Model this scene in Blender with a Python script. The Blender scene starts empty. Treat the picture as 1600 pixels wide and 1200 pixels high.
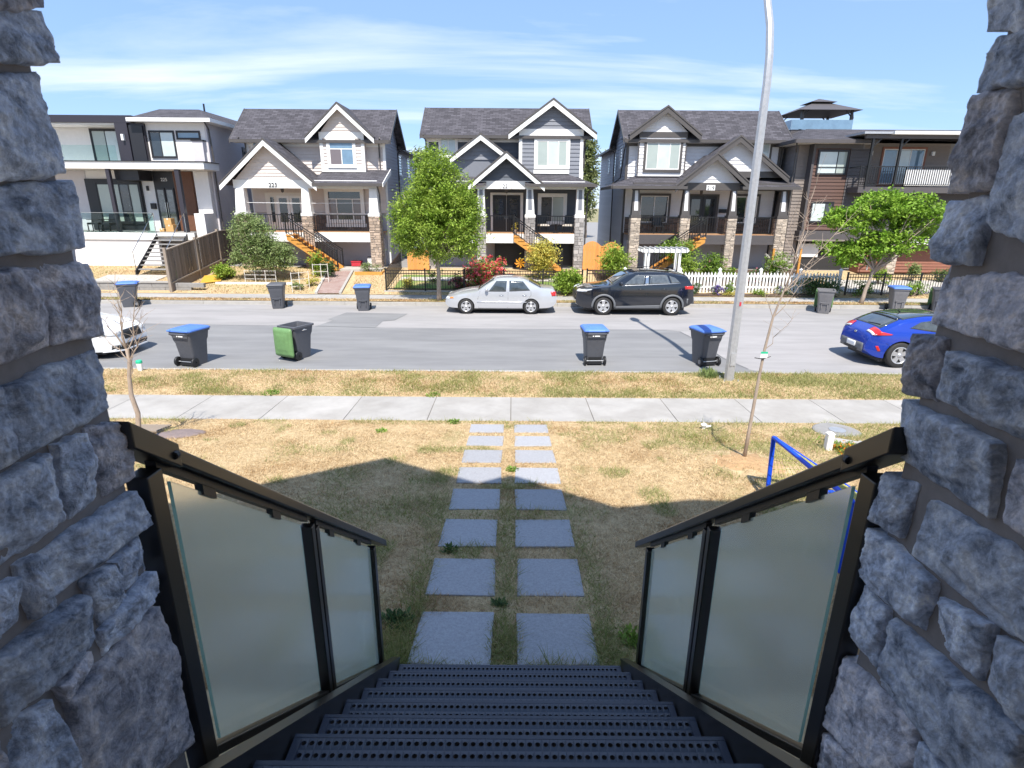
import bpy, bmesh, math, random
import numpy as np
from mathutils import Vector, Matrix, noise
R = math.radians
sc = bpy.context.scene
col = sc.collection
# ------------------------------------------------------------------ camera
cam = bpy.data.cameras.new('camera')
cam.sensor_width = 36.0
cam.lens = 19.8
cam.clip_start = 0.05
cam.clip_end = 1500
cam.dof.use_dof = True
cam.dof.focus_distance = 14.0
cam.dof.aperture_fstop = 11.0
camo = bpy.data.objects.new('camera', cam)
col.objects.link(camo)
camo.matrix_world = Matrix.Translation((0, 0, 4.1)) @ Matrix.Rotation(R(90 - 17.65), 4, 'X') @ Matrix.Rotation(R(0.4), 4, 'Z')
sc.camera = camo
# ------------------------------------------------------------------ sky and sun
SUN_EL, SUN_AZ = 57.0, -1.5          # shadows run towards +Y and a touch to -X
w = bpy.data.worlds.new('World')
sc.world = w
w.use_nodes = True
nt = w.node_tree
bg = nt.nodes['Background']
sky = nt.nodes.new('ShaderNodeTexSky')
sky.sky_type = 'NISHITA'
sky.sun_disc = False
sky.sun_elevation = R(SUN_EL)
sky.sun_rotation = R(180 + SUN_AZ)
sky.air_density = 1.0
sky.dust_density = 0.0
sky.altitude = 1500
sky.ozone_density = 2.2
tc = nt.nodes.new('ShaderNodeTexCoord')
# thin cirrus: project the view direction on a flat cloud layer, streaked noise
sep = nt.nodes.new('ShaderNodeSeparateXYZ'); nt.links.new(tc.outputs['Generated'], sep.inputs[0])
mx = nt.nodes.new('ShaderNodeMath'); mx.operation = 'MAXIMUM'; mx.inputs[1].default_value = 0.0
nt.links.new(sep.outputs['Z'], mx.inputs[0])
ad = nt.nodes.new('ShaderNodeMath'); ad.operation = 'ADD'; ad.inputs[1].default_value = 0.12
nt.links.new(mx.outputs[0], ad.inputs[0])
dvx = nt.nodes.new('ShaderNodeMath'); dvx.operation = 'DIVIDE'
dvy = nt.nodes.new('ShaderNodeMath'); dvy.operation = 'DIVIDE'
nt.links.new(sep.outputs['X'], dvx.inputs[0]); nt.links.new(ad.outputs[0], dvx.inputs[1])
nt.links.new(sep.outputs['Y'], dvy.inputs[0]); nt.links.new(ad.outputs[0], dvy.inputs[1])
cmb = nt.nodes.new('ShaderNodeCombineXYZ')
nt.links.new(dvx.outputs[0], cmb.inputs[0]); nt.links.new(dvy.outputs[0], cmb.inputs[1])
mp = nt.nodes.new('ShaderNodeMapping')
mp.inputs['Rotation'].default_value = (0, 0, R(-75))
mp.inputs['Scale'].default_value = (0.42, 1.5, 1.0)
mp.inputs['Location'].default_value = (3.5, 5.0, 0.0)
nt.links.new(cmb.outputs[0], mp.inputs[0])
n1 = nt.nodes.new('ShaderNodeTexNoise'); n1.inputs['Scale'].default_value = 0.75
n1.inputs['Detail'].default_value = 9; n1.inputs['Roughness'].default_value = 0.56; n1.inputs['Distortion'].default_value = 0.5
nt.links.new(mp.outputs[0], n1.inputs['Vector'])
cr = nt.nodes.new('ShaderNodeValToRGB')
cr.color_ramp.elements[0].position = 0.47; cr.color_ramp.elements[0].color = (0, 0, 0, 1)
cr.color_ramp.elements[1].position = 0.72; cr.color_ramp.elements[1].color = (1, 1, 1, 1)
nt.links.new(n1.outputs['Fac'], cr.inputs[0])
mulc = nt.nodes.new('ShaderNodeMath'); mulc.operation = 'MULTIPLY'; mulc.inputs[1].default_value = 0.7
nt.links.new(cr.outputs[0], mulc.inputs[0])
mixc = nt.nodes.new('ShaderNodeMix'); mixc.data_type = 'RGBA'
nt.links.new(mulc.outputs[0], mixc.inputs['Factor'])
evn = nt.nodes.new('ShaderNodeMix'); evn.data_type = 'RGBA'; evn.inputs['Factor'].default_value = 0.7
evn.inputs['B'].default_value = (1.50, 2.42, 4.25, 1)          # clear deep blue air, the same in every direction
nt.links.new(sky.outputs[0], evn.inputs['A'])
nt.links.new(evn.outputs['Result'], mixc.inputs['A'])
mixc.inputs['B'].default_value = (5.2, 5.4, 5.8, 1)
nt.links.new(mixc.outputs['Result'], bg.inputs['Color'])
bg.inputs['Strength'].default_value = 0.12
sun = bpy.data.lights.new('sun', 'SUN')
sun.energy = 3.85
sun.angle = R(0.53)
sun.color = (1.0, 0.95, 0.87)
suno = bpy.data.objects.new('sun', sun)
col.objects.link(suno)
sd = Vector((math.sin(R(SUN_AZ)) * math.cos(R(SUN_EL)), math.cos(R(SUN_AZ)) * math.cos(R(SUN_EL)), -math.sin(R(SUN_EL))))
suno.rotation_euler = sd.to_track_quat('-Z', 'Y').to_euler()
suno.location = (0, -10, 30)
vs = sc.view_settings
vs.view_transform = 'Standard'
vs.look = 'None'
vs.gamma = 1
vs.use_curve_mapping = False
vs.exposure = 1.05
sc.cycles.use_denoising = True
sc.cycles.max_bounces = 8
sc.cycles.transparent_max_bounces = 12

# ------------------------------------------------------------------ helpers
random.seed(7)
rng = np.random.default_rng(7)

class MB:
    """collects shapes; build() links them as one mesh object"""
    def __init__(s): s.v = []; s.f = []; s.m = []
    def add(s, vs, fs, mi=0):
        o = len(s.v); s.v += [tuple(p) for p in vs]
        s.f += [tuple(i + o for i in f) for f in fs]; s.m += [mi] * len(fs)
        return s
    def box(s, x0, x1, y0, y1, z0, z1, mi=0):
        return s.add([(x0, y0, z0), (x1, y0, z0), (x1, y1, z0), (x0, y1, z0), (x0, y0, z1), (x1, y0, z1), (x1, y1, z1), (x0, y1, z1)],
                     [(3, 2, 1, 0), (4, 5, 6, 7), (0, 1, 5, 4), (1, 2, 6, 5), (2, 3, 7, 6), (3, 0, 4, 7)], mi)
    def prism(s, pts, a, b, mi=0):
        """polygon pts (3D) swept from offset a to offset b (vectors)"""
        n = len(pts); A = [Vector(p) + Vector(a) for p in pts]; B = [Vector(p) + Vector(b) for p in pts]
        return s.add(A + B, [tuple(range(n))[::-1], tuple(range(n, 2 * n))] + [(i, (i + 1) % n, n + (i + 1) % n, n + i) for i in range(n)], mi)
    def xz(s, pts, y0, y1, mi=0): return s.prism([(x, 0, z) for x, z in pts], (0, y0, 0), (0, y1, 0), mi)
    def yz(s, pts, x0, x1, mi=0): return s.prism([(0, y, z) for y, z in pts], (x0, 0, 0), (x1, 0, 0), mi)
    def bar(s, p, q, wx, wz=None, mi=0, up=(0, 0, 1)):
        """square bar from p to q"""
        wz = wz or wx
        p, q = Vector(p), Vector(q); d = (q - p).normalized(); u = Vector(up)
        if abs(d.dot(u)) > .99: u = Vector((0, 1, 0))
        a = d.cross(u).normalized() * wx / 2; b = a.cross(d).normalized() * wz / 2
        c = [p - a - b, p + a - b, p + a + b, p - a + b, q - a - b, q + a - b, q + a + b, q - a + b]
        return s.add(c, [(0, 1, 2, 3), (7, 6, 5, 4), (1, 0, 4, 5), (2, 1, 5, 6), (3, 2, 6, 7), (0, 3, 7, 4)], mi)
    def tube(s, pts, rad, n=8, mi=0, cap=True):
        pts = [Vector(p) for p in pts]
        if not hasattr(rad, '__len__'): rad = [rad] * len(pts)
        rings = []; ref = None
        for i, p in enumerate(pts):
            d = (pts[min(i + 1, len(pts) - 1)] - pts[max(i - 1, 0)]).normalized()
            if ref is None or abs(ref.dot(d)) > .95: ref = Vector((0, 0, 1)) if abs(d.z) < .9 else Vector((1, 0, 0))
            a = (ref - d * ref.dot(d)).normalized(); b = d.cross(a); ref = a
            rings.append([p + (a * math.cos(2 * math.pi * k / n) + b * math.sin(2 * math.pi * k / n)) * rad[i] for k in range(n)])
        vs = [x for r in rings for x in r]; fs = []
        for i in range(len(pts) - 1):
            for k in range(n):
                fs.append((i * n + k, i * n + (k + 1) % n, (i + 1) * n + (k + 1) % n, (i + 1) * n + k))
        if cap: fs += [tuple(range(n))[::-1], tuple(range((len(pts) - 1) * n, len(pts) * n))]
        return s.add(vs, fs, mi)
    def grid(s, fn, nu, nv, mi=0):
        vs = [fn(i / nu, j / nv) for j in range(nv + 1) for i in range(nu + 1)]
        fs = [(j * (nu + 1) + i, j * (nu + 1) + i + 1, (j + 1) * (nu + 1) + i + 1, (j + 1) * (nu + 1) + i) for j in range(nv) for i in range(nu)]
        return s.add(vs, fs, mi)
    def lathe(s, prof, n=16, c=(0, 0, 0), axis='z', mi=0):
        """prof: list of (radius, height)"""
        vs = []
        for r, h in prof:
            for k in range(n):
                a = 2 * math.pi * k / n
                if axis == 'z': vs.append((c[0] + r * math.cos(a), c[1] + r * math.sin(a), c[2] + h))
                else: vs.append((c[0] + r * math.cos(a), c[1] + h, c[2] + r * math.sin(a)))
        fs = [(i * n + k, i * n + (k + 1) % n, (i + 1) * n + (k + 1) % n, (i + 1) * n + k) for i in range(len(prof) - 1) for k in range(n)]
        if axis != 'z': fs = [f[::-1] for f in fs]
        return s.add(vs, fs, mi)
    def build(s, name, mat, parent=None, smooth=False, world=True, bevel=0):
        me = bpy.data.meshes.new(name)
        off = parent_loc(parent) if (parent is not None and world) else Vector((0, 0, 0))
        me.from_pydata([(x - off.x, y - off.y, z - off.z) for x, y, z in s.v], [], s.f)
        for m in (mat if isinstance(mat, (list, tuple)) else [mat]): me.materials.append(m)
        if any(s.m): me.polygons.foreach_set('material_index', s.m)
        if smooth: me.polygons.foreach_set('use_smooth', [True] * len(me.polygons))
        o = bpy.data.objects.new(name, me); col.objects.link(o)
        if parent is not None: o.parent = parent
        if bevel:
            md = o.modifiers.new('bevel', 'BEVEL'); md.width = bevel; md.segments = 2; md.limit_method = 'ANGLE'
        return o

def parent_loc(o):
    l = Vector((0, 0, 0))
    while o is not None:
        l += o.location; o = o.parent
    return l

def tag(o, label=None, cat=None, group=None, kind=None):
    if label: o['label'] = label
    if cat: o['category'] = cat
    if group: o['group'] = group
    if kind: o['kind'] = kind
    return o

def thing(name, label, cat, loc=(0, 0, 0), rz=0.0, group=None):
    o = bpy.data.objects.new(name, None); o.empty_display_size = .1
    col.objects.link(o); o.location = loc; o.rotation_euler = (0, 0, rz)
    return tag(o, label, cat, group)

def part(name, mat, parent, *boxes, bevel=0):
    m = MB()
    for b in boxes: m.box(*b)
    return m.build(name, mat, parent, bevel=bevel)

def copy_tree(o, parent=None):
    c = o.copy(); col.objects.link(c); c.parent = parent
    for ch in list(o.children): copy_tree(ch, c)
    return c

def inst(me, name, parent, loc, rot=(0, 0, 0), scale=(1, 1, 1)):
    """another object that shares mesh data; loc in world coordinates"""
    o = bpy.data.objects.new(name, me); col.objects.link(o)
    o.location = Vector(loc) - (parent_loc(parent) if parent is not None else Vector((0, 0, 0)))
    o.rotation_euler = rot; o.scale = scale
    if parent is not None: o.parent = parent
    return o

# ------------------------------------------------------------------ materials
MATS = {}
def node(nt, t, **kw):
    n = nt.nodes.new(t)
    for k, v in kw.items():
        if k.startswith('_'): setattr(n, k[1:], v)
        else: n.inputs[k.replace('__', ' ')].default_value = v
    return n

def M(name, c, rough=.6, metal=0., spec=.5, var=.0, vs=3., bump=0., bs=40., coat=0., coords='pos', stretch=None, c2=None, island=0., c2pos=(.4, .62), detail=5, alpha=None, trans=0., objvar=0.):
    m = bpy.data.materials.new(name); m.use_nodes = True
    t = m.node_tree; b = t.nodes['Principled BSDF']
    L = t.links.new
    b.inputs['Roughness'].default_value = rough
    b.inputs['Metallic'].default_value = metal
    b.inputs['Specular IOR Level'].default_value = spec
    b.inputs['Coat Weight'].default_value = coat
    b.inputs['Coat Roughness'].default_value = .04
    b.inputs['Base Color'].default_value = (*c, 1)
    b.inputs['Transmission Weight'].default_value = trans
    src = None
    if coords == 'pos': src = t.nodes.new('ShaderNodeNewGeometry').outputs['Position']
    else: src = t.nodes.new('ShaderNodeTexCoord').outputs['Object']
    if stretch:
        mpn = t.nodes.new('ShaderNodeMapping'); mpn.inputs['Scale'].default_value = stretch
        L(src, mpn.inputs[0]); src = mpn.outputs[0]
    out = None
    if c2 is not None:
        n = node(t, 'ShaderNodeTexNoise', Scale=vs, Detail=detail, Roughness=.6); L(src, n.inputs['Vector'])
        r = t.nodes.new('ShaderNodeValToRGB')
        r.color_ramp.elements[0].position = c2pos[0]; r.color_ramp.elements[1].position = c2pos[1]
        r.color_ramp.elements[0].color = (*c, 1); r.color_ramp.elements[1].color = (*c2, 1)
        L(n.outputs['Fac'], r.inputs[0]); out = r.outputs[0]
    if var or island or objvar:
        hsv = t.nodes.new('ShaderNodeHueSaturation')
        if out is not None: L(out, hsv.inputs['Color'])
        else: hsv.inputs['Color'].default_value = (*c, 1)
        val = None
        if var:
            n = node(t, 'ShaderNodeTexNoise', Scale=vs * 2.3, Detail=6, Roughness=.65); L(src, n.inputs['Vector'])
            mr = t.nodes.new('ShaderNodeMapRange'); mr.inputs['From Min'].default_value = .25; mr.inputs['From Max'].default_value = .75
            mr.inputs['To Min'].default_value = 1 - var; mr.inputs['To Max'].default_value = 1 + var
            L(n.outputs['Fac'], mr.inputs['Value']); val = mr.outputs[0]
        if island:
            g = t.nodes.new('ShaderNodeNewGeometry')
            mr = t.nodes.new('ShaderNodeMapRange'); mr.inputs['To Min'].default_value = 1 - island; mr.inputs['To Max'].default_value = 1 + island
            L(g.outputs['Random Per Island'], mr.inputs['Value'])
            if val is not None:
                mm = t.nodes.new('ShaderNodeMath'); mm.operation = 'MULTIPLY'; L(val, mm.inputs[0]); L(mr.outputs[0], mm.inputs[1]); val = mm.outputs[0]
            else: val = mr.outputs[0]
        if objvar:
            oi = t.nodes.new('ShaderNodeObjectInfo'); mr = t.nodes.new('ShaderNodeMapRange'); mr.inputs['To Min'].default_value = 1 - objvar; mr.inputs['To Max'].default_value = 1 + objvar
            L(oi.outputs['Random'], mr.inputs['Value'])
            if val is not None:
                mm = t.nodes.new('ShaderNodeMath'); mm.operation = 'MULTIPLY'; L(val, mm.inputs[0]); L(mr.outputs[0], mm.inputs[1]); val = mm.outputs[0]
            else: val = mr.outputs[0]
        L(val, hsv.inputs['Value']); out = hsv.outputs[0]
    if out is not None: L(out, b.inputs['Base Color'])
    if bump:
        n = node(t, 'ShaderNodeTexNoise', Scale=bs, Detail=6, Roughness=.65); L(src, n.inputs['Vector'])
        bp = t.nodes.new('ShaderNodeBump'); bp.inputs['Strength'].default_value = min(1, bump * 10); bp.inputs['Distance'].default_value = bump
        L(n.outputs['Fac'], bp.inputs['Height']); L(bp.outputs[0], b.inputs['Normal'])
    MATS[name] = m
    return m

def leafmat(name, c, c2, vs=1.2, island=.35, tr=.35):
    m = M(name, c, rough=.55, spec=.3, c2=c2, vs=vs, island=island)
    t = m.node_tree; b = t.nodes['Principled BSDF']; L = t.links.new
    tl = t.nodes.new('ShaderNodeBsdfTranslucent')
    L(b.inputs['Base Color'].links[0].from_socket, tl.inputs[0])
    mix = t.nodes.new('ShaderNodeMixShader'); mix.inputs[0].default_value = tr
    L(b.outputs[0], mix.inputs[1]); L(tl.outputs[0], mix.inputs[2])
    L(mix.outputs[0], t.nodes['Material Output'].inputs['Surface'])
    return m

# surfaces
M('ground', (.30, .24, .14), .95, c2=(.16, .17, .06), vs=.8, var=.2)
M('asphalt_old', (.30, .285, .28), .9, var=.13, vs=.55, bump=.003, bs=90, c2=(.255, .245, .24), c2pos=(.42, .66), stretch=(.35, 1.6, 1), detail=9)
M('asphalt_new', (.180, .178, .180), .9, var=.14, vs=.6, bump=.003, bs=90, c2=(.215, .213, .213), stretch=(.35, 1.6, 1), detail=9)
M('asphalt_seam', (.13, .13, .135), .85, var=.2, vs=2)
M('concrete', (.37, .35, .325), .85, var=.10, vs=1.2, bump=.002, bs=60, c2=(.315, .295, .27), detail=9, objvar=0.04)
M('concrete_joint', (.17, .155, .13), .95)
M('kerb', (.38, .36, .33), .85, var=.14, vs=2.0, bump=.004, bs=40, objvar=0.08)
M('paver', (.345, .345, .36), .9, var=.22, vs=38, bump=.003, bs=170, c2=(.295, .293, .305), detail=9, objvar=0.07)
M('concrete_grey', (.25, .24, .23), .9, var=.18, vs=3, bump=.003, bs=50)
M('soil', (.40, .25, .125), .95, var=.3, vs=6, bump=.02, bs=25)
M('mulch', (.085, .055, .035), .95, var=.4, vs=9, bump=.03, bs=25)
# metals and paints
M('rail_metal', (.012, .011, .010), .30, spec=.65, bump=.0004, bs=300)
M('stair_metal', (.034, .043, .070), .42, spec=.6, var=.15, vs=20)
M('black_metal', (.012, .012, .013), .4, spec=.5)
M('galv', (.47, .48, .50), .45, metal=.55, var=.14, vs=6, coords='obj')
M('chrome', (.6, .6, .6), .2, metal=1)
M('white_paint', (.78, .77, .75), .5, var=.04, vs=2, objvar=0.02)
M('cream_paint', (.72, .68, .62), .55, var=.04, vs=2)
M('dark_trim', (.078, .070, .067), .5, var=.1, vs=3)
M('beige_board', (.64, .565, .52), .6, var=.05, vs=4, coords='pos', objvar=0.035)
M('grey_board', (.185, .195, .225), .6, var=.06, vs=4, objvar=0.05)
M('dark_grey_board', (.080, .090, .112), .6, var=.08, vs=4, objvar=0.06)
M('white_board', (.70, .69, .70), .6, var=.05, vs=4, objvar=0.03)
M('grey_siding', (.25, .24, .245), .6, var=.06, vs=4, objvar=0.05)
M('bluegrey_siding', (.46, .455, .49), .6, var=.06, vs=4, objvar=0.05)
M('stucco_white', (.74, .72, .71), .8, var=.04, vs=2, bump=.002, bs=120)
M('stucco_grey', (.55, .52, .54), .8, var=.05, vs=2, bump=.002, bs=120)
M('panel_black', (.035, .032, .042), .35, spec=.4)
M('panel_black2', (.018, .018, .022), .4)
M('wood_slat', (.17, .075, .042), .55, var=.25, vs=8, stretch=(6, 6, .5))
M('brown_board', (.105, .056, .042), .6, var=.2, vs=5, stretch=(.5, 4, 6), objvar=0.15)
M('taupe_board', (.22, .185, .165), .6, var=.06, vs=4, objvar=0.05)
M('charcoal_board', (.080, .072, .074), .6, var=.08, vs=4, objvar=0.06)
M('red_brown', (.24, .10, .065), .7, var=.12, vs=4, objvar=0.08)
M('cedar', (.58, .27, .055), .6, var=.22, vs=6, stretch=(1, 6, 1.2))
M('cedar_gate', (.62, .27, .07), .65, var=.18, vs=5, stretch=(7, 2, .7), island=.12, objvar=0.12)
M('fence_wood', (.155, .125, .105), .85, var=.3, vs=5, stretch=(8, 8, .8), island=.22, objvar=0.28)
M('fence_post', (.27, .22, .175), .85, var=.25, vs=5, stretch=(6, 6, .8))
M('yellow_board', (.62, .33, .04), .7, var=.12, vs=3)
M('cardboard', (.52, .31, .12), .8, var=.1, vs=8)
M('deck_wood', (.42, .24, .13), .7, var=.2, vs=6)
M('plastic_grey', (.095, .098, .112), .48, spec=.4, var=.10, vs=6, coords='obj', bump=.0006, bs=60, objvar=0.08)
M('plastic_grey_light', (.17, .165, .17), .55, spec=.4, var=.10, vs=6, coords='obj')
M('plastic_blue', (.085, .19, .56), .5, spec=.45, var=.10, vs=5, coords='obj', objvar=0.08)
M('plastic_green', (.13, .245, .095), .5, spec=.4, var=.15, vs=5, coords='obj')
M('plastic_black', (.012, .012, .013), .5)
M('white_mark', (.8, .8, .8), .6)
M('black_mark', (.02, .02, .02), .6)
M('red_plastic', (.5, .03, .05), .5)
M('blue_fabric', (.005, .07, .62), .55, spec=.4)
M('cream_cushion', (.62, .58, .52), .9)
# glass
fr = M('frosted', (.97, 1.0, .97), .12, trans=1.0, spec=.5)
_t = fr.node_tree; _b = _t.nodes['Principled BSDF']; _tl = _t.nodes.new('ShaderNodeBsdfTranslucent'); _tl.inputs[0].default_value = (.80, .93, .86, 1)
_df = _t.nodes.new('ShaderNodeBsdfDiffuse'); _df.inputs[0].default_value = (.62, .72, .68, 1)
_n = node(_t, 'ShaderNodeTexNoise', Scale=2.2, Detail=7, Roughness=.7); _r = _t.nodes.new('ShaderNodeMapRange'); _r.inputs['To Min'].default_value = .12; _r.inputs['To Max'].default_value = .30
_t.links.new(_t.nodes.new('ShaderNodeNewGeometry').outputs['Position'], _n.inputs['Vector']); _t.links.new(_n.outputs['Fac'], _r.inputs['Value'])
_m1 = _t.nodes.new('ShaderNodeMixShader'); _m1.inputs[0].default_value = .35; _t.links.new(_tl.outputs[0], _m1.inputs[1]); _t.links.new(_df.outputs[0], _m1.inputs[2])
_m2 = _t.nodes.new('ShaderNodeMixShader'); _t.links.new(_r.outputs[0], _m2.inputs[0]); _t.links.new(_b.outputs[0], _m2.inputs[1]); _t.links.new(_m1.outputs[0], _m2.inputs[2])
_t.links.new(_m2.outputs[0], _t.nodes['Material Output'].inputs['Surface'])
M('frosted_edge', (.30, .62, .56), .15, trans=.5)
M('pane_sky', (.52, .58, .57), .05, spec=.9, coat=.5, var=.12, vs=.9)
M('pane_blind', (.36, .405, .37), .08, spec=.7, coat=.5, var=.06, vs=1)
M('pane_blue', (.15, .24, .33), .05, spec=.9, coat=.6, var=.2, vs=1)
M('pane_dark', (.030, .036, .042), .04, spec=.8, coat=.6, var=.4, vs=1.2)
M('pane_taupe', (.16, .125, .125), .08, spec=.7, coat=.5)
M('car_glass', (.045, .055, .058), .03, spec=.9, coat=.9, var=.5, vs=2.5)
M('tint_glass', (.085, .095, .10), .03, spec=.9, coat=.9, var=.5, vs=2.5)
g = M('clear_glass', (.75, .9, .87), .02, trans=1.0); g.node_tree.nodes['Principled BSDF'].inputs['IOR'].default_value = 1.12
# cars
M('car_silver', (.62, .63, .65), .28, metal=.55, coat=1)
M('car_black', (.006, .008, .014), .16, spec=.6, coat=1)
M('car_blue', (.006, .045, .40), .24, metal=.3, coat=1)
M('car_white', (.78, .79, .80), .25, coat=1)
M('tyre', (.022, .021, .021), .75, bump=.002, bs=80, coords='obj')
M('alloy', (.62, .62, .63), .3, metal=.7)
M('wheel_dark', (.015, .015, .016), .5)
M('cladding', (.13, .135, .145), .6)
M('tail_red', (.55, .015, .012), .15, spec=.7, coat=.8)
M('lamp_clear', (.62, .64, .66), .08, spec=.8, coat=.8)
M('lamp_amber', (.75, .25, .05), .15, coat=.8)
# bark and plants
M('bark', (.20, .15, .115), .9, var=.3, vs=9, bump=.006, bs=40, stretch=(1, 1, .35))
M('bark_pale', (.34, .27, .215), .85, var=.25, vs=12, stretch=(1, 1, .3))
leafmat('leaf_ash', (.19, .30, .03), (.34, .44, .075))
leafmat('leaf_maple', (.16, .30, .025), (.29, .43, .06), vs=1.6)
leafmat('leaf_olive', (.16, .23, .07), (.30, .36, .15), vs=2.5)
leafmat('leaf_shrub', (.13, .23, .03), (.25, .36, .06), vs=3)
leafmat('leaf_yellow', (.62, .50, .10), (.45, .45, .11), vs=3)
leafmat('leaf_dark', (.06, .115, .035), (.12, .18, .06), vs=3)
leafmat('leaf_poplar', (.17, .21, .07), (.24, .26, .11), vs=.8)
leafmat('petal_red', (.72, .05, .07), (.78, .20, .22), vs=6)
leafmat('petal_pink', (.62, .16, .22), (.7, .35, .38), vs=6)
leafmat('petal_orange', (.75, .25, .02), (.75, .35, .03), vs=6)
leafmat('petal_lavender', (.14, .08, .36), (.22, .16, .36), vs=6)
leafmat('petal_white', (.72, .7, .64), (.75, .7, .6), vs=6)
# ================================================================== the setting
def lawn_z(x, y):
    z = .18 + .112 * (10.0 - min(max(y, 3.0), 10.0))
    if y < 3.0: z += .02 * (3.0 - y) if y > 1 else .04
    d = (x - 3.44) ** 2 + (y - 7.6) ** 2
    z += .13 * math.exp(-d / .45)
    if y > 9.7: return z
    return z + .014 * noise.noise((x * 1.3, y * 1.3, 0)) + .010 * noise.noise((x * 4, y * 4, 3)) - .004

def structure(o): o['kind'] = 'structure'; return o

m = MB(); m.box(-500, 500, -200, 900, -1.2, -.35); structure(m.build('ground', MATS['ground']))
# lawn sheet
def lawn_mat():
    mt = bpy.data.materials.new('dry_lawn'); mt.use_nodes = True
    t = mt.node_tree; L = t.links.new; b = t.nodes['Principled BSDF']; b.inputs['Roughness'].default_value = .95
    b.inputs['Specular IOR Level'].default_value = .1
    geo = t.nodes.new('ShaderNodeNewGeometry')
    n1 = node(t, 'ShaderNodeTexNoise', Scale=.75, Detail=6, Roughness=.6); L(geo.outputs['Position'], n1.inputs['Vector'])
    n2 = node(t, 'ShaderNodeTexNoise', Scale=9, Detail=6, Roughness=.7); L(geo.outputs['Position'], n2.inputs['Vector'])
    r1 = t.nodes.new('ShaderNodeValToRGB')
    e = r1.color_ramp.elements; e[0].position = .3; e[0].color = (.33, .23, .125, 1); e[1].position = .7; e[1].color = (.60, .46, .27, 1)
    L(n2.outputs['Fac'], r1.inputs[0])
    r2 = t.nodes.new('ShaderNodeValToRGB'); e = r2.color_ramp.elements; e[0].position = .60; e[0].color = (0, 0, 0, 1); e[1].position = .74; e[1].color = (1, 1, 1, 1)
    L(n1.outputs['Fac'], r2.inputs[0])
    mix = t.nodes.new('ShaderNodeMix'); mix.data_type = 'RGBA'; L(r2.outputs[0], mix.inputs['Factor'])
    L(r1.outputs[0], mix.inputs['A']); mix.inputs['B'].default_value = (.20, .20, .07, 1)
    L(mix.outputs['Result'], b.inputs['Base Color'])
    bp = t.nodes.new('ShaderNodeBump'); bp.inputs['Strength'].default_value = 1; bp.inputs['Distance'].default_value = .03
    L(n2.outputs['Fac'], bp.inputs['Height']); L(bp.outputs[0], b.inputs['Normal'])
    return mt
LAWN = lawn_mat()
m = MB()
xs = [-60, -40, -25, -16] + [-12 + .25 * i for i in range(97)] + [16, 25, 40, 60]
ys = [-10, -4, 0, 1.5] + [2.25 + .25 * i for i in range(32)]
vs_ = [(x, y, lawn_z(x, y)) for y in ys for x in xs]
nx = len(xs)
m.add(vs_, [(j * nx + i, j * nx + i + 1, (j + 1) * nx + i + 1, (j + 1) * nx + i) for j in range(len(ys) - 1) for i in range(nx - 1)])
structure(m.build('lawn', LAWN, smooth=True))
# near verge between footpath and road
def verge_z(x, y): return .155 - .02 * (y - 11.5) / 2 + .012 * noise.noise((x * 2, y * 2, 9)) + .03 * math.exp(-((y - 12.5) / .5) ** 2)
m = MB()
xs = [-60, -40, -25] + [-18 + .4 * i for i in range(91)] + [25, 40, 60]; ys = [11.45 + .2 * i for i in range(11)]; nx = len(xs)
m.add([(x, y, verge_z(x, y)) for y in ys for x in xs], [(j * nx + i, j * nx + i + 1, (j + 1) * nx + i + 1, (j + 1) * nx + i) for j in range(len(ys) - 1) for i in range(nx - 1)])
structure(m.build('verge', LAWN, smooth=True))
# road
m = MB(); m.box(-120, 120, 13.6, 23.75, -.3, 0); structure(m.build('road', MATS['asphalt_old']))
m = MB()
near = [(-120, 13.72), (6.9, 13.72), (6.24, 14.3), (5.97, 15.4), (5.88, 17.8), (5.72, 18.9), (5.3, 19.15), (2.4, 19.15), (-4.4, 19.18), (-6.3, 19.35), (-10.4, 19.5), (-16, 19.75), (-30, 20.1), (-120, 20.1)]
m.add([(x, y, .004) for x, y in near], [tuple(range(len(near)))])
patch = structure(m.build('road_patch', MATS['asphalt_new']))
m = MB(); p2 = [(-6.9, 19.37), (-6.6, 20.4), (-6.85, 20.65), (-6.55, 22.05), (-4.1, 21.85), (-4.35, 20.55), (-4.75, 20.35), (-4.75, 19.19)]
m.add([(x, y, .008) for x, y in p2], [tuple(range(len(p2)))])
structure(m.build('road_patch', MATS['asphalt_new']))
# thin tar seam lines along the patch edge
m = MB()
for i in range(2, len(near) - 2):
    a, b_ = near[i], near[i + 1]
    d = Vector((b_[0] - a[0], b_[1] - a[1])).normalized(); n_ = Vector((-d.y, d.x)) * .012
    m.add([(a[0] + n_.x, a[1] + n_.y, .012), (b_[0] + n_.x, b_[1] + n_.y, .012), (b_[0] - n_.x, b_[1] - n_.y, .012), (a[0] - n_.x, a[1] - n_.y, .012)], [(0, 1, 2, 3)])
structure(m.build('road_seam', MATS['asphalt_seam']))
# kerbs in cast lengths
def kerb_run(name, y0, y1, z):
    e = bpy.data.objects.new(name, None); col.objects.link(e); e['kind'] = 'structure'
    me = MB(); me.box(-1.495, 1.495, 0, y1 - y0, -.25, z); mesh = me.build('kerb_stone', MATS['kerb'], bevel=.012).data
    first = bpy.data.objects['kerb_stone'] if 'kerb_stone' in bpy.data.objects else None
    for o in list(bpy.data.objects):
        if o.data is mesh: bpy.data.objects.remove(o)
    for i in range(-16, 17): inst(mesh, 'kerb_stone', e, (i * 3 + .4, y0, 0))
kerb_run('kerb_near', 13.45, 13.6, .13)
kerb_run('kerb_far', 23.75, 23.9, .13)
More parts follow.
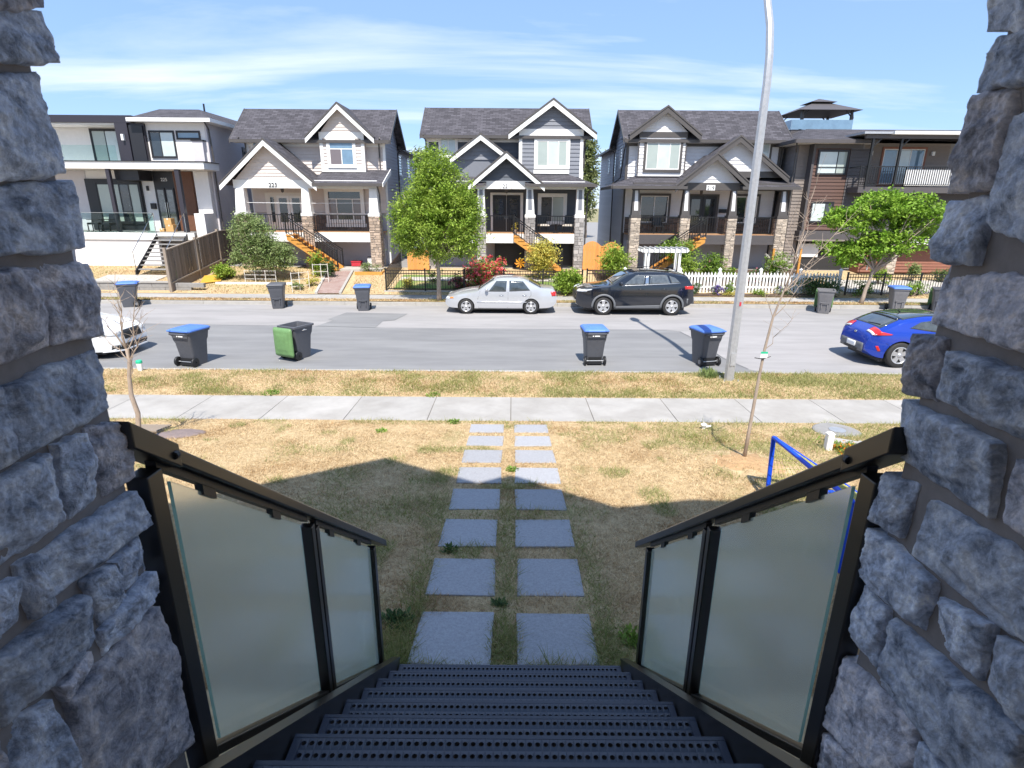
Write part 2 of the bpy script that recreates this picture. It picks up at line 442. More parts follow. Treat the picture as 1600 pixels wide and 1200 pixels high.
# footpaths: slabs with recessed joints
def footpath(name, y0, y1, z, tilt, x_off, pitch, mat):
    e = bpy.data.objects.new(name, None); col.objects.link(e); e['kind'] = 'structure'
    b = MB(); b.box(-100, 100, y0 + .01, y1 - .01, -.2, z - .022); b.build('joint_bed', MATS['concrete_joint'], e)
    s = MB(); g2 = .006
    s.add([(-pitch / 2 + g2, 0, -.1), (pitch / 2 - g2, 0, -.1), (pitch / 2 - g2, y1 - y0, -.1), (-pitch / 2 + g2, y1 - y0, -.1),
           (-pitch / 2 + g2, 0, 0), (pitch / 2 - g2, 0, 0), (pitch / 2 - g2, y1 - y0, -tilt), (-pitch / 2 + g2, y1 - y0, -tilt)],
          [(3, 2, 1, 0), (4, 5, 6, 7), (0, 1, 5, 4), (1, 2, 6, 5), (2, 3, 7, 6), (3, 0, 4, 7)])
    o = s.build('footpath_slab', mat, bevel=.008); mesh = o.data; md = o
    for i in range(-20, 21):
        c = o.copy(); col.objects.link(c); c.parent = e; c.location = (x_off + i * pitch, y0, z)
    bpy.data.objects.remove(o)
footpath('footpath_near', 10.0, 11.47, .175, .02, .78, 1.60, MATS['concrete'])
footpath('footpath_far', 24.45, 25.65, .165, .01, .3, 1.6, MATS['concrete'])
# far verge strip and far yards
def far_z(y): return .15 if y < 25.6 else (.16 + .66 * min(1, (y - 25.6) / 5.2))
def yard(name, x0, x1, y0, y1, mat, dz=0.):
    m = MB(); n = 8
    ys = [y0 + (y1 - y0) * j / n for j in range(n + 1)]; k = max(2, int((x1 - x0) / .6))
    xs = [x0 + (x1 - x0) * i / k for i in range(k + 1)]; nx = len(xs)
    m.add([(x, y, far_z(y) + dz + .02 * noise.noise((x, y, 5))) for y in ys for x in xs], [(j * nx + i, j * nx + i + 1, (j + 1) * nx + i + 1, (j + 1) * nx + i) for j in range(n) for i in range(nx - 1)])
    return structure(m.build(name, mat, smooth=True))
M('green_lawn', (.14, .21, .045), .95, c2=(.36, .29, .13), vs=.9, var=.3, bump=.02, bs=18, c2pos=(.5, .62))
M('pale_path', (.42, .39, .35), .9, var=.1, vs=2)
yard('verge_far', -90, 90, 23.9, 24.46, LAWN)
yard('yard', -90, 90, 25.64, 31.0, LAWN)
m = MB(); m.box(-90, 90, 31.0, 120, -.3, .80); structure(m.build('yard_back', MATS['concrete_grey']))
yard('yard_lawn', -5.6, 3.3, 26.5, 29.2, MATS['green_lawn'], .03)
yard('yard_path', -5.6, 3.2, 28.0, 28.7, MATS['pale_path'], .05)
yard('garden_bed', 4.2, 15.2, 26.9, 30.9, MATS['mulch'], .03)
yard('garden_strip', 6.8, 14.8, 25.68, 26.1, MATS['mulch'], .04)
yard('garden_path', 15.6, 23, 26.3, 28.8, MATS['pale_path'], .03)
# paving slabs through the lawn
e = bpy.data.objects.new('slab_path', None); col.objects.link(e); e['kind'] = 'structure'
rows = [(9.21, 9.72), (8.43, 8.98), (7.62, 8.20), (6.79, 7.39), (5.93, 6.57), (5.02, 5.66), (4.13, 4.77), (3.25, 3.88)]
PAVERS = []
for (y0, y1) in rows:
    for (x0, x1) in ((-.745, -.145), (.055, .66)):
        j = lambda: random.uniform(-.012, .012)
        a = [(x0 + j(), y0 + j()), (x1 + j(), y0 + j()), (x1 + j(), y1 + j()), (x0 + j(), y1 + j())]
        PAVERS.append((x0, x1, y0, y1))
        zf = lambda y: .18 + .112 * (10.0 - y) + .012
        m = MB(); m.add([(x, y, zf(y) - .06) for x, y in a] + [(x, y, zf(y)) for x, y in a], [(3, 2, 1, 0), (4, 5, 6, 7), (0, 1, 5, 4), (1, 2, 6, 5), (2, 3, 7, 6), (3, 0, 4, 7)])
        m.build('paving_slab', MATS['paver'], e, bevel=.008)

# ------------------------------------------------------------------ grass as blades
def grass_mat(name, dry1, dry2, g1, g2, lo, hi, scale):
    mt = bpy.data.materials.new(name); mt.use_nodes = True
    t = mt.node_tree; L = t.links.new; b = t.nodes['Principled BSDF']; b.inputs['Roughness'].default_value = .7; b.inputs['Specular IOR Level'].default_value = .2
    geo = t.nodes.new('ShaderNodeNewGeometry')
    at = t.nodes.new('ShaderNodeAttribute'); at.attribute_name = 'green'
    def two(a, c):
        mx = t.nodes.new('ShaderNodeMix'); mx.data_type = 'RGBA'; L(geo.outputs['Random Per Island'], mx.inputs['Factor'])
        mx.inputs['A'].default_value = (*a, 1); mx.inputs['B'].default_value = (*c, 1); return mx.outputs['Result']
    pa = t.nodes.new('ShaderNodeAttribute'); pa.attribute_name = 'patch'
    hs = t.nodes.new('ShaderNodeMix'); hs.data_type = 'RGBA'; L(pa.outputs['Fac'], hs.inputs['Factor']); L(two(tuple(c * k for c, k in zip(dry1, (.72, .60, .50))), tuple(c * k for c, k in zip(dry2, (.72, .62, .52)))), hs.inputs['A']); L(two(dry1, dry2), hs.inputs['B'])
    mx = t.nodes.new('ShaderNodeMix'); mx.data_type = 'RGBA'; L(at.outputs['Fac'], mx.inputs['Factor']); L(hs.outputs['Result'], mx.inputs['A']); L(two(g1, g2), mx.inputs['B'])
    L(mx.outputs['Result'], b.inputs['Base Color'])
    tl = t.nodes.new('ShaderNodeBsdfTranslucent'); L(mx.outputs['Result'], tl.inputs[0])
    ms = t.nodes.new('ShaderNodeMixShader'); ms.inputs[0].default_value = .3; L(b.outputs[0], ms.inputs[1]); L(tl.outputs[0], ms.inputs[2])
    L(ms.outputs[0], t.nodes['Material Output'].inputs['Surface'])
    return mt
GRASS = grass_mat('grass_blades', (.31, .215, .115), (.86, .69, .44), (.12, .17, .035), (.32, .35, .11), 0, 0, 1)

def vnoise(x, y, s, seed):
    """cheap smooth value noise on arrays, 0..1"""
    r = np.random.default_rng(seed).random((256, 256))
    X, Y = x * s, y * s; xi = np.floor(X).astype(int); yi = np.floor(Y).astype(int); fx = X - xi; fy = Y - yi
    fx = fx * fx * (3 - 2 * fx); fy = fy * fy * (3 - 2 * fy)
    g = lambda a, b: r[a % 256, b % 256]
    return (g(xi, yi) * (1 - fx) + g(xi + 1, yi) * fx) * (1 - fy) + (g(xi, yi + 1) * (1 - fx) + g(xi + 1, yi + 1) * fx) * fy

def blades(name, x, y, z, h, wd, lean, green, mat):
    n = len(x); a = rng.random(n) * 2 * np.pi; la = rng.random(n) * 2 * np.pi
    dx, dy = np.cos(a) * wd / 2, np.sin(a) * wd / 2
    lx, ly = np.cos(la) * lean * h, np.sin(la) * lean * h
    co = np.empty((n, 3, 3))
    co[:, 0] = np.stack([x - dx, y - dy, z], 1); co[:, 1] = np.stack([x + dx, y + dy, z], 1)
    co[:, 2] = np.stack([x + lx, y + ly, z + h], 1)
    me = bpy.data.meshes.new(name)
    me.vertices.add(3 * n); me.vertices.foreach_set('co', co.ravel())
    me.loops.add(3 * n); me.loops.foreach_set('vertex_index', np.arange(3 * n, dtype=np.int32))
    me.polygons.add(n); me.polygons.foreach_set('loop_start', np.arange(0, 3 * n, 3, dtype=np.int32))
    me.update(); me.validate()
    at = me.attributes.new('green', 'FLOAT', 'POINT'); at.data.foreach_set('value', np.repeat(green, 3).astype(np.float32))
    pt = np.clip((vnoise(x, y, .9, 31) * .45 + vnoise(x, y, 2.7, 32) * .35 + vnoise(x, y, 7., 33) * .2 - .30) * 3.0, 0, 1)
    at = me.attributes.new('patch', 'FLOAT', 'POINT'); at.data.foreach_set('value', np.repeat(pt, 3).astype(np.float32))
    me.materials.append(mat)
    o = bpy.data.objects.new(name, me); col.objects.link(o); o['kind'] = 'stuff'
    return o

def zarr(f, x, y):
    return np.array([f(a, b) for a, b in zip(x, y)])

def lawn_z_arr(x, y):
    yc = np.clip(y, 3.0, 10.0); z = .18 + .112 * (10 - yc)
    return z + .13 * np.exp(-((x - 3.44) ** 2 + (y - 7.6) ** 2) / .45) - .006
def scatter(n, x0, x1, y0, y1, dens_near=1.):
    return rng.uniform(x0, x1, n), rng.uniform(y0, y1, n)

N = 520000
y = 3.0 + 6.98 * rng.random(N) ** 1.35
x = (rng.random(N) * 2 - 1) * (2.2 + y * .98)
keep = np.ones(N, bool)
for (x0, x1, y0, y1) in PAVERS:
    ov = .012 + .03 * rng.random(N) ** 2.5; ins = (x > x0 + ov) & (x < x1 - ov) & (y > y0 + ov) & (y < y1 - ov)
    keep &= ~ins
keep &= ~((np.abs(x) < .82) & (y < 3.2))
keep &= ~((x - 5.86) ** 2 / .42 ** 2 + (y - 9.45) ** 2 / .30 ** 2 < 1)
d2 = (x - 3.44) ** 2 + (y - 7.5) ** 2
keep &= ~((d2 < .16 + .25 * vnoise(x, y, 3.5, 41)) & (rng.random(N) < .82))
x, y = x[keep], y[keep]; n = len(x)
big = vnoise(x, y, .55, 1) * .6 + vnoise(x, y, 1.7, 2) * .4
# greener between and beside the slabs, by the footpath edge and at the stair foot
edge = np.exp(-((np.abs(x + .04) - .78) / .12) ** 2) + np.exp(-((x + .045) / .10) ** 2)
edge *= np.clip((7.4 - y) / 3.5, 0, 1) * .9
tuft = (vnoise(x, y, 2.2, 3) > .83) * .75
foot = np.clip((3.9 - y) / .8, 0, 1) * np.clip((1.4 - np.abs(x)) / .5, 0, 1) * .6
path_edge = np.exp(-((y - 9.9) / .16) ** 2) * (vnoise(x, y, 1.1, 4) > .5) * .8
right = np.clip((x - 2.2) / 1.6, 0, 1) * np.clip((y - 7.6) / 1.2, 0, 1) * (.25 + .7 * (vnoise(x, y, 1.4, 5) > .45))
gp = np.clip((big - .62) * 3.0, 0, .5) + edge * .75 + tuft + foot + path_edge + right * .75
green = (rng.random(n) < np.clip(gp, 0, .9)).astype(float) * rng.uniform(.6, 1, n)
h = rng.uniform(.012, .040, n) * (1 + .9 * (green > .2)) * (.55 + 1.0 * vnoise(x, y, 3.1, 6))
blades('lawn_grass', x, y, lawn_z_arr(x, y), h, rng.uniform(.004, .009, n) * (.75 + y * .055), rng.uniform(.3, 2.2, n), green, GRASS)
tag(bpy.data.objects['lawn_grass'], 'sun bleached straw coloured lawn grass with green tufts beside the slabs', 'grass')
N = 150000
x = rng.uniform(-15, 15, N); y = rng.uniform(11.46, 13.5, N)
z = .155 - .02 * (y - 11.5) / 2 + .03 * np.exp(-((y - 12.5) / .5) ** 2) - .006
big = vnoise(x, y, .8, 11) * .5 + vnoise(x, y, 2.1, 12) * .5
gp = np.clip((big - .45) * 2.8, 0, .8) + np.exp(-((y - 11.65) / .2) ** 2) * (vnoise(x, y * .3, .9, 13) > .42) * .8 + .08 + np.clip((x - 3) / 8, 0, .3)
green = (rng.random(N) < np.clip(gp, 0, .92)).astype(float) * rng.uniform(.6, 1, N)
h = rng.uniform(.02, .055, N) * (.6 + .8 * vnoise(x, y, 1.9, 14)) * (1 + .6 * (green > .2))
blades('verge_grass', x, y, z, h, rng.uniform(.008, .016, N), rng.uniform(.2, 1.6, N), green, GRASS)
tag(bpy.data.objects['verge_grass'], 'dry verge grass with green patches between footpath and road', 'grass')
N = 90000
x = rng.uniform(-26, 26, N)
far = rng.random(N) < .30
y = np.where(far, rng.uniform(23.92, 24.45, N), rng.uniform(25.7, 30.8, N))
ok = far | ((x < -5.9) & (y > 25.7) & ~((np.abs(x + 8.3 + (y - 25.6) * .16) < .85))) | ((x > -5.7) & (x < 3.2) & ((y < 26.2) | ((y > 26.6) & (y < 29)))) | ((x > 3.3) & (y < 25.72 + .3)) | ((x > 15.5) & (y > 25.7) & (y < 26.3))
ok &= ~((x < -15.4) & (y > 25.7) & (y < 26.6))
x, y, far = x[ok], y[ok], far[ok]; n = len(x)
z = np.where(y < 25.6, .15, .16 + .66 * np.minimum(1, (y - 25.6) / 5.2)) - .005
gp = np.where((x > -5.7) & (x < 3.2) & (y > 26.5), .85, np.clip((vnoise(x, y, .7, 21) - .45) * 2.2, .05, .7))
green = (rng.random(n) < gp).astype(float) * rng.uniform(.6, 1, n)
blades('yard_grass', x, y, z, rng.uniform(.03, .08, n), rng.uniform(.015, .035, n), rng.uniform(.2, 1.4, n), green, GRASS)
tag(bpy.data.objects['yard_grass'], 'patchy grass in the front yards and verge across the road', 'grass')
# weeds: broad-leaf clumps
def weed_clump(x, y, z, r, n, name, label, mat='leaf_shrub', hh=.09):
    m = MB()
    for i in range(2 * n):
        a = random.uniform(0, 6.28); d = r * math.sqrt(random.random()); px, py = x + math.cos(a) * d, y + math.sin(a) * d
        l = random.uniform(.025, .06); b = random.uniform(0, 6.28); wv = l * .28; up = random.uniform(.2, 1) * hh * (1 - .5 * d / r)
        c, s_ = math.cos(b), math.sin(b)
        m.add([(px, py, z), (px + c * l * .5 - s_ * wv, py + s_ * l * .5 + c * wv, z + up * .7), (px + c * l, py + s_ * l, z + up), (px + c * l * .5 + s_ * wv, py + s_ * l * .5 - c * wv, z + up * .7)], [(0, 1, 2, 3)])
    return tag(m.build(name, MATS[mat]), label, 'weed')
weed_clump(-.92, 3.75, lawn_z(-.92, 3.75), .13, 90, 'weed', 'leafy green weed beside the slab nearest the stair foot, left of it', 'leaf_dark')
weed_clump(.95, 3.55, lawn_z(.95, 3.55), .11, 60, 'weed', 'leafy green weed beside the slab nearest the stair foot, right of it', 'leaf_shrub')
weed_clump(-.62, 4.93, lawn_z(-.62, 4.93), .06, 22, 'weed', 'small weed at the front edge of the third left slab from the stair', 'leaf_dark')
weed_clump(-.1, 4.0, lawn_z(-.1, 4.0), .05, 20, 'weed', 'small weed in the grass gap between the two nearest slab rows', 'leaf_dark')
weed_clump(.02, 7.3, lawn_z(.02, 7.3), .07, 40, 'weed', 'small weed between the slabs at the house shadow edge')
weed_clump(-1.1, 9.85, lawn_z(-1.1, 9.85), .12, 50, 'weed', 'green weed at the footpath edge left of the slab path')
weed_clump(-2.3, 9.2, lawn_z(-2.3, 9.2), .1, 40, 'weed', 'lone green tuft on the dry lawn left of the slab path')
weed_clump(-5.25, 11.62, .15, .2, 80, 'weed', 'bright green weed at the verge edge before the left blue bin')
weed_clump(-1.7, 11.55, .15, .16, 60, 'weed', 'bright green weed overhanging the footpath near the middle of the verge')
weed_clump(4.75, 13.1, .15, .22, 120, 'weed', 'tall pale weed at the foot of the street lamp', 'leaf_olive', .35)
LEFT_STONES = [
  [(1.08, 4.481), (1.24, 4.543), (1.22, 4.448), (1.06, 4.4)],
  [(1.06, 4.392), (1.22, 4.438), (1.2, 4.355), (1.03, 4.316)],
  [(1.03, 4.295), (1.17, 4.325), (1.18, 4.156), (0.97, 4.132)],
  [(0.95, 4.114), (1.19, 4.139), (1.18, 4.01), (0.92, 4.011)],
  [(0.91, 3.983), (1.05, 3.981), (1.05, 3.837), (0.86, 3.829)],
  [(1.08, 3.985), (1.19, 3.971), (1.17, 3.832), (1.07, 3.838)],
  [(0.93, 3.785), (1.17, 3.798), (1.16, 3.664), (0.92, 3.67)],
  [(0.84, 3.782), (0.92, 3.787), (0.91, 3.669), (0.81, 3.669)],
  [(1.1, 3.642), (1.17, 3.628), (1.18, 3.489), (1.11, 3.481)],
  [(1.01, 3.643), (1.08, 3.636), (1.08, 3.496), (1.01, 3.49)],
  [(0.82, 3.629), (0.98, 3.64), (0.98, 3.498), (0.78, 3.489)],
  [(0.92, 3.46), (1.17, 3.451), (1.2, 3.347), (0.92, 3.357)],
  [(0.87, 3.468), (0.91, 3.461), (0.9, 3.359), (0.87, 3.353)],
  [(0.77, 3.468), (0.85, 3.451), (0.84, 3.376), (0.74, 3.373)],
  [(1.0, 3.335), (1.07, 3.324), (1.09, 3.233), (1.02, 3.223)],
  [(1.08, 3.328), (1.16, 3.333), (1.18, 3.233), (1.1, 3.244)],
  [(1.01, 3.208), (1.17, 3.227), (1.19, 3.154), (1.01, 3.141)],
  [(0.77, 3.346), (0.98, 3.319), (0.99, 3.203), (0.76, 3.219)],
  [(0.88, 3.188), (0.97, 3.177), (0.97, 3.145), (0.89, 3.144)],
  [(0.89, 3.135), (1.17, 3.127), (1.19, 2.654), (0.85, 2.82)],
  [(0.78, 3.207), (0.85, 3.179), (0.86, 2.994), (0.74, 3.032)],
  [(0.66, 3.252), (0.75, 3.209), (0.73, 3.064), (0.62, 3.116)],
]
RIGHT_STONES = [
  [(1.22, 4.51), (1.02, 4.462), (0.99, 4.377), (1.2, 4.417)],
  [(1.19, 4.404), (1.01, 4.374), (0.99, 4.305), (1.21, 4.314)],
  [(1.2, 4.305), (1.12, 4.298), (1.1, 4.14), (1.18, 4.138)],
  [(1.11, 4.261), (0.96, 4.255), (0.87, 3.994), (1.09, 4.078)],
  [(1.2, 4.108), (1.1, 4.115), (1.11, 3.999), (1.2, 3.999)],
  [(1.19, 3.966), (0.91, 3.991), (0.87, 3.866), (1.17, 3.868)],
  [(1.21, 3.828), (1.14, 3.839), (1.13, 3.711), (1.22, 3.707)],
  [(1.1, 3.823), (0.86, 3.829), (0.82, 3.714), (1.1, 3.726)],
  [(1.21, 3.68), (0.95, 3.689), (0.93, 3.549), (1.21, 3.548)],
  [(1.22, 3.499), (1.12, 3.514), (1.13, 3.383), (1.23, 3.375)],
  [(1.06, 3.51), (0.73, 3.525), (0.68, 3.388), (1.07, 3.371)],
  [(0.91, 3.676), (0.75, 3.678), (0.71, 3.556), (0.88, 3.568)],
  [(1.2, 3.348), (1.01, 3.347), (1.01, 3.226), (1.21, 3.206)],
  [(1.19, 3.188), (1.11, 3.186), (1.1, 3.031), (1.19, 3.035)],
  [(1.09, 3.185), (0.75, 3.229), (0.73, 3.042), (1.08, 2.997)],
  [(0.98, 3.325), (0.86, 3.365), (0.86, 3.248), (0.97, 3.228)],
  [(0.84, 3.358), (0.68, 3.396), (0.63, 3.253), (0.83, 3.247)],
  [(1.22, 2.956), (0.95, 3.012), (0.94, 2.829), (1.22, 2.719)],
  [(1.21, 2.69), (0.96, 2.797), (0.95, 2.633), (1.21, 2.471)],
  [(0.92, 2.997), (0.74, 3.021), (0.73, 2.908), (0.91, 2.846)],
]
# ================================================================== our porch: columns, stairs, railings, house
# stones of the two faces towards the stairs: corners (y, z) as laid, top far/near first
def stone_mat():
    mt = bpy.data.materials.new('column_stone'); mt.use_nodes = True
    t = mt.node_tree; L = t.links.new; b = t.nodes['Principled BSDF']; b.inputs['Roughness'].default_value = .85
    b.inputs['Specular IOR Level'].default_value = .25
    geo = t.nodes.new('ShaderNodeNewGeometry'); oi = t.nodes.new('ShaderNodeObjectInfo')
    n1 = node(t, 'ShaderNodeTexNoise', Scale=16, Detail=9, Roughness=.68, Distortion=.6); L(geo.outputs['Position'], n1.inputs['Vector'])
    n2 = node(t, 'ShaderNodeTexNoise', Scale=95, Detail=8, Roughness=.72); L(geo.outputs['Position'], n2.inputs['Vector'])
    r1 = t.nodes.new('ShaderNodeValToRGB'); e = r1.color_ramp.elements
    e[0].position = .33; e[0].color = (.14, .175, .24, 1); e[1].position = .50; e[1].color = (.48, .545, .67, 1)
    x = e.new(.66); x.color = (.78, .82, .88, 1)
    L(n1.outputs['Fac'], r1.inputs[0])
    mr = t.nodes.new('ShaderNodeMapRange'); mr.inputs['To Min'].default_value = .80; mr.inputs['To Max'].default_value = 1.28
    L(oi.outputs['Random'], mr.inputs['Value'])
    mr2 = t.nodes.new('ShaderNodeMapRange'); mr2.inputs['From Min'].default_value = .3; mr2.inputs['From Max'].default_value = .7; mr2.inputs['To Min'].default_value = .74; mr2.inputs['To Max'].default_value = 1.2
    L(n2.outputs['Fac'], mr2.inputs['Value'])
    mm = t.nodes.new('ShaderNodeMath'); mm.operation = 'MULTIPLY'; L(mr.outputs[0], mm.inputs[0]); L(mr2.outputs[0], mm.inputs[1])
    hs = t.nodes.new('ShaderNodeHueSaturation'); L(r1.outputs[0], hs.inputs['Color']); L(mm.outputs[0], hs.inputs['Value'])
    L(hs.outputs[0], b.inputs['Base Color'])
    vo = node(t, 'ShaderNodeTexVoronoi', Scale=55); vo.feature = 'SMOOTH_F1'; L(geo.outputs['Position'], vo.inputs['Vector'])
    ad = t.nodes.new('ShaderNodeMath'); ad.operation = 'MULTIPLY_ADD'; ad.inputs[1].default_value = .45
    L(vo.outputs['Distance'], ad.inputs[0]); L(n2.outputs['Fac'], ad.inputs[2])
    # some stones lean to warm grey, others to slate
    tw = t.nodes.new('ShaderNodeMix'); tw.data_type = 'RGBA'; tw.blend_type = 'MULTIPLY'
    wr = t.nodes.new('ShaderNodeMath'); wr.operation = 'FRACT'; wm = t.nodes.new('ShaderNodeMath'); wm.operation = 'MULTIPLY'; wm.inputs[1].default_value = 7.31; L(oi.outputs['Random'], wm.inputs[0]); L(wm.outputs[0], wr.inputs[0])
    wg = t.nodes.new('ShaderNodeMath'); wg.operation = 'GREATER_THAN'; wg.inputs[1].default_value = .68; L(wr.outputs[0], wg.inputs[0]); L(wg.outputs[0], tw.inputs['Factor'])
    L(hs.outputs[0], tw.inputs['A']); tw.inputs['B'].default_value = (1.06, .94, .86, 1); L(tw.outputs['Result'], b.inputs['Base Color'])
    bp = t.nodes.new('ShaderNodeBump'); bp.inputs['Strength'].default_value = .85; bp.inputs['Distance'].default_value = .012
    L(ad.outputs[0], bp.inputs['Height']); L(bp.outputs[0], b.inputs['Normal'])
    return mt
STONE = stone_mat()
M('mortar', (.19, .178, .178), .95, var=.15, vs=14, bump=.004, bs=120)

def stone(quad, place, depth, parent, seed, nu=56, nv=40, lift=0.0):
    """quad: four (s, t) corners on a face; place(s, t, out) -> world point. A rough cut block with rounded arrises."""
    a, b_, c, d = [Vector(p) for p in quad]
    m = MB(); o1 = random.Random(seed)
    ox, oy = o1.uniform(0, 50), o1.uniform(0, 50)
    tilt_u, tilt_v = o1.uniform(-.012, .012), o1.uniform(-.010, .010)
    diag = max((b_ - a).length, (d - a).length)
    vs = []; n_ring = 0
    cen0 = (a + b_ + c + d) / 4; chips = []
    for _ in range(9):                                   # flat spalls knocked off the arrises
        e0, e1 = o1.choice([(a, b_), (b_, c), (c, d), (d, a)]); pc = e0.lerp(e1, o1.random()); dv = (pc - cen0); dv = (dv.normalized() if dv.length else Vector((1, 0))); an = o1.uniform(-.7, .7); dv = Vector((dv.x * math.cos(an) - dv.y * math.sin(an), dv.x * math.sin(an) + dv.y * math.cos(an)))
        chips.append((pc - dv * o1.uniform(.008, .035), dv, o1.uniform(.25, .8)))
    def pt(u, v):
        return a.lerp(b_, u).lerp(d.lerp(c, u), v)
    inner = {}
    for j in range(nv + 1):
        for i in range(nu + 1):
            u = i / nu; v = j / nv
            # corner rounding
            uu, vv = u * 2 - 1, v * 2 - 1
            k = .015
            cu = uu * (1 - k * max(0, abs(vv) - .55) ** 2 * 2.4); cv = vv * (1 - k * max(0, abs(uu) - .55) ** 2 * 2.4)
            p = pt((cu + 1) / 2, (cv + 1) / 2)
            # wobbling arris
            e = max(abs(uu), abs(vv)) ** 6
            w1 = .006 + noise.noise((p.x * 14 + ox, p.y * 14 + oy, 1)) * .009 + noise.noise((p.x * 45 + ox, p.y * 45 + oy, 5)) * .006
            cen = (a + b_ + c + d) / 4
            dirv = (p - cen); dirv = dirv.normalized() if dirv.length > 1e-6 else dirv
            p = p + dirv * w1 * e
            sx = min(1, (1 - abs(uu)) * (b_ - a).length / 2 / .006); sy = min(1, (1 - abs(vv)) * (d - a).length / 2 / .006)
            edge = (1 - (1 - sx) ** 2) * .55 + .45 * sx; edge2 = (1 - (1 - sy) ** 2) * .55 + .45 * sy
            prof = min(edge, edge2) ** .5
            rg = 1 - abs(noise.noise((p.x * 9 + ox, p.y * 15 + oy, 3.3))) * 2; rough = .007 * noise.fractal((p.x * 10 + ox, p.y * 10 + oy, 2.2), .9, 2.1, 4) + .0042 * noise.fractal((p.x * 60 + ox, p.y * 60, 7), .6, 2.2, 5) + .004 * max(0, rg - .5)
            chip = max(0, noise.noise((p.x * 9 + ox, p.y * 9 + oy, 11)) - .30) * .022
            cut = max([0] + [max(0, (p - pc).dot(dv)) * sl for pc, dv, sl in chips]); cut = min(cut, .012)
            out = -cut * prof + depth * (.45 + .55 * prof) + (rough - chip) * prof + tilt_u * uu + tilt_v * vv + lift
            vs.append((p, out))
    W = nu + 1
    verts = [place(p.x, p.y, o_) for p, o_ in vs]
    fs = [(j * W + i, j * W + i + 1, (j + 1) * W + i + 1, (j + 1) * W + i) for j in range(nv) for i in range(nu)]
    rim = [i for i in range(W)] + [j * W + nu for j in range(1, nv + 1)] + [nv * W + i for i in range(nu - 1, -1, -1)] + [j * W for j in range(nv - 1, 0, -1)]
    base = len(verts)
    for r in rim:
        p, o_ = vs[r]; verts.append(place(p.x, p.y, -.03))
    n = len(rim)
    fs += [(rim[k], base + k, base + (k + 1) % n, rim[(k + 1) % n]) for k in range(n)]
    m.add(verts, fs)
    ob = m.build('stone', STONE, parent, smooth=True)
    return ob

def fix_normals(o):
    bm = bmesh.new(); bm.from_mesh(o.data); bmesh.ops.recalc_face_normals(bm, faces=bm.faces); bm.to_mesh(o.data); bm.free()

def coursed(w, z0, z1, seed):
    """rough coursed layout on a w wide face, as quads"""
    r = random.Random(seed); out = []; z = z0
    while z < z1 - .05:
        h = min(r.uniform(.09, .17), z1 - z); x = 0
        while x < w - .04:
            l = r.uniform(.12, .34)
            if w - x - l < .1: l = w - x
            g = .011
            out.append([(x + g, z + h - g), (x + l - g, z + h - g), (x + l - g, z + g), (x + g, z + g)]); x += l
        z += h
    return out

def column(sign, stones, label):
    t = thing('stone_column', label, 'column', (sign * 1.19, .88, .98))
    xi = sign * .905                                   # mortar plane of the face to the stairs
    x0, x1 = sorted((xi, sign * 1.48))
    part('mortar_core', MATS['mortar'], t, (x0, x1, .58, 1.182, .98, 4.98))
    k = 0
    for q in stones:
        cy = sum(p[0] for p in q) / 4
        far = [min(p[0], 1.205) for p in q]
        q2 = [(min(max(p[0] + (.012 if p[0] > 1.14 else 0), .585), 1.215), p[1]) for p in q]
        if min(p[1] for p in q) < 1.0: continue
        o = stone(q2, lambda s, tt, out: (xi - sign * out, s, tt), .025 + .009 * ((k * 37) % 5) / 4, t, 100 + k + (50 if sign > 0 else 0)); fix_normals(o); k += 1
    # rest of the stair-side face: below, above and towards the house
    low = min(min(p[1] for p in q) for q in stones)
    for q in coursed(.6, 1.0, 2.55 if sign < 0 else 2.42, 5 + int(sign)) + coursed(.6, 4.565, 4.97, 9 + int(sign)):
        o = stone([(p[0] + .585, p[1]) for p in q], lambda s, tt, out: (xi - sign * out, s, tt), .03, t, 300 + k, 10, 8); fix_normals(o); k += 1
    for q in coursed(.56, 1.0, 4.97, 21 + int(sign)):   # street face
        o = stone([(p[0], p[1]) for p in q], lambda s, tt, out: (xi + sign * (s + .01), 1.182 + out, tt), .022, t, 500 + k, 10, 8); fix_normals(o); k += 1
    for q in coursed(.58, 1.0, 4.97, 31 + int(sign)):   # outer face
        o = stone([(p[0] + .585, p[1]) for p in q], lambda s, tt, out: (sign * 1.48 + sign * out, s, tt), .03, t, 700 + k, 8, 6); fix_normals(o); k += 1
    return t
column(-1, LEFT_STONES, 'grey split stone porch column left of the stairs')
column(1, RIGHT_STONES, 'grey split stone porch column right of the stairs')

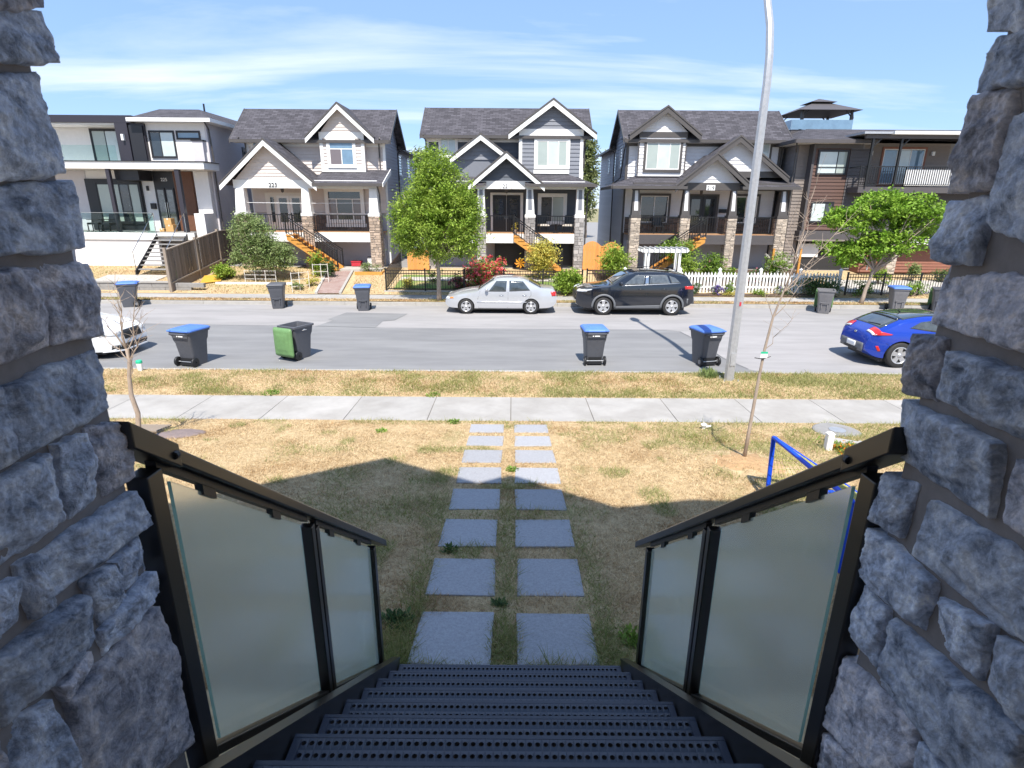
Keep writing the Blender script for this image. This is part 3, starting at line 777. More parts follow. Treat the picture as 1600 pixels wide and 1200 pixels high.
# --- perforated metal stair
def tread_mesh():
    m = MB(); X = .765; D = .262; nose = .045
    nx, ny = 54, 5; cx = 2 * X / nx; cy = (D - .03) / ny
    for j in range(ny):
        for i in range(nx):
            x0, y0 = -X + i * cx, .015 + j * cy
            if i in (0, nx - 1):
                m.add([(x0, y0, 0), (x0 + cx, y0, 0), (x0 + cx, y0 + cy, 0), (x0, y0 + cy, 0)], [(0, 1, 2, 3)]); continue
            c = (x0 + cx / 2, y0 + cy / 2); r = min(cx, cy) * .33; n = 8
            # raised rim round the hole
            ring = [(c[0] + r * math.cos(2 * math.pi * (k + .5) / n), c[1] + r * math.sin(2 * math.pi * (k + .5) / n)) for k in range(n)]
            corners = [(x0 + cx, y0), (x0 + cx, y0 + cy), (x0, y0 + cy), (x0, y0)]
            v = [(a, b, 0) for a, b in corners] + [(a, b, .003) for a, b in ring] + [(a, b, -.018) for a, b in ring]
            # ring k at angle 22.5+45k ; corner 1 (+,+)=45deg between ring0,ring1
            f = []
            cor = {0: 1, 1: 1, 2: 2, 3: 2, 4: 3, 5: 3, 6: 0, 7: 0}
            for k in range(n):
                k2 = (k + 1) % n
                if cor[k] == cor[k2]: f.append((cor[k], 4 + k2, 4 + k))
                else: f.append((cor[k], cor[k2], 4 + k2, 4 + k))
            f += [(4 + k, 4 + (k + 1) % n, 12 + (k + 1) % n, 12 + k) for k in range(n)]
            m.add(v, f)
    m.box(-X, X, 0, .015, -.05, .001); m.box(-X, X, D - .015, D, -.05, .001)
    m.box(-X, -X + .006, .015, D - .015, -.05, -.001); m.box(X - .006, X, .015, D - .015, -.05, -.001)
    o = m.build('tread', MATS['stair_metal']); me = o.data; bpy.data.objects.remove(o); return me
st = thing('metal_staircase', 'dark perforated metal staircase leading down from the porch to the slab path', 'staircase', (0, 3.2, .94))
TM = tread_mesh()
for k in range(8):
    inst(TM, 'tread', st, (0, 3.13 - .265 * k - .262, 1.06 + .205 * k))
for s in (-1, 1):
    m = MB(); x0, x1 = sorted((s * .772, s * .80))
    m.yz([(3.16, .90), (3.16, 1.075), (1.02, 2.730), (1.02, 2.50)], x0, x1)
    m.build('stringer', MATS['rail_metal'], st)
    m = MB(); xa, xb = sorted((s * .768, s * .822))
    m.yz([(3.16, 1.076), (3.17, 1.086), (1.02, 2.744), (1.02, 2.731)], xa, xb)
    m.build('stringer_cap', MATS['rail_metal'], st)
# --- glass railings
def railing(s, label):
    t = thing('glass_railing', label, 'railing', (s * .9, 2.2, 1.7))
    zt = lambda y: 3.500 - .785 * (y - 1.25)
    zb = lambda y: 2.35 - .80 * (y - 1.54)
    X = s * .9
    def post(y0, y1, z0, extra=0):
        m = MB(); m.box(X - .028, X + .028, y0, y1, z0, zt(y1) - .01 + extra); m.build('post', MATS['rail_metal'], t, bevel=.004)
    post(1.215, 1.275, 2.45); post(2.155, 2.195, 1.66); post(2.205, 2.245, 1.66); post(3.10, 3.15, 1.02)
    m = MB()
    m.yz([(1.275, zt(1.275) + .015), (3.40, zt(3.40) + .015), (3.40, zt(3.40) + .065), (1.275, zt(1.275) + .065)], X - .036, X + .036)
    m.build('top_rail', MATS['rail_metal'], t, bevel=.006)
    m = MB(); m.yz([(1.175, zt(1.175) + .006), (1.335, zt(1.335) + .006), (1.335, zt(1.335) + .074), (1.175, zt(1.175) + .074)], X - .043, X + .043); sl = m.build('wall_bracket', MATS['rail_metal'], t, bevel=.004)
    m = MB(); m.lathe([(0, -.012), (.011, -.012), (.011, 0), (0, 0)], 8, (X - s * .043, 1.318, zt(1.318) + .04), 'y'); m.build('bolt', MATS['black_metal'], sl)
    for (y0, y1, ya, yb) in ((1.33, 2.10, 1.275, 2.155), (2.275, 3.085, 2.245, 3.10)):
        m = MB(); m.yz([(ya, zb(ya) - .05), (yb, zb(yb) - .05), (yb, zb(yb) - .012), (ya, zb(ya) - .012)], X - .022, X + .022); m.build('bottom_rail', MATS['rail_metal'], t, bevel=.003)
        m = MB(); m.yz([(ya, zt(ya) - .012), (yb, zt(yb) - .012), (yb, zt(yb) + .014), (ya, zt(ya) + .014)], X - .014, X + .014); m.build('glazing_channel', MATS['black_metal'], t)
        g_ = MB(); g_.yz([(y0, zb(y0)), (y1, zb(y1)), (y1, zt(y1) - .035), (y0, zt(y0) - .035)], X - .005, X + .005)
        o = g_.build('glass_panel', [MATS['frosted'], MATS['frosted_edge']], t)
        for p in o.data.polygons:
            if abs(p.normal.x) < .5: p.material_index = 1
        for f in (.2, .72):
            yy = y0 + (y1 - y0) * f; m = MB(); m.yz([(yy - .03, zt(yy - .03) - .045), (yy + .03, zt(yy + .03) - .045), (yy + .03, zt(yy + .03) - .012), (yy - .03, zt(yy - .03) - .012)], X - .012, X + .012)
            m.build('glass_clip', MATS['black_metal'], o)
    return t
railing(-1, 'black railing with frosted glass panels on the left side of the stairs')
railing(1, 'black railing with frosted glass panels on the right side of the stairs')
# --- our own house: out of frame, stands behind and above the camera and shades the lawn
h0 = thing('porch_house', 'house whose porch and gabled roof shade the near lawn', 'house', (0, -4, .98))
part('porch_floor', MATS['concrete'], h0, (-3.2, 3.2, -1.75, 1.015, 2.45, 2.65))
part('lower_wall', MATS['stucco_white'], h0, (-5.4, 5.4, -10, -1.76, .9, 5.0))
part('upper_wall', MATS['stucco_white'], h0, (-5.4, 5.4, -10, 1.2, 5.005, 7.1))
m = MB(); m.xz([(-5.9, 6.35), (-4.0, 7.70), (-1.75, 10.15), (-.30, 8.68), (.13, 9.15), (1.40, 7.62), (2.4, 7.98), (4.2, 7.9), (5.9, 6.6), (5.9, 6.4), (0, 7.15), (-5.9, 6.2)], -10.3, 1.5)
m.build('roof', MATS['dark_trim'], h0)
part('porch_beam', MATS['white_paint'], h0, (-1.55, 1.55, .7, 1.18, 4.985, 5.004))
# ================================================================== houses across the road
def shingle_mat(name, side=False, base=(.074, .070, .080)):
    mt = bpy.data.materials.new(name); mt.use_nodes = True
    t = mt.node_tree; L = t.links.new; b = t.nodes['Principled BSDF']; b.inputs['Roughness'].default_value = .9; b.inputs['Specular IOR Level'].default_value = .25
    geo = t.nodes.new('ShaderNodeNewGeometry'); sp = t.nodes.new('ShaderNodeSeparateXYZ'); L(geo.outputs['Position'], sp.inputs[0])
    cb = t.nodes.new('ShaderNodeCombineXYZ'); sl = t.nodes.new('ShaderNodeMath'); sl.operation = 'MULTIPLY'; sl.inputs[1].default_value = 1.22
    L(sp.outputs['X' if side else 'Y'], sl.inputs[0]); L(sp.outputs['Y' if side else 'X'], cb.inputs[0]); L(sl.outputs[0], cb.inputs[1])
    br = t.nodes.new('ShaderNodeTexBrick'); L(cb.outputs[0], br.inputs['Vector'])
    br.inputs['Scale'].default_value = 1; br.inputs['Brick Width'].default_value = .33; br.inputs['Row Height'].default_value = .145
    br.inputs['Mortar Size'].default_value = .010; br.inputs['Mortar Smooth'].default_value = .3; br.inputs['Bias'].default_value = -.1
    br.inputs['Color1'].default_value = (*[c * .75 for c in base], 1); br.inputs['Color2'].default_value = (*[c * 1.4 for c in base], 1); br.inputs['Mortar'].default_value = (*[c * .5 for c in base], 1)
    n = node(t, 'ShaderNodeTexNoise', Scale=2.2, Detail=5, Roughness=.6); L(geo.outputs['Position'], n.inputs['Vector'])
    mr = t.nodes.new('ShaderNodeMapRange'); mr.inputs['To Min'].default_value = .7; mr.inputs['To Max'].default_value = 1.3; L(n.outputs['Fac'], mr.inputs['Value'])
    hs = t.nodes.new('ShaderNodeHueSaturation'); L(br.outputs['Color'], hs.inputs['Color']); L(mr.outputs[0], hs.inputs['Value']); L(hs.outputs[0], b.inputs['Base Color'])
    bp = t.nodes.new('ShaderNodeBump'); bp.inputs['Strength'].default_value = .6; bp.inputs['Distance'].default_value = .02; bp.invert = True
    L(br.outputs['Fac'], bp.inputs['Height']); L(bp.outputs[0], b.inputs['Normal'])
    MATS[name] = mt
shingle_mat('shingle'); shingle_mat('shingle_side', True)
M('porch_stone', (.40, .31, .24), .85, var=.25, vs=9, island=.35, bump=.006, bs=40)
M('porch_stone_dark', (.17, .12, .095), .85, var=.3, vs=9, island=.45, bump=.006, bs=40)
M('porch_stone_grey', (.33, .31, .30), .85, var=.25, vs=9, island=.35, bump=.006, bs=40)
M('porch_stone_tan', (.50, .42, .34), .85, var=.22, vs=9, island=.28, bump=.006, bs=40)
M('soffit', (.66, .62, .56), .7)
M('interior_shade', (.03, .028, .028), .9)

BOARD = {}
def board_mesh(exp, mat):
    k = (round(exp, 3), mat)
    if k not in BOARD:
        m = MB(); m.prism([(0, -.004, exp), (0, -.034, 0), (0, .0, 0), (0, .0, exp)], (-.5, 0, 0), (.5, 0, 0))
        o = m.build('siding_board', MATS[mat]); BOARD[k] = o.data; bpy.data.objects.remove(o)
    return BOARD[k]

def siding(wall, x0, x1, z0, z1, y, exp, mat):
    """lap boards on a wall that faces the street"""
    z = z0
    while z < z1 - .02:
        e = min(exp, z1 - z)
        inst(board_mesh(exp, mat), 'siding_board', wall, ((x0 + x1) / 2, y, z), (0, 0, 0), (x1 - x0, 1, e / exp)); z += exp

def siding_side(wall, x, y0, y1, z0, z1, exp, mat, face):
    """lap boards on a wall that faces +X (face=1) or -X (face=-1)"""
    z = z0
    while z < z1 - .02:
        e = min(exp, z1 - z)
        inst(board_mesh(exp, mat), 'siding_board', wall, (x, (y0 + y1) / 2, z), (0, 0, math.pi / 2 * face), (y1 - y0, 1, e / exp)); z += exp

def gable_boards(wall, xc, half, z0, zp, y, exp, mat):
    z = z0
    while z < zp - .06:
        e = min(exp, zp - z); w0 = half * (zp - z) / (zp - z0); w1 = half * (zp - z - e) / (zp - z0)
        m = MB(); m.add([(xc - w0, y - .034, z), (xc + w0, y - .034, z), (xc + w1, y - .004, z + e), (xc - w1, y - .004, z + e), (xc - w0, y, z), (xc + w0, y, z), (xc + w1, y, z + e), (xc - w1, y, z + e)],
                        [(0, 1, 2, 3), (0, 4, 5, 1), (1, 5, 6, 2), (2, 6, 7, 3), (3, 7, 4, 0)])
        m.build('siding_board', MATS[mat], wall); z += exp

def window(h, x0, x1, z0, z1, y, panes, trim='white_paint', tw=.11, sash='white_paint', transom=0., tmats=None, proud=.05, sill=True, sw=.045):
    m = MB()
    m.box(x0 - tw, x1 + tw, y - proud, y, z1, z1 + tw); m.box(x0 - tw, x1 + tw, y - proud - (.02 if sill else 0), y, z0 - tw, z0)
    m.box(x0 - tw, x0, y - proud, y, z0, z1); m.box(x1, x1 + tw, y - proud, y, z0, z1)
    wn = m.build('window', MATS[trim], h, bevel=.006)
    s = MB(); yy0, yy1 = y - proud + .014, y - .002
    s.box(x0, x1, yy0, yy1, z1 - sw, z1); s.box(x0, x1, yy0, yy1, z0, z0 + sw); s.box(x0, x0 + sw, yy0, yy1, z0 + sw, z1 - sw); s.box(x1 - sw, x1, yy0, yy1, z0 + sw, z1 - sw)
    zt = z1 - sw
    if transom:
        zt = z1 - transom; s.box(x0 + sw, x1 - sw, yy0, yy1, zt - sw / 2, zt + sw / 2)
    n = len(panes); ws = [p[1] if isinstance(p, tuple) else 1 for p in panes]; tot = sum(ws); x = x0
    for i, p in enumerate(panes):
        xa, xb = x, x + (x1 - x0) * ws[i] / tot; x = xb
        if i: s.box(xa - sw / 2, xa + sw / 2, yy0, yy1, z0 + sw, zt - (sw / 2 if transom else 0))
        part('pane', MATS[p[0] if isinstance(p, tuple) else p], wn, (xa + sw / 2, xb - sw / 2, y - .024, y - .012, z0 + sw / 2, zt - sw / 3))
    if transom:
        for i, p in enumerate(tmats):
            xa = x0 + (x1 - x0) * i / len(tmats); xb = x0 + (x1 - x0) * (i + 1) / len(tmats)
            part('pane', MATS[p], wn, (xa + sw / 3, xb - sw / 3, y - .024, y - .012, zt + sw / 3, z1 - sw / 2))
    s.build('sash', MATS[sash], wn)
    return wn

def side_window(h, x, y0, y1, z0, z1, face, trim='white_paint', pane='pane_dark'):
    m = MB(); a, b = (x, x + .05) if face > 0 else (x - .05, x)
    m.box(a, b, y0 - .09, y1 + .09, z1, z1 + .09); m.box(a, b, y0 - .09, y1 + .09, z0 - .09, z0); m.box(a, b, y0 - .09, y0, z0, z1); m.box(a, b, y1, y1 + .09, z0, z1)
    wn = m.build('window', MATS[trim], h)
    part('pane', MATS[pane], wn, (x + .012 * face if face > 0 else x - .024, x + .024 if face > 0 else x - .012, y0, y1, z0, z1))

def slab_roof(h, name, quad, t, mat, parent_part=None):
    m = MB(); m.prism(quad, (0, 0, 0), (0, 0, -t)); return m.build(name, MATS[mat], parent_part or h)

def gable(h, xc, half, ze, zp, yf, yb, wall_y, trim, wall_mat, exp=.2, rake_h=.24, z_board=None, sof='soffit', name='gable_roof', wall_half=None, bottom=None):
    """front facing gable: two roof planes, rake boards, boarded triangle"""
    t = .14
    m = MB()
    for s in (-1, 1):
        m.prism([(xc, yf, zp), (xc + s * half, yf, ze), (xc + s * half, yb, ze), (xc, yb, zp)], (0, 0, 0), (0, 0, t * .6))
    rf = m.build(name, MATS['shingle_side'], h)
    sl = (zp - ze) / half
    for s in (-1, 1):
        m = MB(); e = .0
        m.xz([(xc, zp - .004), (xc + s * (half + .02), ze - sl * .02 - .004), (xc + s * (half + .02), ze - rake_h - sl * .02), (xc, zp - rake_h * 1.12)], yf - .045, yf)
        m.build('rake_board', MATS[trim], rf)
        m = MB(); m.xz([(xc, zp + t * .6 + .003), (xc + s * (half + .03), ze + t * .6), (xc + s * (half + .03), ze + .0), (xc, zp)], yf - .075, yf - .001)
        m.build('drip_edge', MATS['dark_trim'], rf)
        # soffit board under the overhang
        m = MB(); m.prism([(xc, yf, zp - .012), (xc + s * half, yf, ze - .012), (xc + s * half, wall_y, ze - .012), (xc, wall_y, zp - .012)], (0, 0, 0), (0, 0, -.02)); m.build('soffit_board', MATS[sof], rf)
    wh = wall_half or half - .05
    zb = bottom if bottom is not None else ze
    zt = zp - .03
    m = MB(); m.xz([(xc - wh, zb), (xc + wh, zb), (xc, zt)], wall_y, wall_y + .1)
    w = m.build('gable_wall', MATS[wall_mat], h)
    gable_boards(w, xc, wh, zb, zt, wall_y, exp, wall_mat)
    return rf

def railing_run(h, x0, x1, y, z0, z1, name='railing', posts=True, step=.125):
    m = MB(); m.box(x0, x1, y - .022, y + .022, z1 - .045, z1); m.box(x0, x1, y - .015, y + .015, z0 + .08, z0 + .115); m.box(x0 - .02, x0 + .02, y - .0225, y + .0225, z0, z1 - .046); m.box(x1 - .02, x1 + .02, y - .0225, y + .0225, z0, z1 - .046)
    r = m.build(name, MATS['black_metal'], h)
    n = max(2, int((x1 - x0) / step)); me = bal_mesh(z1 - .05 - z0 - .11)
    for i in range(1, n): inst(me, 'baluster', r, (x0 + (x1 - x0) * i / n, y, z0 + .11))
    return r
BAL = {}
def bal_mesh(hh):
    k = round(hh, 3)
    if k not in BAL:
        m = MB(); m.box(-.012, .012, -.012, .012, 0, hh); o = m.build('baluster', MATS['black_metal']); BAL[k] = o.data; bpy.data.objects.remove(o)
    return BAL[k]

def stone_clad(h, x0, x1, y0, y1, z0, z1, mat, seed, size=(.14, .34, .09, .18)):
    """small rubble facing stones round a pier: one part, each stone its own block"""
    r = random.Random(seed); m = MB(); g = .012; d = .03
    part('pier_core', MATS['mortar'], h, (x0 + d * .4, x1 - d * .4, y0 + d * .4, y1 - d * .4, z0, z1 - .002))
    def face(w, put):
        z = z0
        while z < z1 - .03:
            hh = min(r.uniform(size[2], size[3]), z1 - z)
            if z1 - z - hh < .05: hh = z1 - z
            x = 0
            while x < w - .02:
                l = r.uniform(size[0], size[1])
                if w - x - l < .08: l = w - x
                put(x + g / 2, x + l - g / 2, z + g / 2, z + hh - g / 2, r.uniform(.6, 1.1) * d); x += l
            z += hh
    def blk(f):
        def put(a, b, c, e_, o):
            j = lambda: r.uniform(-.014, .014)
            ins = .012
            q = [(a + j(), c + j()), (b + j(), c + j()), (b + j(), e_ + j()), (a + j(), e_ + j())]
            cx, cz = (a + b) / 2, (c + e_) / 2
            q2 = [(p[0] + (cx - p[0]) * .12, p[1] + (cz - p[1]) * .12) for p in q]
            m.add([f(p[0], p[1], 0) for p in q] + [f(p[0], p[1], o) for p in q2], [(4, 5, 6, 7), (0, 1, 5, 4), (1, 2, 6, 5), (2, 3, 7, 6), (3, 0, 4, 7)])
        return put
    face(x1 - x0, blk(lambda s, z, o: (x0 + s, y0 + d * .4 - o, z)))
    face(y1 - y0, blk(lambda s, z, o: (x1 - d * .4 + o, y0 + s, z)))
    face(y1 - y0, blk(lambda s, z, o: (x0 + d * .4 - o, y1 - s, z)))
    o = m.build('stone_cladding', MATS[mat], h); o['kind'] = 'stuff'; fix_normals(o)
    return o

def tapered_post(h, x0, x1, X0, X1, y, z0, z1, mat, inset=None, cap=True):
    """upper porch post, wider at the foot"""
    d0, d1 = (X1 - X0) / 2, (x1 - x0) / 2; c0, c1 = (X0 + X1) / 2, (x0 + x1) / 2
    m = MB(); v = []
    for c, d, z in ((c0, d0, z0), (c1, d1, z1)): v += [(c - d, y - d, z), (c + d, y - d, z), (c + d, y + d, z), (c - d, y + d, z)]
    m.add(v, [(3, 2, 1, 0), (4, 5, 6, 7), (0, 1, 5, 4), (1, 2, 6, 5), (2, 3, 7, 6), (3, 0, 4, 7)])
    p = m.build('porch_post', MATS[mat], h)
    if cap: part('post_base', MATS[mat], p, (X0 - .05, X1 + .05, y - d0 - .05, y + d0 + .05, z0 - .08, z0 + .06))
    if inset:
        zz0, zz1 = z0 + .22 * (z1 - z0), z1 - .03
        f = lambda z: (c0 + (c1 - c0) * (z - z0) / (z1 - z0), d0 + (d1 - d0) * (z - z0) / (z1 - z0))
        (ca, da), (cb, db) = f(zz0), f(zz1); k = .5
        m = MB(); m.add([(ca - da * k, y - da - .006, zz0), (ca + da * k, y - da - .006, zz0), (cb + db * k, y - db - .006, zz1), (cb - db * k, y - db - .006, zz1)], [(0, 1, 2, 3)]); m.build('post_panel', MATS[inset], p)
    return p

def stair_side(h, xt, xb, y0, y1, zt, zb, n, mat='cedar', rail=True):
    """wooden stair running sideways along the porch front, from (xt, zt) down to (xb, zb)"""
    s = 1 if xb > xt else -1
    st = MB(); L_ = abs(xb - xt)
    for y in (y0, y1 - .05):
        st.xz([(xt, zt - .02), (xb, zb + .16), (xb, zb - .0), (xb - s * .22, zb - .0), (xt, zt - .34)], y, y + .05)
    so = st.build('stair_stringer', MATS[mat], h); fix_normals(so)
    for i in range(n):
        x = xt + s * L_ * (i + .5) / n; z = zt + (zb - zt) * (i + .7) / n
        part('stair_tread', MATS[mat], h, (x - .16, x + .16, y0 - .03, y1 + .03, z, z + .04))
    if rail:
        for y in (y0, y1):
            m = MB(); m.bar((xt, y, zt + .9), (xb, y, zb + 1.05), .045); m.bar((xt, y, zt + .78), (xb, y, zb + .93), .03); m.bar((xt, y, zt + .08), (xb, y, zb + .24), .03)
            m.box(xt - .025, xt + .025, y - .025, y + .025, zt - .02, zt + .98); m.box(xb - .03, xb + .03, y - .025, y + .025, zb, zb + 1.1)
            r = m.build('stair_railing', MATS['black_metal'], h)
            k = int(L_ / .13)
            for i in range(1, k):
                x = xt + s * L_ * i / k; z = zt + (zb - zt) * i / k
                inst(bal_mesh(.74), 'baluster', r, (x, y, z + .10))

def downpipe(h, pts, mat='dark_trim', r=.04):
    m = MB(); m.tube(pts, r, 6); m.build('downpipe', MATS[mat], h)

def text(h, body, x, y, z, size, mat, name='house_number', align='CENTER', rx=R(90)):
    cu = bpy.data.curves.new(name, 'FONT'); cu.body = body; cu.size = size; cu.align_x = align; cu.extrude = .008
    o = bpy.data.objects.new(name, cu); col.objects.link(o)
    dg = bpy.context.evaluated_depsgraph_get(); me = bpy.data.meshes.new_from_object(o.evaluated_get(dg)); bpy.data.objects.remove(o)
    me.materials.clear(); me.materials.append(MATS[mat])
    n = bpy.data.objects.new(name, me); col.objects.link(n); n.parent = h
    n.location = Vector((x, y, z)) - parent_loc(h); n.rotation_euler = (rx, 0, 0)
    return n

def gable_body(h, x0, x1, rx0, rx1, ze, zr, trim, wall_front, wall_side, exp, yb_rear, rear_in, side_faces, z0=.8):
    """front block with side gables + longer rear block with a low hip roof"""
    YF, YR, YB = 32.7, 34.5, 36.3
    m = MB(); m.box(x0, x1, YF + .001, YB, z0, ze + .02); m.yz([(YF + .002, ze + .02), (YB, ze + .02), (YR, zr - .14)], x0, x1)
    w = m.build('wall', MATS[wall_side], h)
    siding(w, x0, x1, 5.6, ze - .05, YF, exp, wall_front)
    for f in side_faces:
        x = x1 if f > 0 else x0
        siding_side(w, x, YF, YB, .9, ze, .17, wall_side, f)
        z = ze
        while z < zr - .3:                                   # boards of the side gable triangle
            hw = (YR - YF) * (zr - .14 - z) / (zr - .14 - ze)
            inst(board_mesh(.17, wall_side), 'siding_board', w, (x, YR, z), (0, 0, math.pi / 2 * f), (max(.1, 2 * hw - .1), 1, 1)); z += .17
    # corner boards
    for x in (x0, x1): part('corner_board', MATS[trim if trim != 'dark_trim' else 'dark_trim'], w, (x - .09 if x == x0 else x - .05, x + .05 if x == x0 else x + .09, YF - .045, YF + .09, z0, ze - .02))
    eo = .5; dz = (zr - ze) / (YR - YF) * eo
    for nm, a, b in (('roof_front', YF - eo, YR), ('roof_back', YB + eo, YR)):
        slab_roof(h, nm, [(rx0, a, ze - dz + .1), (rx1, a, ze - dz + .1), (rx1, b, zr), (rx0, b, zr)], .10, 'shingle')
    rf = [o for o in h.children if o.name.startswith('roof_front')][0]
    part('gutter', MATS['dark_trim'], rf, (rx0 + .02, rx1 - .02, YF - eo - .09, YF - eo + .012, ze - dz - .06, ze - dz + .085))
    part('eave_soffit', MATS['soffit'], rf, (rx0 + .1, rx1 - .1, YF - eo + .015, YF - .03, ze - dz - .05, ze - dz - .03))
    part('frieze_board', MATS[trim], w, (x0, x1, YF - .04, YF - .026, ze - dz - .20, ze - dz - .055))
    for s, x in ((-1, rx0), (1, rx1)):
        for a in (YF - eo, YB + eo):
            m = MB(); m.yz([(a, ze - dz + .115), (YR, zr + .02), (YR, zr - .20), (a, ze - dz - .10)], x - .02 + s * .02, x + .02 + s * .02); m.build('barge_board', MATS['dark_trim'], rf)
    # ridge ends
    # rear block
    xr0, xr1 = x0 + rear_in, x1 - rear_in
    m = MB(); m.box(xr0, xr1, YB + .001, yb_rear, z0, ze - .25); w2 = m.build('rear_wall', MATS[wall_side], h)
    for f in side_faces: siding_side(w2, xr1 if f > 0 else xr0, YB, yb_rear, .9, ze - .3, .17, wall_side, f)
    e = .4; zz = ze - .25; cx = (xr0 + xr1) / 2
    m = MB(); A = [(xr0 - e, YB, zz), (xr1 + e, YB, zz), (xr1 + e, yb_rear + e, zz), (xr0 - e, yb_rear + e, zz), (cx, YB, zz + 1.3), (cx, yb_rear - 2, zz + 1.3)]
    m.add(A, [(0, 3, 2, 1), (1, 2, 5, 4), (2, 3, 5), (3, 0, 4, 5), (0, 1, 4)]); m.build('rear_roof', MATS['shingle_side'], h)
    for s, x in ((-1, xr0 - e), (1, xr1 + e)): part('rear_gutter', MATS['dark_trim'], h, (x - .05, x + .05, YB, yb_rear + e, zz - .12, zz - .005))
    return w

def shed_roof(h, x0, x1, yf, ze, zt, trim='dark_trim', hipl=0., hipr=0.):
    q = [(x0, yf, ze), (x1, yf, ze), (x1 - hipr, 32.68, zt), (x0 + hipl, 32.68, zt)]
    r = slab_roof(h, 'porch_roof', q, .09, 'shingle')
    part('gutter', MATS['dark_trim'], r, (x0 + .01, x1 - .01, yf - .085, yf + .012, ze - .13, ze + .015))
    return r

def porch(h, x0, x1, piers, zd, beam_mat, fascia_mat, beam=(4.84, 5.2), beam_y=(30.86, 31.14), ceil=True):
    part('porch_deck', MATS['deck_wood'], h, (x0, x1, 30.86, 32.69, zd - .05, zd))
    part('deck_fascia', MATS[fascia_mat], h, (x0, x1, 30.82, 30.862, zd - .34, zd - .02))
    part('deck_beam', MATS[fascia_mat], h, (x0 + .02, x1 - .02, 30.80, 30.84, zd - .50, zd - .342))
    part('porch_beam', MATS[beam_mat], h, (x0, x1, beam_y[0], beam_y[1], beam[0], beam[1]))
    if ceil: part('porch_ceiling', MATS['soffit'], h, (x0 + .02, x1 - .02, beam_y[1] + .002, 32.66, beam[0] + .16, beam[0] + .2))
    part('under_porch_wall', MATS['stucco_grey'], h, (x0 + .15, x1 - .15, 32.3, 32.69, .78, zd - .4))

def light_fixture(h, x, y, z, hang=.0):
    m = MB(); m.lathe([(0, .30), (.02, .28), (.05, .24), (.09, .2), (.075, .0), (.03, -.03), (0, -.05)], 8, (x, y, z)); m.box(x - .008, x + .008, y - .008, y + .008, z + .28, z + .28 + max(.02, hang)); return m.build('porch_lantern', MATS['dark_trim'], h)

# ------------------------------------------------------------------ beige house 223
hA = thing('house', 'beige lap sided two storey house with white trimmed gables, numbered 223', 'house', (-10.6, 32.7, .8), group=None)
wA = gable_body(hA, -14.3, -7.0, -15.0, -6.55, 7.62, 9.1, 'white_paint', 'beige_board', 'bluegrey_siding', .17, 44, .25, (1,))
gable(hA, -9.1, 1.78, 7.36, 9.0, 31.9, 34.3, 32.25, 'white_paint', 'beige_board', .17, z_board=None, wall_half=1.16, bottom=7.6)
part('bay_wall', MATS['beige_board'], hA, (-10.25, -7.93, 32.251, 32.7, 5.72, 7.6))
bw = [o for o in hA.children if o.name.startswith('bay_wall')][0]
siding(bw, -10.25, -7.93, 5.98, 7.4, 32.25, .17, 'beige_board')
part('bay_band', MATS['white_paint'], bw, (-10.27, -7.91, 32.205, 32.235, 7.38, 7.68), (-10.27, -7.91, 32.205, 32.235, 5.72, 5.96), (-10.27, -10.1, 32.2, 32.234, 5.96, 7.38), (-8.08, -7.91, 32.2, 32.234, 5.96, 7.38))
window(hA, -9.78, -8.5, 6.05, 7.24, 32.215, ['pane_taupe', 'pane_blue'], transom=.38, tmats=['pane_blue'], tw=.13)
window(hA, -14.0, -13.2, 6.3, 7.28, 32.67, ['pane_blue'])
# porch gable over the entry
gable(hA, -12.55, 2.46, 4.97, 7.13, 30.5, 33.2, 30.95, 'white_paint', 'beige_board', .165, wall_half=1.84, bottom=5.26, rake_h=.25)
shed_roof(hA, -10.3, -6.7, 30.5, 5.08, 5.86, hipr=.0)
m = MB(); m.yz([(30.5, 5.11), (32.68, 5.90), (32.68, 5.62), (30.5, 4.92)], -6.70, -6.66); m.build('barge_board', MATS['white_paint'], hA)
porch(hA, -14.5, -7.05, None, 2.66, 'white_paint', 'white_paint', beam=(4.84, 5.25))
for (a0, a1, b0, b1, zc, seed) in ((-14.40, -13.98, -14.5, -13.95, 3.55, 1), (-10.98, -10.62, -11.05, -10.55, 3.55, 2), (-7.47, -7.09, -7.54, -7.04, 3.55, 3)):
    tapered_post(hA, a0, a1, b0, b1, 31.0, zc, 4.84, 'white_paint')
    stone_clad(hA, b0 - .02, b1 + .02, 30.72, 31.26, .75, zc - .085, 'porch_stone', seed)
stone_clad(hA, -11.3, -7.3, 32.52, 32.66, 2.67, 3.5, 'porch_stone_dark', 12, (.18, .4, .12, .24))
part('stone_cap', MATS['white_paint'], hA, (-11.3, -7.3, 32.46, 32.695, 3.502, 3.60))
wl = part('porch_wall', MATS['beige_board'], hA, (-14.3, -7.0, 32.60, 32.695, 3.61, 5.1)); siding(wl, -14.3, -7.0, 3.62, 5.05, 32.6, .17, 'beige_board')
window(hA, -10.18, -8.34, 3.22, 4.76, 32.5, [('pane_taupe', .55), ('pane_dark', 1), ('pane_taupe', .55)], transom=.42, tmats=['pane_dark'], tw=.16, proud=.08)
part('window_apron', MATS['white_paint'], hA, (-10.38, -8.14, 32.44, 32.5, 2.86, 3.05))
dr = part('door_surround', MATS['cream_paint'], hA, (-13.62, -11.55, 32.52, 32.6, 2.67, 4.66))
for (a, b) in ((-12.98, -12.3), (-12.27, -11.6)):
    d = part('door', MATS['white_paint'], hA, (a, b, 32.47, 32.518, 2.7, 4.5)); part('door_glass', MATS['pane_dark'], d, (a + .13, b - .13, 32.455, 32.469, 3.1, 4.36)); 
    part('door_handle', MATS['chrome'], d, ((-12.36 if a < -12.5 else -12.24), (-12.33 if a < -12.5 else -12.21), 32.42, 32.469, 3.42, 3.58))
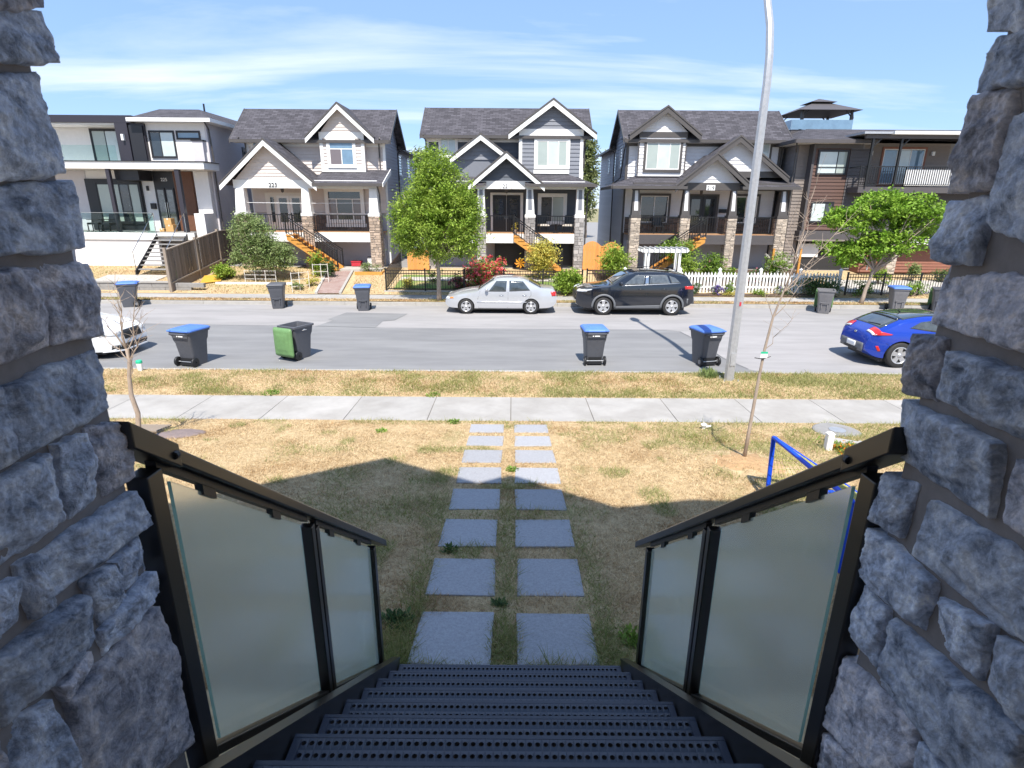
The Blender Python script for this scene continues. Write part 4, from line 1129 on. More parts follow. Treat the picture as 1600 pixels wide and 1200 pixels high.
part('sidelight', MATS['pane_dark'], hA, (-13.34, -13.16, 32.49, 32.519, 3.1, 4.4))
light_fixture(hA, -12.35, 31.8, 4.68, .1)
text(hA, '223', -12.44, 30.84, 4.9, .30, 'black_mark')
railing_run(hA, -13.95, -11.65, 30.95, 2.66, 3.55); railing_run(hA, -10.5, -7.55, 30.95, 2.66, 3.55)
m = MB(); m.tube([(-13.95, 31.0, 4.12), (-11.05, 31.0, 4.1), (-7.5, 31.0, 4.14)], .012, 5); m.build('string_light_wire', MATS['white_mark'], hA)
stair_side(hA, -11.6, -9.1, 29.75, 30.75, 2.64, .74, 10)
downpipe(hA, [(-7.05, 32.1, 7.4), (-7.2, 32.5, 7.2), (-7.22, 32.6, 6.9), (-7.22, 32.6, 5.95)]); downpipe(hA, [(-7.0, 30.6, 5.0), (-6.98, 30.95, 4.6), (-6.98, 31.0, 3.6), (-6.95, 31.3, .9)])
downpipe(hA, [(-14.55, 32.2, 7.4), (-14.36, 32.55, 7.15), (-14.36, 32.6, 5.2)])
side_window(hA, -7.0 - .25, 38.0, 39.0, 5.9, 7.0, 1); side_window(hA, -7.25, 41, 42, 5.9, 7.0, 1)
downpipe(hA, [(-6.7, 36.5, 7.3), (-6.95, 36.4, 7.0), (-6.95, 36.4, .9)])

# ------------------------------------------------------------------ grey house 221
hB = thing('house', 'slate grey two storey house with white trim behind the big green tree, numbered 221', 'house', (-.4, 32.7, .8))
wB = gable_body(hB, -4.6, 3.7, -4.92, 4.15, 7.86, 9.22, 'white_paint', 'dark_grey_board', 'grey_siding', .19, 44, .25, (1, -1))
gable(hB, 2.03, 2.28, 7.62, 9.25, 31.9, 34.3, 32.25, 'white_paint', 'grey_board', .2, wall_half=1.68, bottom=7.88, rake_h=.25)
bw = part('bay_wall', MATS['grey_board'], hB, (.3, 3.66, 32.251, 32.7, 5.5, 7.88))
siding(bw, .45, 3.52, 5.55, 7.58, 32.25, .2, 'grey_board')
part('bay_band', MATS['white_paint'], bw, (.28, 3.68, 32.2, 32.235, 7.58, 7.9), (.28, .45, 32.2, 32.234, 5.5, 7.58), (3.52, 3.68, 32.2, 32.234, 5.5, 7.58))
window(hB, 1.24, 2.84, 6.08, 7.34, 32.215, ['pane_blind', 'pane_sky', ('pane_blind', .8)], tw=.15)
part('window_apron', MATS['white_paint'], hB, (1.07, 2.98, 32.17, 32.226, 5.70, 5.90))
window(hB, -3.92, -3.1, 6.6, 7.48, 32.67, ['pane_sky', 'pane_sky'])
gable(hB, -1.69, 1.62, 6.34, 7.52, 31.3, 33.0, 31.7, 'white_paint', 'grey_board', .2, wall_half=1.45, bottom=6.34)
part('gable_base', MATS['grey_board'], hB, (-3.3, -.2, 31.72, 32.6, 5.3, 6.4))
gable(hB, -.36, 1.94, 5.02, 6.6, 30.5, 33.0, 30.95, 'white_paint', 'dark_grey_board', .2, wall_half=1.5, bottom=5.28)
shed_roof(hB, .6, 4.25, 30.5, 5.12, 5.8, hipr=1.6)
slab_roof(hB, 'porch_roof', [(-4.9, 30.5, 5.12), (-1.4, 30.5, 5.12), (-1.4, 32.68, 5.8), (-4.3, 32.68, 5.8)], .09, 'shingle')
m = MB(); m.add([(4.25, 30.5, 5.12), (4.25, 33.9, 5.12), (2.65, 32.68, 5.8)], [(0, 1, 2)]); m.prism([(4.25, 30.5, 5.12), (4.25, 33.9, 5.12), (2.65, 32.72, 5.8)], (0, 0, 0), (0, 0, -.02)); m.build('porch_roof_return', MATS['shingle_side'], hB)
part('side_gutter', MATS['dark_trim'], hB, (4.2, 4.3, 30.5, 33.9, 5.0, 5.13))
porch(hB, -4.6, 3.7, None, 2.66, 'white_paint', 'white_paint', beam=(4.88, 5.27))
for (a0, a1, b0, b1, seed) in ((.68, 1.02, .66, 1.12, 4), (3.3, 3.66, 3.27, 3.70, 5), (-1.85, -1.5, -1.88, -1.46, 6), (-4.6, -4.25, -4.62, -4.2, 7)):
    tapered_post(hB, a0, a1, b0, b1, 31.0, 3.55, 4.88, 'white_paint', inset='grey_board')
    stone_clad(hB, b0 - .02, b1 + .02, 30.74, 31.26, .75, 3.46, 'porch_stone_grey', seed + 20, (.12, .28, .1, .22))
wl = part('porch_wall', MATS['dark_grey_board'], hB, (-4.6, 3.7, 32.60, 32.695, 2.66, 5.1)); siding(wl, -4.6, 3.7, 2.67, 5.05, 32.6, .19, 'dark_grey_board')
part('door_surround', MATS['white_paint'], hB, (-1.26, .54, 32.50, 32.57, 2.67, 4.73))
for (a, b) in ((-1.12, -.39), (-.36, .38)):
    d = part('door', MATS['panel_black2'], hB, (a, b, 32.455, 32.499, 2.7, 4.6)); part('door_glass', MATS['pane_dark'], d, (a + .16, b - .16, 32.44, 32.454, 3.3, 4.42))
    part('door_handle', MATS['chrome'], d, ((-.47 if a < -.5 else -.31), (-.44 if a < -.5 else -.28), 32.41, 32.454, 3.36, 3.52))
window(hB, 1.5, 2.8, 3.2, 4.56, 32.57, ['pane_dark', 'pane_blind'], tw=.15, proud=.07)
light_fixture(hB, -.36, 31.6, 4.72, .1)
pl = part('number_plaque', MATS['white_mark'], hB, (-.64, -.10, 30.815, 30.842, 4.88, 5.16)); text(pl, '221', -.36, 30.81, 4.92, .27, 'black_mark')
part('plaque_edge', MATS['black_mark'], pl, (-.66, -.645, 30.812, 30.842, 4.87, 5.17), (-.095, -.08, 30.812, 30.842, 4.87, 5.17))
railing_run(hB, -1.45, .0, 30.95, 2.66, 3.56); railing_run(hB, 1.15, 3.25, 30.95, 2.66, 3.56); railing_run(hB, -4.2, -1.9, 30.95, 2.66, 3.56)
stair_side(hB, .05, 2.55, 29.75, 30.75, 2.64, .78, 10)
part('under_porch_panel', MATS['panel_black2'], hB, (-1.0, 3.3, 31.6, 31.7, .8, 2.2))
downpipe(hB, [(4.05, 32.1, 7.7), (3.80, 32.5, 7.35), (3.80, 32.6, 6.0)]); downpipe(hB, [(4.15, 30.6, 5.0), (3.9, 31.2, 4.7), (3.85, 31.35, .9)])
downpipe(hB, [(-4.75, 32.1, 7.6), (-4.68, 32.5, 7.3), (-4.68, 32.6, 5.9)])
side_window(hB, 3.45, 37.2, 37.6, 3.9, 4.8, 1); side_window(hB, 3.45, 39.4, 39.8, 4.2, 4.9, 1)

# ------------------------------------------------------------------ white house 219
hC = thing('house', 'white sided two storey house with dark brown trimmed gables, numbered 219', 'house', (10.3, 32.7, .8))
wC = gable_body(hC, 6.15, 14.3, 5.82, 14.72, 7.74, 9.17, 'dark_trim', 'white_board', 'bluegrey_siding', .18, 44, .25, (-1, 1))
gable(hC, 7.92, 1.86, 7.58, 8.95, 31.9, 34.3, 32.25, 'dark_trim', 'white_board', .18, wall_half=1.25, bottom=7.78)
bw = part('bay_wall', MATS['white_board'], hC, (6.65, 9.12, 32.251, 32.7, 5.6, 7.6))
siding(bw, 6.65, 9.12, 5.62, 7.55, 32.25, .18, 'white_board')
part('bay_band', MATS['dark_trim'], bw, (6.6, 9.16, 32.19, 32.235, 7.54, 7.8), (6.6, 6.66, 32.19, 32.234, 5.6, 7.54), (9.1, 9.16, 32.19, 32.234, 5.6, 7.54))
window(hC, 7.04, 8.82, 5.95, 7.28, 32.215, ['pane_blind', 'pane_sky', ('pane_blind', .85)], trim='dark_trim', tw=.13)
window(hC, 13.0, 13.75, 6.35, 7.36, 32.66, ['pane_blue', 'pane_sky'], trim='dark_trim')
gable(hC, 11.62, 2.75, 5.5, 7.5, 31.3, 33.4, 31.7, 'dark_trim', 'white_board', .18, wall_half=2.05, bottom=5.86)
part('gable_base', MATS['dark_trim'], hC, (9.5, 14.2, 31.66, 32.6, 5.55, 5.86))
gable(hC, 10.27, 1.97, 5.02, 6.6, 30.5, 33.0, 30.95, 'dark_trim', 'white_board', .18, wall_half=1.42, bottom=5.25)
for (x0, x1, hl, hr) in ((5.05, 8.9, 1.6, 0), (11.7, 14.75, 0, .0)): shed_roof(hC, x0, x1, 30.5, 5.05, 5.66, hipl=hl, hipr=hr)
m = MB(); m.prism([(5.05, 30.5, 5.05), (5.05, 34.2, 5.05), (6.65, 32.72, 5.66)], (0, 0, 0), (0, 0, -.02)); m.build('porch_roof_return', MATS['shingle_side'], hC)
part('side_gutter', MATS['dark_trim'], hC, (5.0, 5.1, 30.5, 34.2, 4.93, 5.06))
porch(hC, 6.2, 14.35, None, 2.66, 'dark_trim', 'charcoal_board', beam=(4.88, 5.24))
for (a0, a1, b0, b1, seed) in ((6.24, 6.54, 6.2, 6.64, 8), (8.86, 9.14, 8.8, 9.24, 9), (11.34, 11.6, 11.28, 11.7, 10), (13.92, 14.2, 13.86, 14.34, 11)):
    tapered_post(hC, a0, a1, b0, b1, 31.0, 3.57, 4.88, 'dark_trim', inset='white_board')
    stone_clad(hC, b0 - .02, b1 + .02, 30.72, 31.28, .75, 3.48, 'porch_stone_tan', seed + 40, (.16, .4, .05, .10))
wl = part('porch_wall', MATS['white_board'], hC, (6.15, 14.3, 32.60, 32.695, 2.66, 5.1)); siding(wl, 6.15, 14.3, 3.5, 5.05, 32.6, .18, 'white_board')
stone_clad(hC, 6.2, 9.4, 32.5, 32.59, 2.67, 3.42, 'porch_stone_dark', 61, (.18, .4, .08, .14)); stone_clad(hC, 11.4, 14.2, 32.5, 32.59, 2.67, 3.42, 'porch_stone_dark', 62, (.18, .4, .08, .14))
part('stone_cap', MATS['dark_trim'], hC, (6.2, 9.4, 32.46, 32.59, 3.422, 3.5), (11.4, 14.2, 32.46, 32.59, 3.422, 3.5))
part('door_surround', MATS['dark_trim'], hC, (9.5, 11.28, 32.48, 32.565, 2.67, 4.72))
for (a, b) in ((9.62, 10.37), (10.4, 11.14)):
    d = part('door', MATS['panel_black2'], hC, (a, b, 32.435, 32.479, 2.7, 4.62)); part('door_glass', MATS['pane_dark'], d, (a + .14, b - .14, 32.42, 32.434, 3.1, 4.46))
    part('door_handle', MATS['chrome'], d, ((10.28 if a < 10 else 10.45), (10.31 if a < 10 else 10.48), 32.39, 32.434, 3.36, 3.52))
window(hC, 6.98, 8.5, 3.22, 4.62, 32.5, ['pane_dark', 'pane_dark'], trim='dark_trim', tw=.12, proud=.08)
window(hC, 12.15, 13.4, 3.22, 4.62, 32.5, ['pane_dark', 'pane_blind'], trim='dark_trim', tw=.12, proud=.08)
light_fixture(hC, 10.05, 31.8, 4.72, .1)
pl = part('number_plaque', MATS['white_mark'], hC, (9.98, 10.42, 30.815, 30.842, 4.88, 5.14)); text(pl, '219', 10.2, 30.81, 4.91, .25, 'black_mark')
part('mailbox', MATS['black_metal'], hC, (11.35, 11.75, 32.45, 32.57, 3.75, 3.95))
for a, b in ((6.66, 8.8), (9.9, 11.28), (11.72, 13.86)): railing_run(hC, a, b, 30.95, 2.66, 3.57)
stair_side(hC, 9.85, 7.3, 29.75, 30.75, 2.64, .76, 10)
downpipe(hC, [(5.9, 32.2, 7.5), (6.0, 32.6, 7.2), (6.05, 33.2, 7.0), (6.06, 34, 5.6), (5.6, 34.2, 5.2)]); downpipe(hC, [(14.6, 32.2, 7.5), (14.45, 32.6, 7.1), (14.45, 32.7, 5.9)])
side_window(hC, 6.4, 37.4, 38.2, 5.9, 7.1, -1); side_window(hC, 6.15, 34.2, 34.8, 6.2, 7.2, -1); side_window(hC, 6.4, 40, 40.6, 6.2, 7.0, -1)
downpipe(hC, [(5.75, 36.4, 7.4), (6.05, 36.35, 7.1), (6.08, 36.35, .9)])
# ------------------------------------------------------------------ modern house 225
hD = thing('house', 'modern white and black flat roofed house with glass deck, numbered 225', 'house', (-20, 32.5, .8))
w = part('wall', MATS['stucco_white'], hD, (-27, -16.4, 32.6, 44, .8, 6.0), (-20.05, -16.4, 32.5, 44, 6.0, 8.1), (-27, -20.05, 33.6, 44, 6.0, 8.1))
part('side_wall', MATS['stucco_grey'], hD, (-16.398, -16.3, 32.5, 44, .8, 8.1))
part('parapet', MATS['panel_black'], hD, (-27, -20.0, 32.2, 32.5, 8.06, 8.42), (-27, -20.0, 32.5, 44, 8.1, 8.42))
part('accent_panel', MATS['panel_black'], hD, (-20.95, -20.3, 32.2, 33.6, 6.12, 8.055), (-20.3, -19.5, 32.32, 32.5, 6.12, 8.055))
part('accent_screen', MATS['panel_black2'], hD, (-20.25, -19.55, 32.24, 32.318, 6.14, 7.95))
# roof of the right block: deep white fascia and low hip
part('roof_fascia', MATS['white_paint'], hD, (-20.1, -15.75, 31.9, 45, 8.10, 8.28))
m = MB(); m.add([(-20.05, 32.0, 8.285), (-15.8, 32.0, 8.285), (-15.8, 45, 8.285), (-20.05, 45, 8.285), (-19.6, 34.2, 9.0), (-17.4, 34.2, 9.0), (-17.4, 43, 9.0), (-19.6, 43, 9.0)], [(0, 1, 5, 4), (1, 2, 6, 5), (2, 3, 7, 6), (3, 0, 4, 7), (4, 5, 6, 7)]); m.build('roof', MATS['shingle'], hD)
m = MB(); m.tube([(-17.3, 34.6, 8.9), (-17.3, 34.6, 9.35)], .05, 8); m.build('roof_vent', MATS['black_metal'], hD)
window(hD, -19.35, -18.08, 6.42, 7.68, 32.5, [('pane_dark', .75), 'pane_sky'], trim='panel_black2', sash='panel_black2', tw=.05)
window(hD, -17.88, -16.7, 7.34, 7.68, 32.5, ['pane_blue'], trim='panel_black2', sash='panel_black2', tw=.05)
part('bay_box', MATS['stucco_grey'], hD, (-17.0, -16.45, 32.2, 32.499, 6.2, 7.2)); part('bay_cap', MATS['panel_black2'], hD, (-17.05, -16.4, 32.15, 32.499, 7.202, 7.26))
# balcony of the left half
window(hD, -23.2, -20.98, 6.2, 7.85, 33.6, ['pane_blind', 'pane_sky', 'pane_dark'], trim='panel_black2', sash='panel_black2', tw=.08)
part('balcony_soffit', MATS['white_paint'], hD, (-27, -20.96, 32.3, 33.55, 7.98, 8.055))
part('balcony_glass', MATS['clear_glass'], hD, (-26, -20.98, 32.0, 32.012, 6.13, 6.95))
part('wall_lamp', MATS['white_mark'], hD, (-20.62, -20.5, 32.05, 32.19, 7.2, 7.5))
# flat roof over the deck
rf = part('deck_roof', MATS['white_paint'], hD, (-27, -15.9, 30.9, 32.49, 5.74, 6.08)); part('deck_roof_cap', MATS['panel_black2'], rf, (-27, -15.85, 30.85, 32.48, 6.081, 6.12)); part('soffit_board', MATS['soffit'], rf, (-26.9, -16, 31, 32.4, 5.715, 5.739))
part('beam_panel', MATS['panel_black2'], hD, (-20.9, -19.65, 31.4, 32.59, 5.2, 5.71))
part('siding_panel', MATS['stucco_grey'], hD, (-27, -23.3, 32.56, 32.599, 2.6, 5.7))
part('window_panel', MATS['panel_black2'], hD, (-23.35, -20.3, 32.5, 32.598, 2.62, 5.3))
window(hD, -22.75, -20.42, 3.02, 5.1, 32.5, [('pane_blind', 1.3), ('pane_dark', .55), ('pane_blind', .6)], trim='panel_black2', sash='panel_black2', tw=.07, sw=.07)
part('wall_light', MATS['panel_black2'], hD, (-20.05, -19.95, 32.5, 32.599, 4.7, 4.95)); part('mailbox', MATS['panel_black2'], hD, (-19.95, -19.7, 32.45, 32.599, 3.75, 4.05))
en = part('entry_panel', MATS['panel_black2'], hD, (-19.6, -18.45, 32.52, 32.599, 2.6, 5.7))
for (a, b) in ((-19.5, -19.05), (-19.0, -18.55)):
    d = part('door', MATS['panel_black2'], hD, (a, b, 32.46, 32.519, 2.62, 4.85)); part('door_glass', MATS['tint_glass'], d, (a + .06, b - .06, 32.445, 32.459, 2.8, 4.75))
    part('door_handle', MATS['chrome'], d, ((-19.09, -19.07) if a < -19.2 else (-18.98, -18.96)) + (32.39, 32.444, 3.3, 4.1))
text(hD, '225', -19.0, 32.5, 5.2, .24, 'white_mark')
sl = part('slat_backing', MATS['wood_slat'], hD, (-18.44, -17.42, 32.42, 32.599, 2.6, 5.7))
m = MB(); m.box(-.022, .022, -.02, 0, 0, 3.08); o = m.build('slat', MATS['wood_slat']); me = o.data; bpy.data.objects.remove(o)
for i in range(15): inst(me, 'slat', sl, (-18.40 + i * .067, 32.419, 2.61))
part('entry_post', MATS['panel_black'], hD, (-17.5, -17.28, 30.95, 31.17, 2.6, 5.714)); part('entry_post', MATS['panel_black'], hD, (-21.05, -20.87, 30.95, 31.13, 2.6, 5.714))
part('pier_wall', MATS['stucco_white'], hD, (-17.2, -16.42, 32.2, 32.599, .8, 5.7)); part('planter_wall', MATS['stucco_white'], hD, (-16.95, -16.42, 31.2, 32.199, .8, 3.55))
downpipe(hD, [(-16.1, 32.0, 8.1), (-16.22, 32.6, 7.8), (-16.22, 32.7, 6.2)]); downpipe(hD, [(-16.2, 32.6, 5.7), (-16.2, 32.65, .9)])
for (y0, y1, z0, z1) in ((36.5, 37.3, 6.0, 7.2), (35.2, 35.6, 3.4, 4.6), (40, 41, 6, 7.2)): side_window(hD, -16.3, y0, y1, z0, z1, 1, trim='panel_black2')
# deck
part('deck', MATS['concrete_grey'], hD, (-27, -16.95, 30.95, 32.5, 2.42, 2.58)); part('deck_edge', MATS['white_paint'], hD, (-27, -16.95, 30.9, 30.948, 2.2, 2.56)); part('skirt_wall', MATS['stucco_white'], hD, (-27, -18.95, 30.98, 31.2, .78, 2.19))
part('deck_glass', MATS['clear_glass'], hD, (-27, -23.0, 30.93, 30.942, 2.3, 3.55), (-22.97, -21.0, 30.93, 30.942, 2.3, 3.55), (-20.97, -19.02, 30.93, 30.942, 2.3, 3.55))
part('glass_cap', MATS['chrome'], hD, (-27, -19.0, 30.925, 30.947, 3.552, 3.575))
ms = MB(); ms.box(-.03, .03, -.02, .005, 0, .14); o = ms.build('glass_standoff', MATS['chrome']); me = o.data; bpy.data.objects.remove(o)
for i in range(12): inst(me, 'glass_standoff', hD, (-26.4 + i * .66, 30.925, 2.32))
# steel stair towards the street
for x in (-18.95, -17.35):
    m = MB(); m.yz([(30.95, 2.55), (30.95, 2.3), (28.75, .62), (28.6, .62), (28.6, .82)], x, x + .05); m.build('stair_stringer', MATS['panel_black2'], hD)
for i in range(9): part('stair_tread', MATS['concrete_grey'], hD, (-18.93, -17.31, 30.68 - i * .235, 30.95 - i * .235, 2.36 - i * .19, 2.41 - i * .19))
for x in (-18.95, -17.33):
    m = MB(); m.tube([(x, 28.7, .8), (x, 28.7, 1.75), (x, 30.9, 3.55), (x, 30.9, 2.6)], .02, 6); m.build('stair_handrail', MATS['chrome'], hD)
part('stair_glass', MATS['clear_glass'], hD, (-18.97, -18.955, 30.2, 30.85, 2.5, 3.4))

# boxes and chairs on that deck
for i, (x, z, wd, hh, lab) in enumerate(((-18.62, 2.585, .42, .36, 'lower cardboard parcel by the black front door of the modern house'), (-18.66, 2.95, .38, .33, 'upper cardboard parcel stacked by the black front door of the modern house'), (-19.05, 2.585, .25, .17, 'small flat brown parcel lying beside the stacked cardboard parcels'))):
    t = thing('parcel', lab, 'box', (x, 31.75, z)); part('carton', MATS['cardboard'], t, (x - wd / 2, x + wd / 2, 31.6, 31.95, z, z + hh), bevel=.006); part('packing_tape', MATS['cream_paint'], t, (x - .03, x + .03, 31.595, 31.955, z + hh - .08, z + hh + .003))
def patio_chair(x, y, z, rz, label, group, seat='panel_black2', frame='black_metal'):
    t = thing('patio_chair', label, 'chair', (x, y, z), rz, group)
    def p(nm, mt, *bs):
        m = MB(); [m.box(*b) for b in bs]; m.build(nm, MATS[mt], t, world=False)
    p('seat', seat, (-.27, .27, -.27, .27, .36, .46)); m = MB(); m.prism([(-.27, .22, .44), (.27, .22, .44), (.25, .34, .92), (-.25, .34, .92)], (0, 0, 0), (0, .05, 0)); m.build('backrest', MATS[frame], t, world=False)
    for sx in (-.25, .25):
        for sy in (-.25, .25): p('leg', frame, (sx - .02, sx + .02, sy - .02, sy + .02, 0, .36))
        p('armrest', frame, (sx - .03, sx + .03, -.25, .28, .6, .63))
    return t
patio_chair(-22.6, 31.6, 2.58, .2, 'dark patio chair nearest the stone column on the modern house deck', None)
patio_chair(-21.9, 31.7, 2.58, -.2, 'dark patio chair near the middle post of the modern house deck', None)
patio_chair(1.65, 31.85, 2.66, .3, 'porch armchair with cream seat cushion, left one on the grey house porch', None, 'cream_cushion')
patio_chair(3.0, 31.85, 2.66, -.3, 'porch armchair with cream seat cushion by the right stone pier of the grey house porch', None, 'cream_cushion')
patio_chair(7.9, 31.9, 2.66, 0, 'dark porch chair below the left window of the white house', None)
t = thing('side_table', 'small round dark table between the cream cushioned porch armchairs', 'table', (2.3, 31.6, 2.66)); m = MB(); m.lathe([(0, .44), (.25, .44), (.25, .47), (0, .47)], 14, (2.3, 31.6, 2.66)); m.build('tabletop', MATS['panel_black2'], t); m = MB(); m.lathe([(.16, 0), (.05, .06), (.05, .44)], 10, (2.3, 31.6, 2.66)); m.build('pedestal', MATS['panel_black2'], t)

# ------------------------------------------------------------------ brown modern house
hE = thing('house', 'brown and charcoal modern house with roof gazebo behind the right street tree', 'house', (18.5, 31.5, .8))
w = part('wall', MATS['grey_siding'], hE, (14.75, 18.2, 31.55, 44, .8, 7.3), (18.2, 27, 32.0, 44, .8, 7.3))
siding_side(w, 14.75, 31.55, 44, 1.0, 7.2, .17, 'grey_siding', -1)
w2 = part('corner_wall', MATS['taupe_board'], hE, (14.76, 15.5, 31.5, 31.549, .8, 7.2)); siding(w2, 14.76, 15.36, 1.0, 7.2, 31.5, .17, 'taupe_board')
b_ = part('brown_bay', MATS['brown_board'], hE, (15.42, 17.72, 31.05, 31.549, 2.9, 7.2)); siding(b_, 15.42, 17.2, 2.95, 6.95, 31.05, .17, 'brown_board')
part('bay_frame', MATS['charcoal_board'], hE, (15.3, 15.42, 31.0, 31.5, 2.9, 7.2), (15.42, 17.8, 31.0, 31.045, 6.95, 7.2))
c_ = part('charcoal_panel', MATS['charcoal_board'], hE, (17.2, 18.15, 31.0, 31.049, 2.9, 6.95)); siding(c_, 17.2, 18.15, 2.95, 6.9, 31.0, .17, 'charcoal_board')
window(hE, 15.62, 17.1, 5.72, 6.84, 31.03, [('pane_sky', 1.5), ('pane_blind', .8)], trim='panel_black2', sash='panel_black2', tw=.05)
part('window_bar', MATS['panel_black2'], hE, (15.65, 17.08, 30.975, 31.0, 6.03, 6.07))
window(hE, 15.65, 16.75, 3.35, 4.32, 31.03, [('pane_sky', 1.5), ('pane_dark', .8)], trim='panel_black2', sash='panel_black2', tw=.05)
part('belt_course', MATS['charcoal_board'], hE, (15.2, 18.2, 30.95, 31.5, 2.45, 2.89)); part('belt_cap', MATS['taupe_board'], hE, (15.2, 18.2, 30.94, 31.5, 2.36, 2.448))
part('garage_shade_panel', MATS['interior_shade'], hE, (15.4, 18.1, 31.46, 31.548, .8, 2.35)); part('garage_frame', MATS['stucco_white'], hE, (15.5, 16.6, 31.4, 31.459, 1.5, 2.2))  # flat slab on the wall, the opening's inner shade painted as near-black colour
m = MB(); m.add([(14.1, 30.45, 7.3), (18.3, 30.45, 7.3), (27, 30.45 + 1, 7.3), (27, 44.5, 7.3), (14.1, 44.5, 7.3), (16.0, 33.6, 8.15), (25, 33.6, 8.15), (25, 42, 8.15), (16, 42, 8.15)], [(0, 1, 6, 5), (1, 2, 6), (2, 3, 7, 6), (3, 4, 8, 7), (4, 0, 5, 8), (5, 6, 7, 8)]); m.build('roof', MATS['shingle'], hE)
part('roof_fascia', MATS['charcoal_board'], hE, (14.05, 18.2, 30.38, 30.45, 7.14, 7.31), (14.03, 14.1, 30.45, 44.5, 7.14, 7.31)); part('eave_soffit', MATS['soffit'], hE, (14.1, 18.2, 30.46, 31.5, 7.16, 7.19), (14.1, 14.74, 31.5, 44, 7.16, 7.19))
downpipe(hE, [(14.2, 30.6, 7.15), (14.6, 31.4, 6.8), (14.62, 31.45, 1.0)])
# balcony
bw = part('balcony_wall', MATS['taupe_board'], hE, (18.16, 22.9, 31.95, 31.999, 5.1, 7.3)); siding(bw, 18.16, 22.9, 5.15, 7.2, 31.95, .17, 'taupe_board')
window(hE, 19.45, 21.6, 5.3, 7.02, 31.93, ['pane_blue', 'pane_sky', 'pane_blue'], trim='red_brown', tw=.1, sash='white_paint')
for x in (18.75, 22.0): part('wall_lamp', MATS['white_mark'], hE, (x - .07, x + .07, 31.8, 31.92, 6.7, 6.9))
part('balcony_floor', MATS['charcoal_board'], hE, (17.3, 27, 29.95, 31.94, 4.8, 5.08))
part('lower_soffit', MATS['charcoal_board'], hE, (18.2, 27, 31.0, 31.99, 2.4, 4.79))
railing_run(hE, 17.3, 19.55, 30.0, 5.09, 6.05, step=.11); railing_run(hE, 19.55, 23.5, 30.0, 5.09, 6.05, step=.11)
m = MB(); m.bar((17.3, 30, 6.03), (17.3, 31.9, 6.03), .04); m.bar((17.3, 30, 5.2), (17.3, 31.9, 5.2), .03); m.bar((17.3, 31.9, 5.1), (17.3, 31.9, 6.05), .04); m.bar((17.3, 30, 5.1), (17.3, 30, 6.05), .04); m.build('side_railing', MATS['black_metal'], hE)
part('privacy_sheet', MATS['white_mark'], hE, (19.6, 22.6, 30.05, 30.07, 5.15, 5.92))
part('canopy', MATS['white_paint'], hE, (18.4, 27, 29.6, 31.94, 7.48, 7.62)); part('canopy_beam', MATS['charcoal_board'], hE, (17.2, 27, 29.85, 30.0, 7.31, 7.478)); part('canopy_end', MATS['galv'], hE, (17.0, 18.39, 29.7, 31.9, 7.50, 7.60))
for x in (17.6, 19.0, 22.6):
    part('canopy_post', MATS['black_metal'], hE, (x - .05, x + .05, 29.86, 29.96, 5.09, 7.31))
    m = MB(); m.bar((x, 29.91, 6.9), (x + .38, 29.91, 7.3), .05); m.build('post_brace', MATS['black_metal'], hE)
# lower deck with stair
part('lower_deck', MATS['stucco_white'], hE, (19.6, 27, 29.6, 30.99, 2.3, 2.5)); railing_run(hE, 20.3, 24, 29.7, 2.5, 3.5, step=.11)
lw = part('lower_wall', MATS['red_brown'], hE, (18.2, 27, 30.2, 31.0, .8, 2.02)); siding(lw, 18.2, 27, .85, 2.0, 30.2, .15, 'red_brown'); part('lower_band', MATS['charcoal_board'], hE, (18.2, 27, 30.1, 31.0, 2.03, 2.29))
cs = part('lower_siding_wall', MATS['charcoal_board'], hE, (19.6, 27, 30.95, 30.999, 2.5, 4.78)); siding(cs, 20.2, 27, 2.55, 4.75, 30.95, .17, 'charcoal_board')
stone_clad(hE, 19.3, 19.75, 29.6, 30.1, .75, 2.65, 'porch_stone_tan', 90, (.16, .4, .06, .12))
m = MB(); m.bar((18.3, 29.6, 1.9), (20.3, 29.7, 3.45), .05); m.bar((18.3, 29.6, 1.0), (18.3, 29.6, 1.95), .05); m.build('stair_handrail', MATS['galv'], hE)
# roof terrace and gazebo
rt = part('roof_terrace', MATS['charcoal_board'], hE, (15.6, 20.5, 34.6, 38.5, 8.0, 8.25)); part('terrace_glass', MATS['pane_blue'], rt, (15.6, 19.0, 34.55, 34.58, 8.26, 8.75), (15.57, 15.6, 34.6, 38.0, 8.26, 8.75))
gz = thing('gazebo', 'dark two tier hardtop gazebo on the roof terrace of the brown house', 'gazebo', (17.75, 36.3, 8.25))
for (x, y) in ((16.3, 35.0), (19.1, 35.0), (16.3, 37.6), (19.1, 37.6)):
    part('post', MATS['black_metal'], gz, (x - .06, x + .06, y - .06, y + .06, 8.25, 9.3))
    m = MB(); m.bar((x, y, 8.95), (x + (.35 if x < 17 else -.35), y, 9.3), .05); m.build('brace', MATS['black_metal'], gz)
    m = MB(); m.tube([(x, y, 9.25), (x + .03, y - .02, 8.9), (x - .02, y, 8.4)], [.06, .10, .06], 7); m.build('curtain', MATS['dark_trim'], gz)
def pyr(x0, x1, y0, y1, z0, X0, X1, Y0, Y1, z1):
    m = MB(); m.add([(x0, y0, z0), (x1, y0, z0), (x1, y1, z0), (x0, y1, z0), (X0, Y0, z1), (X1, Y0, z1), (X1, Y1, z1), (X0, Y1, z1)], [(0, 3, 2, 1), (0, 1, 5, 4), (1, 2, 6, 5), (2, 3, 7, 6), (3, 0, 4, 7), (4, 5, 6, 7)]); return m
pyr(15.95, 19.5, 34.6, 38.0, 9.28, 17.2, 18.3, 35.8, 36.8, 9.78).build('lower_canopy', MATS['charcoal_board'], gz); pyr(17.0, 18.5, 35.6, 37.0, 9.84, 17.7, 17.8, 36.25, 36.35, 10.08).build('upper_canopy', MATS['charcoal_board'], gz)
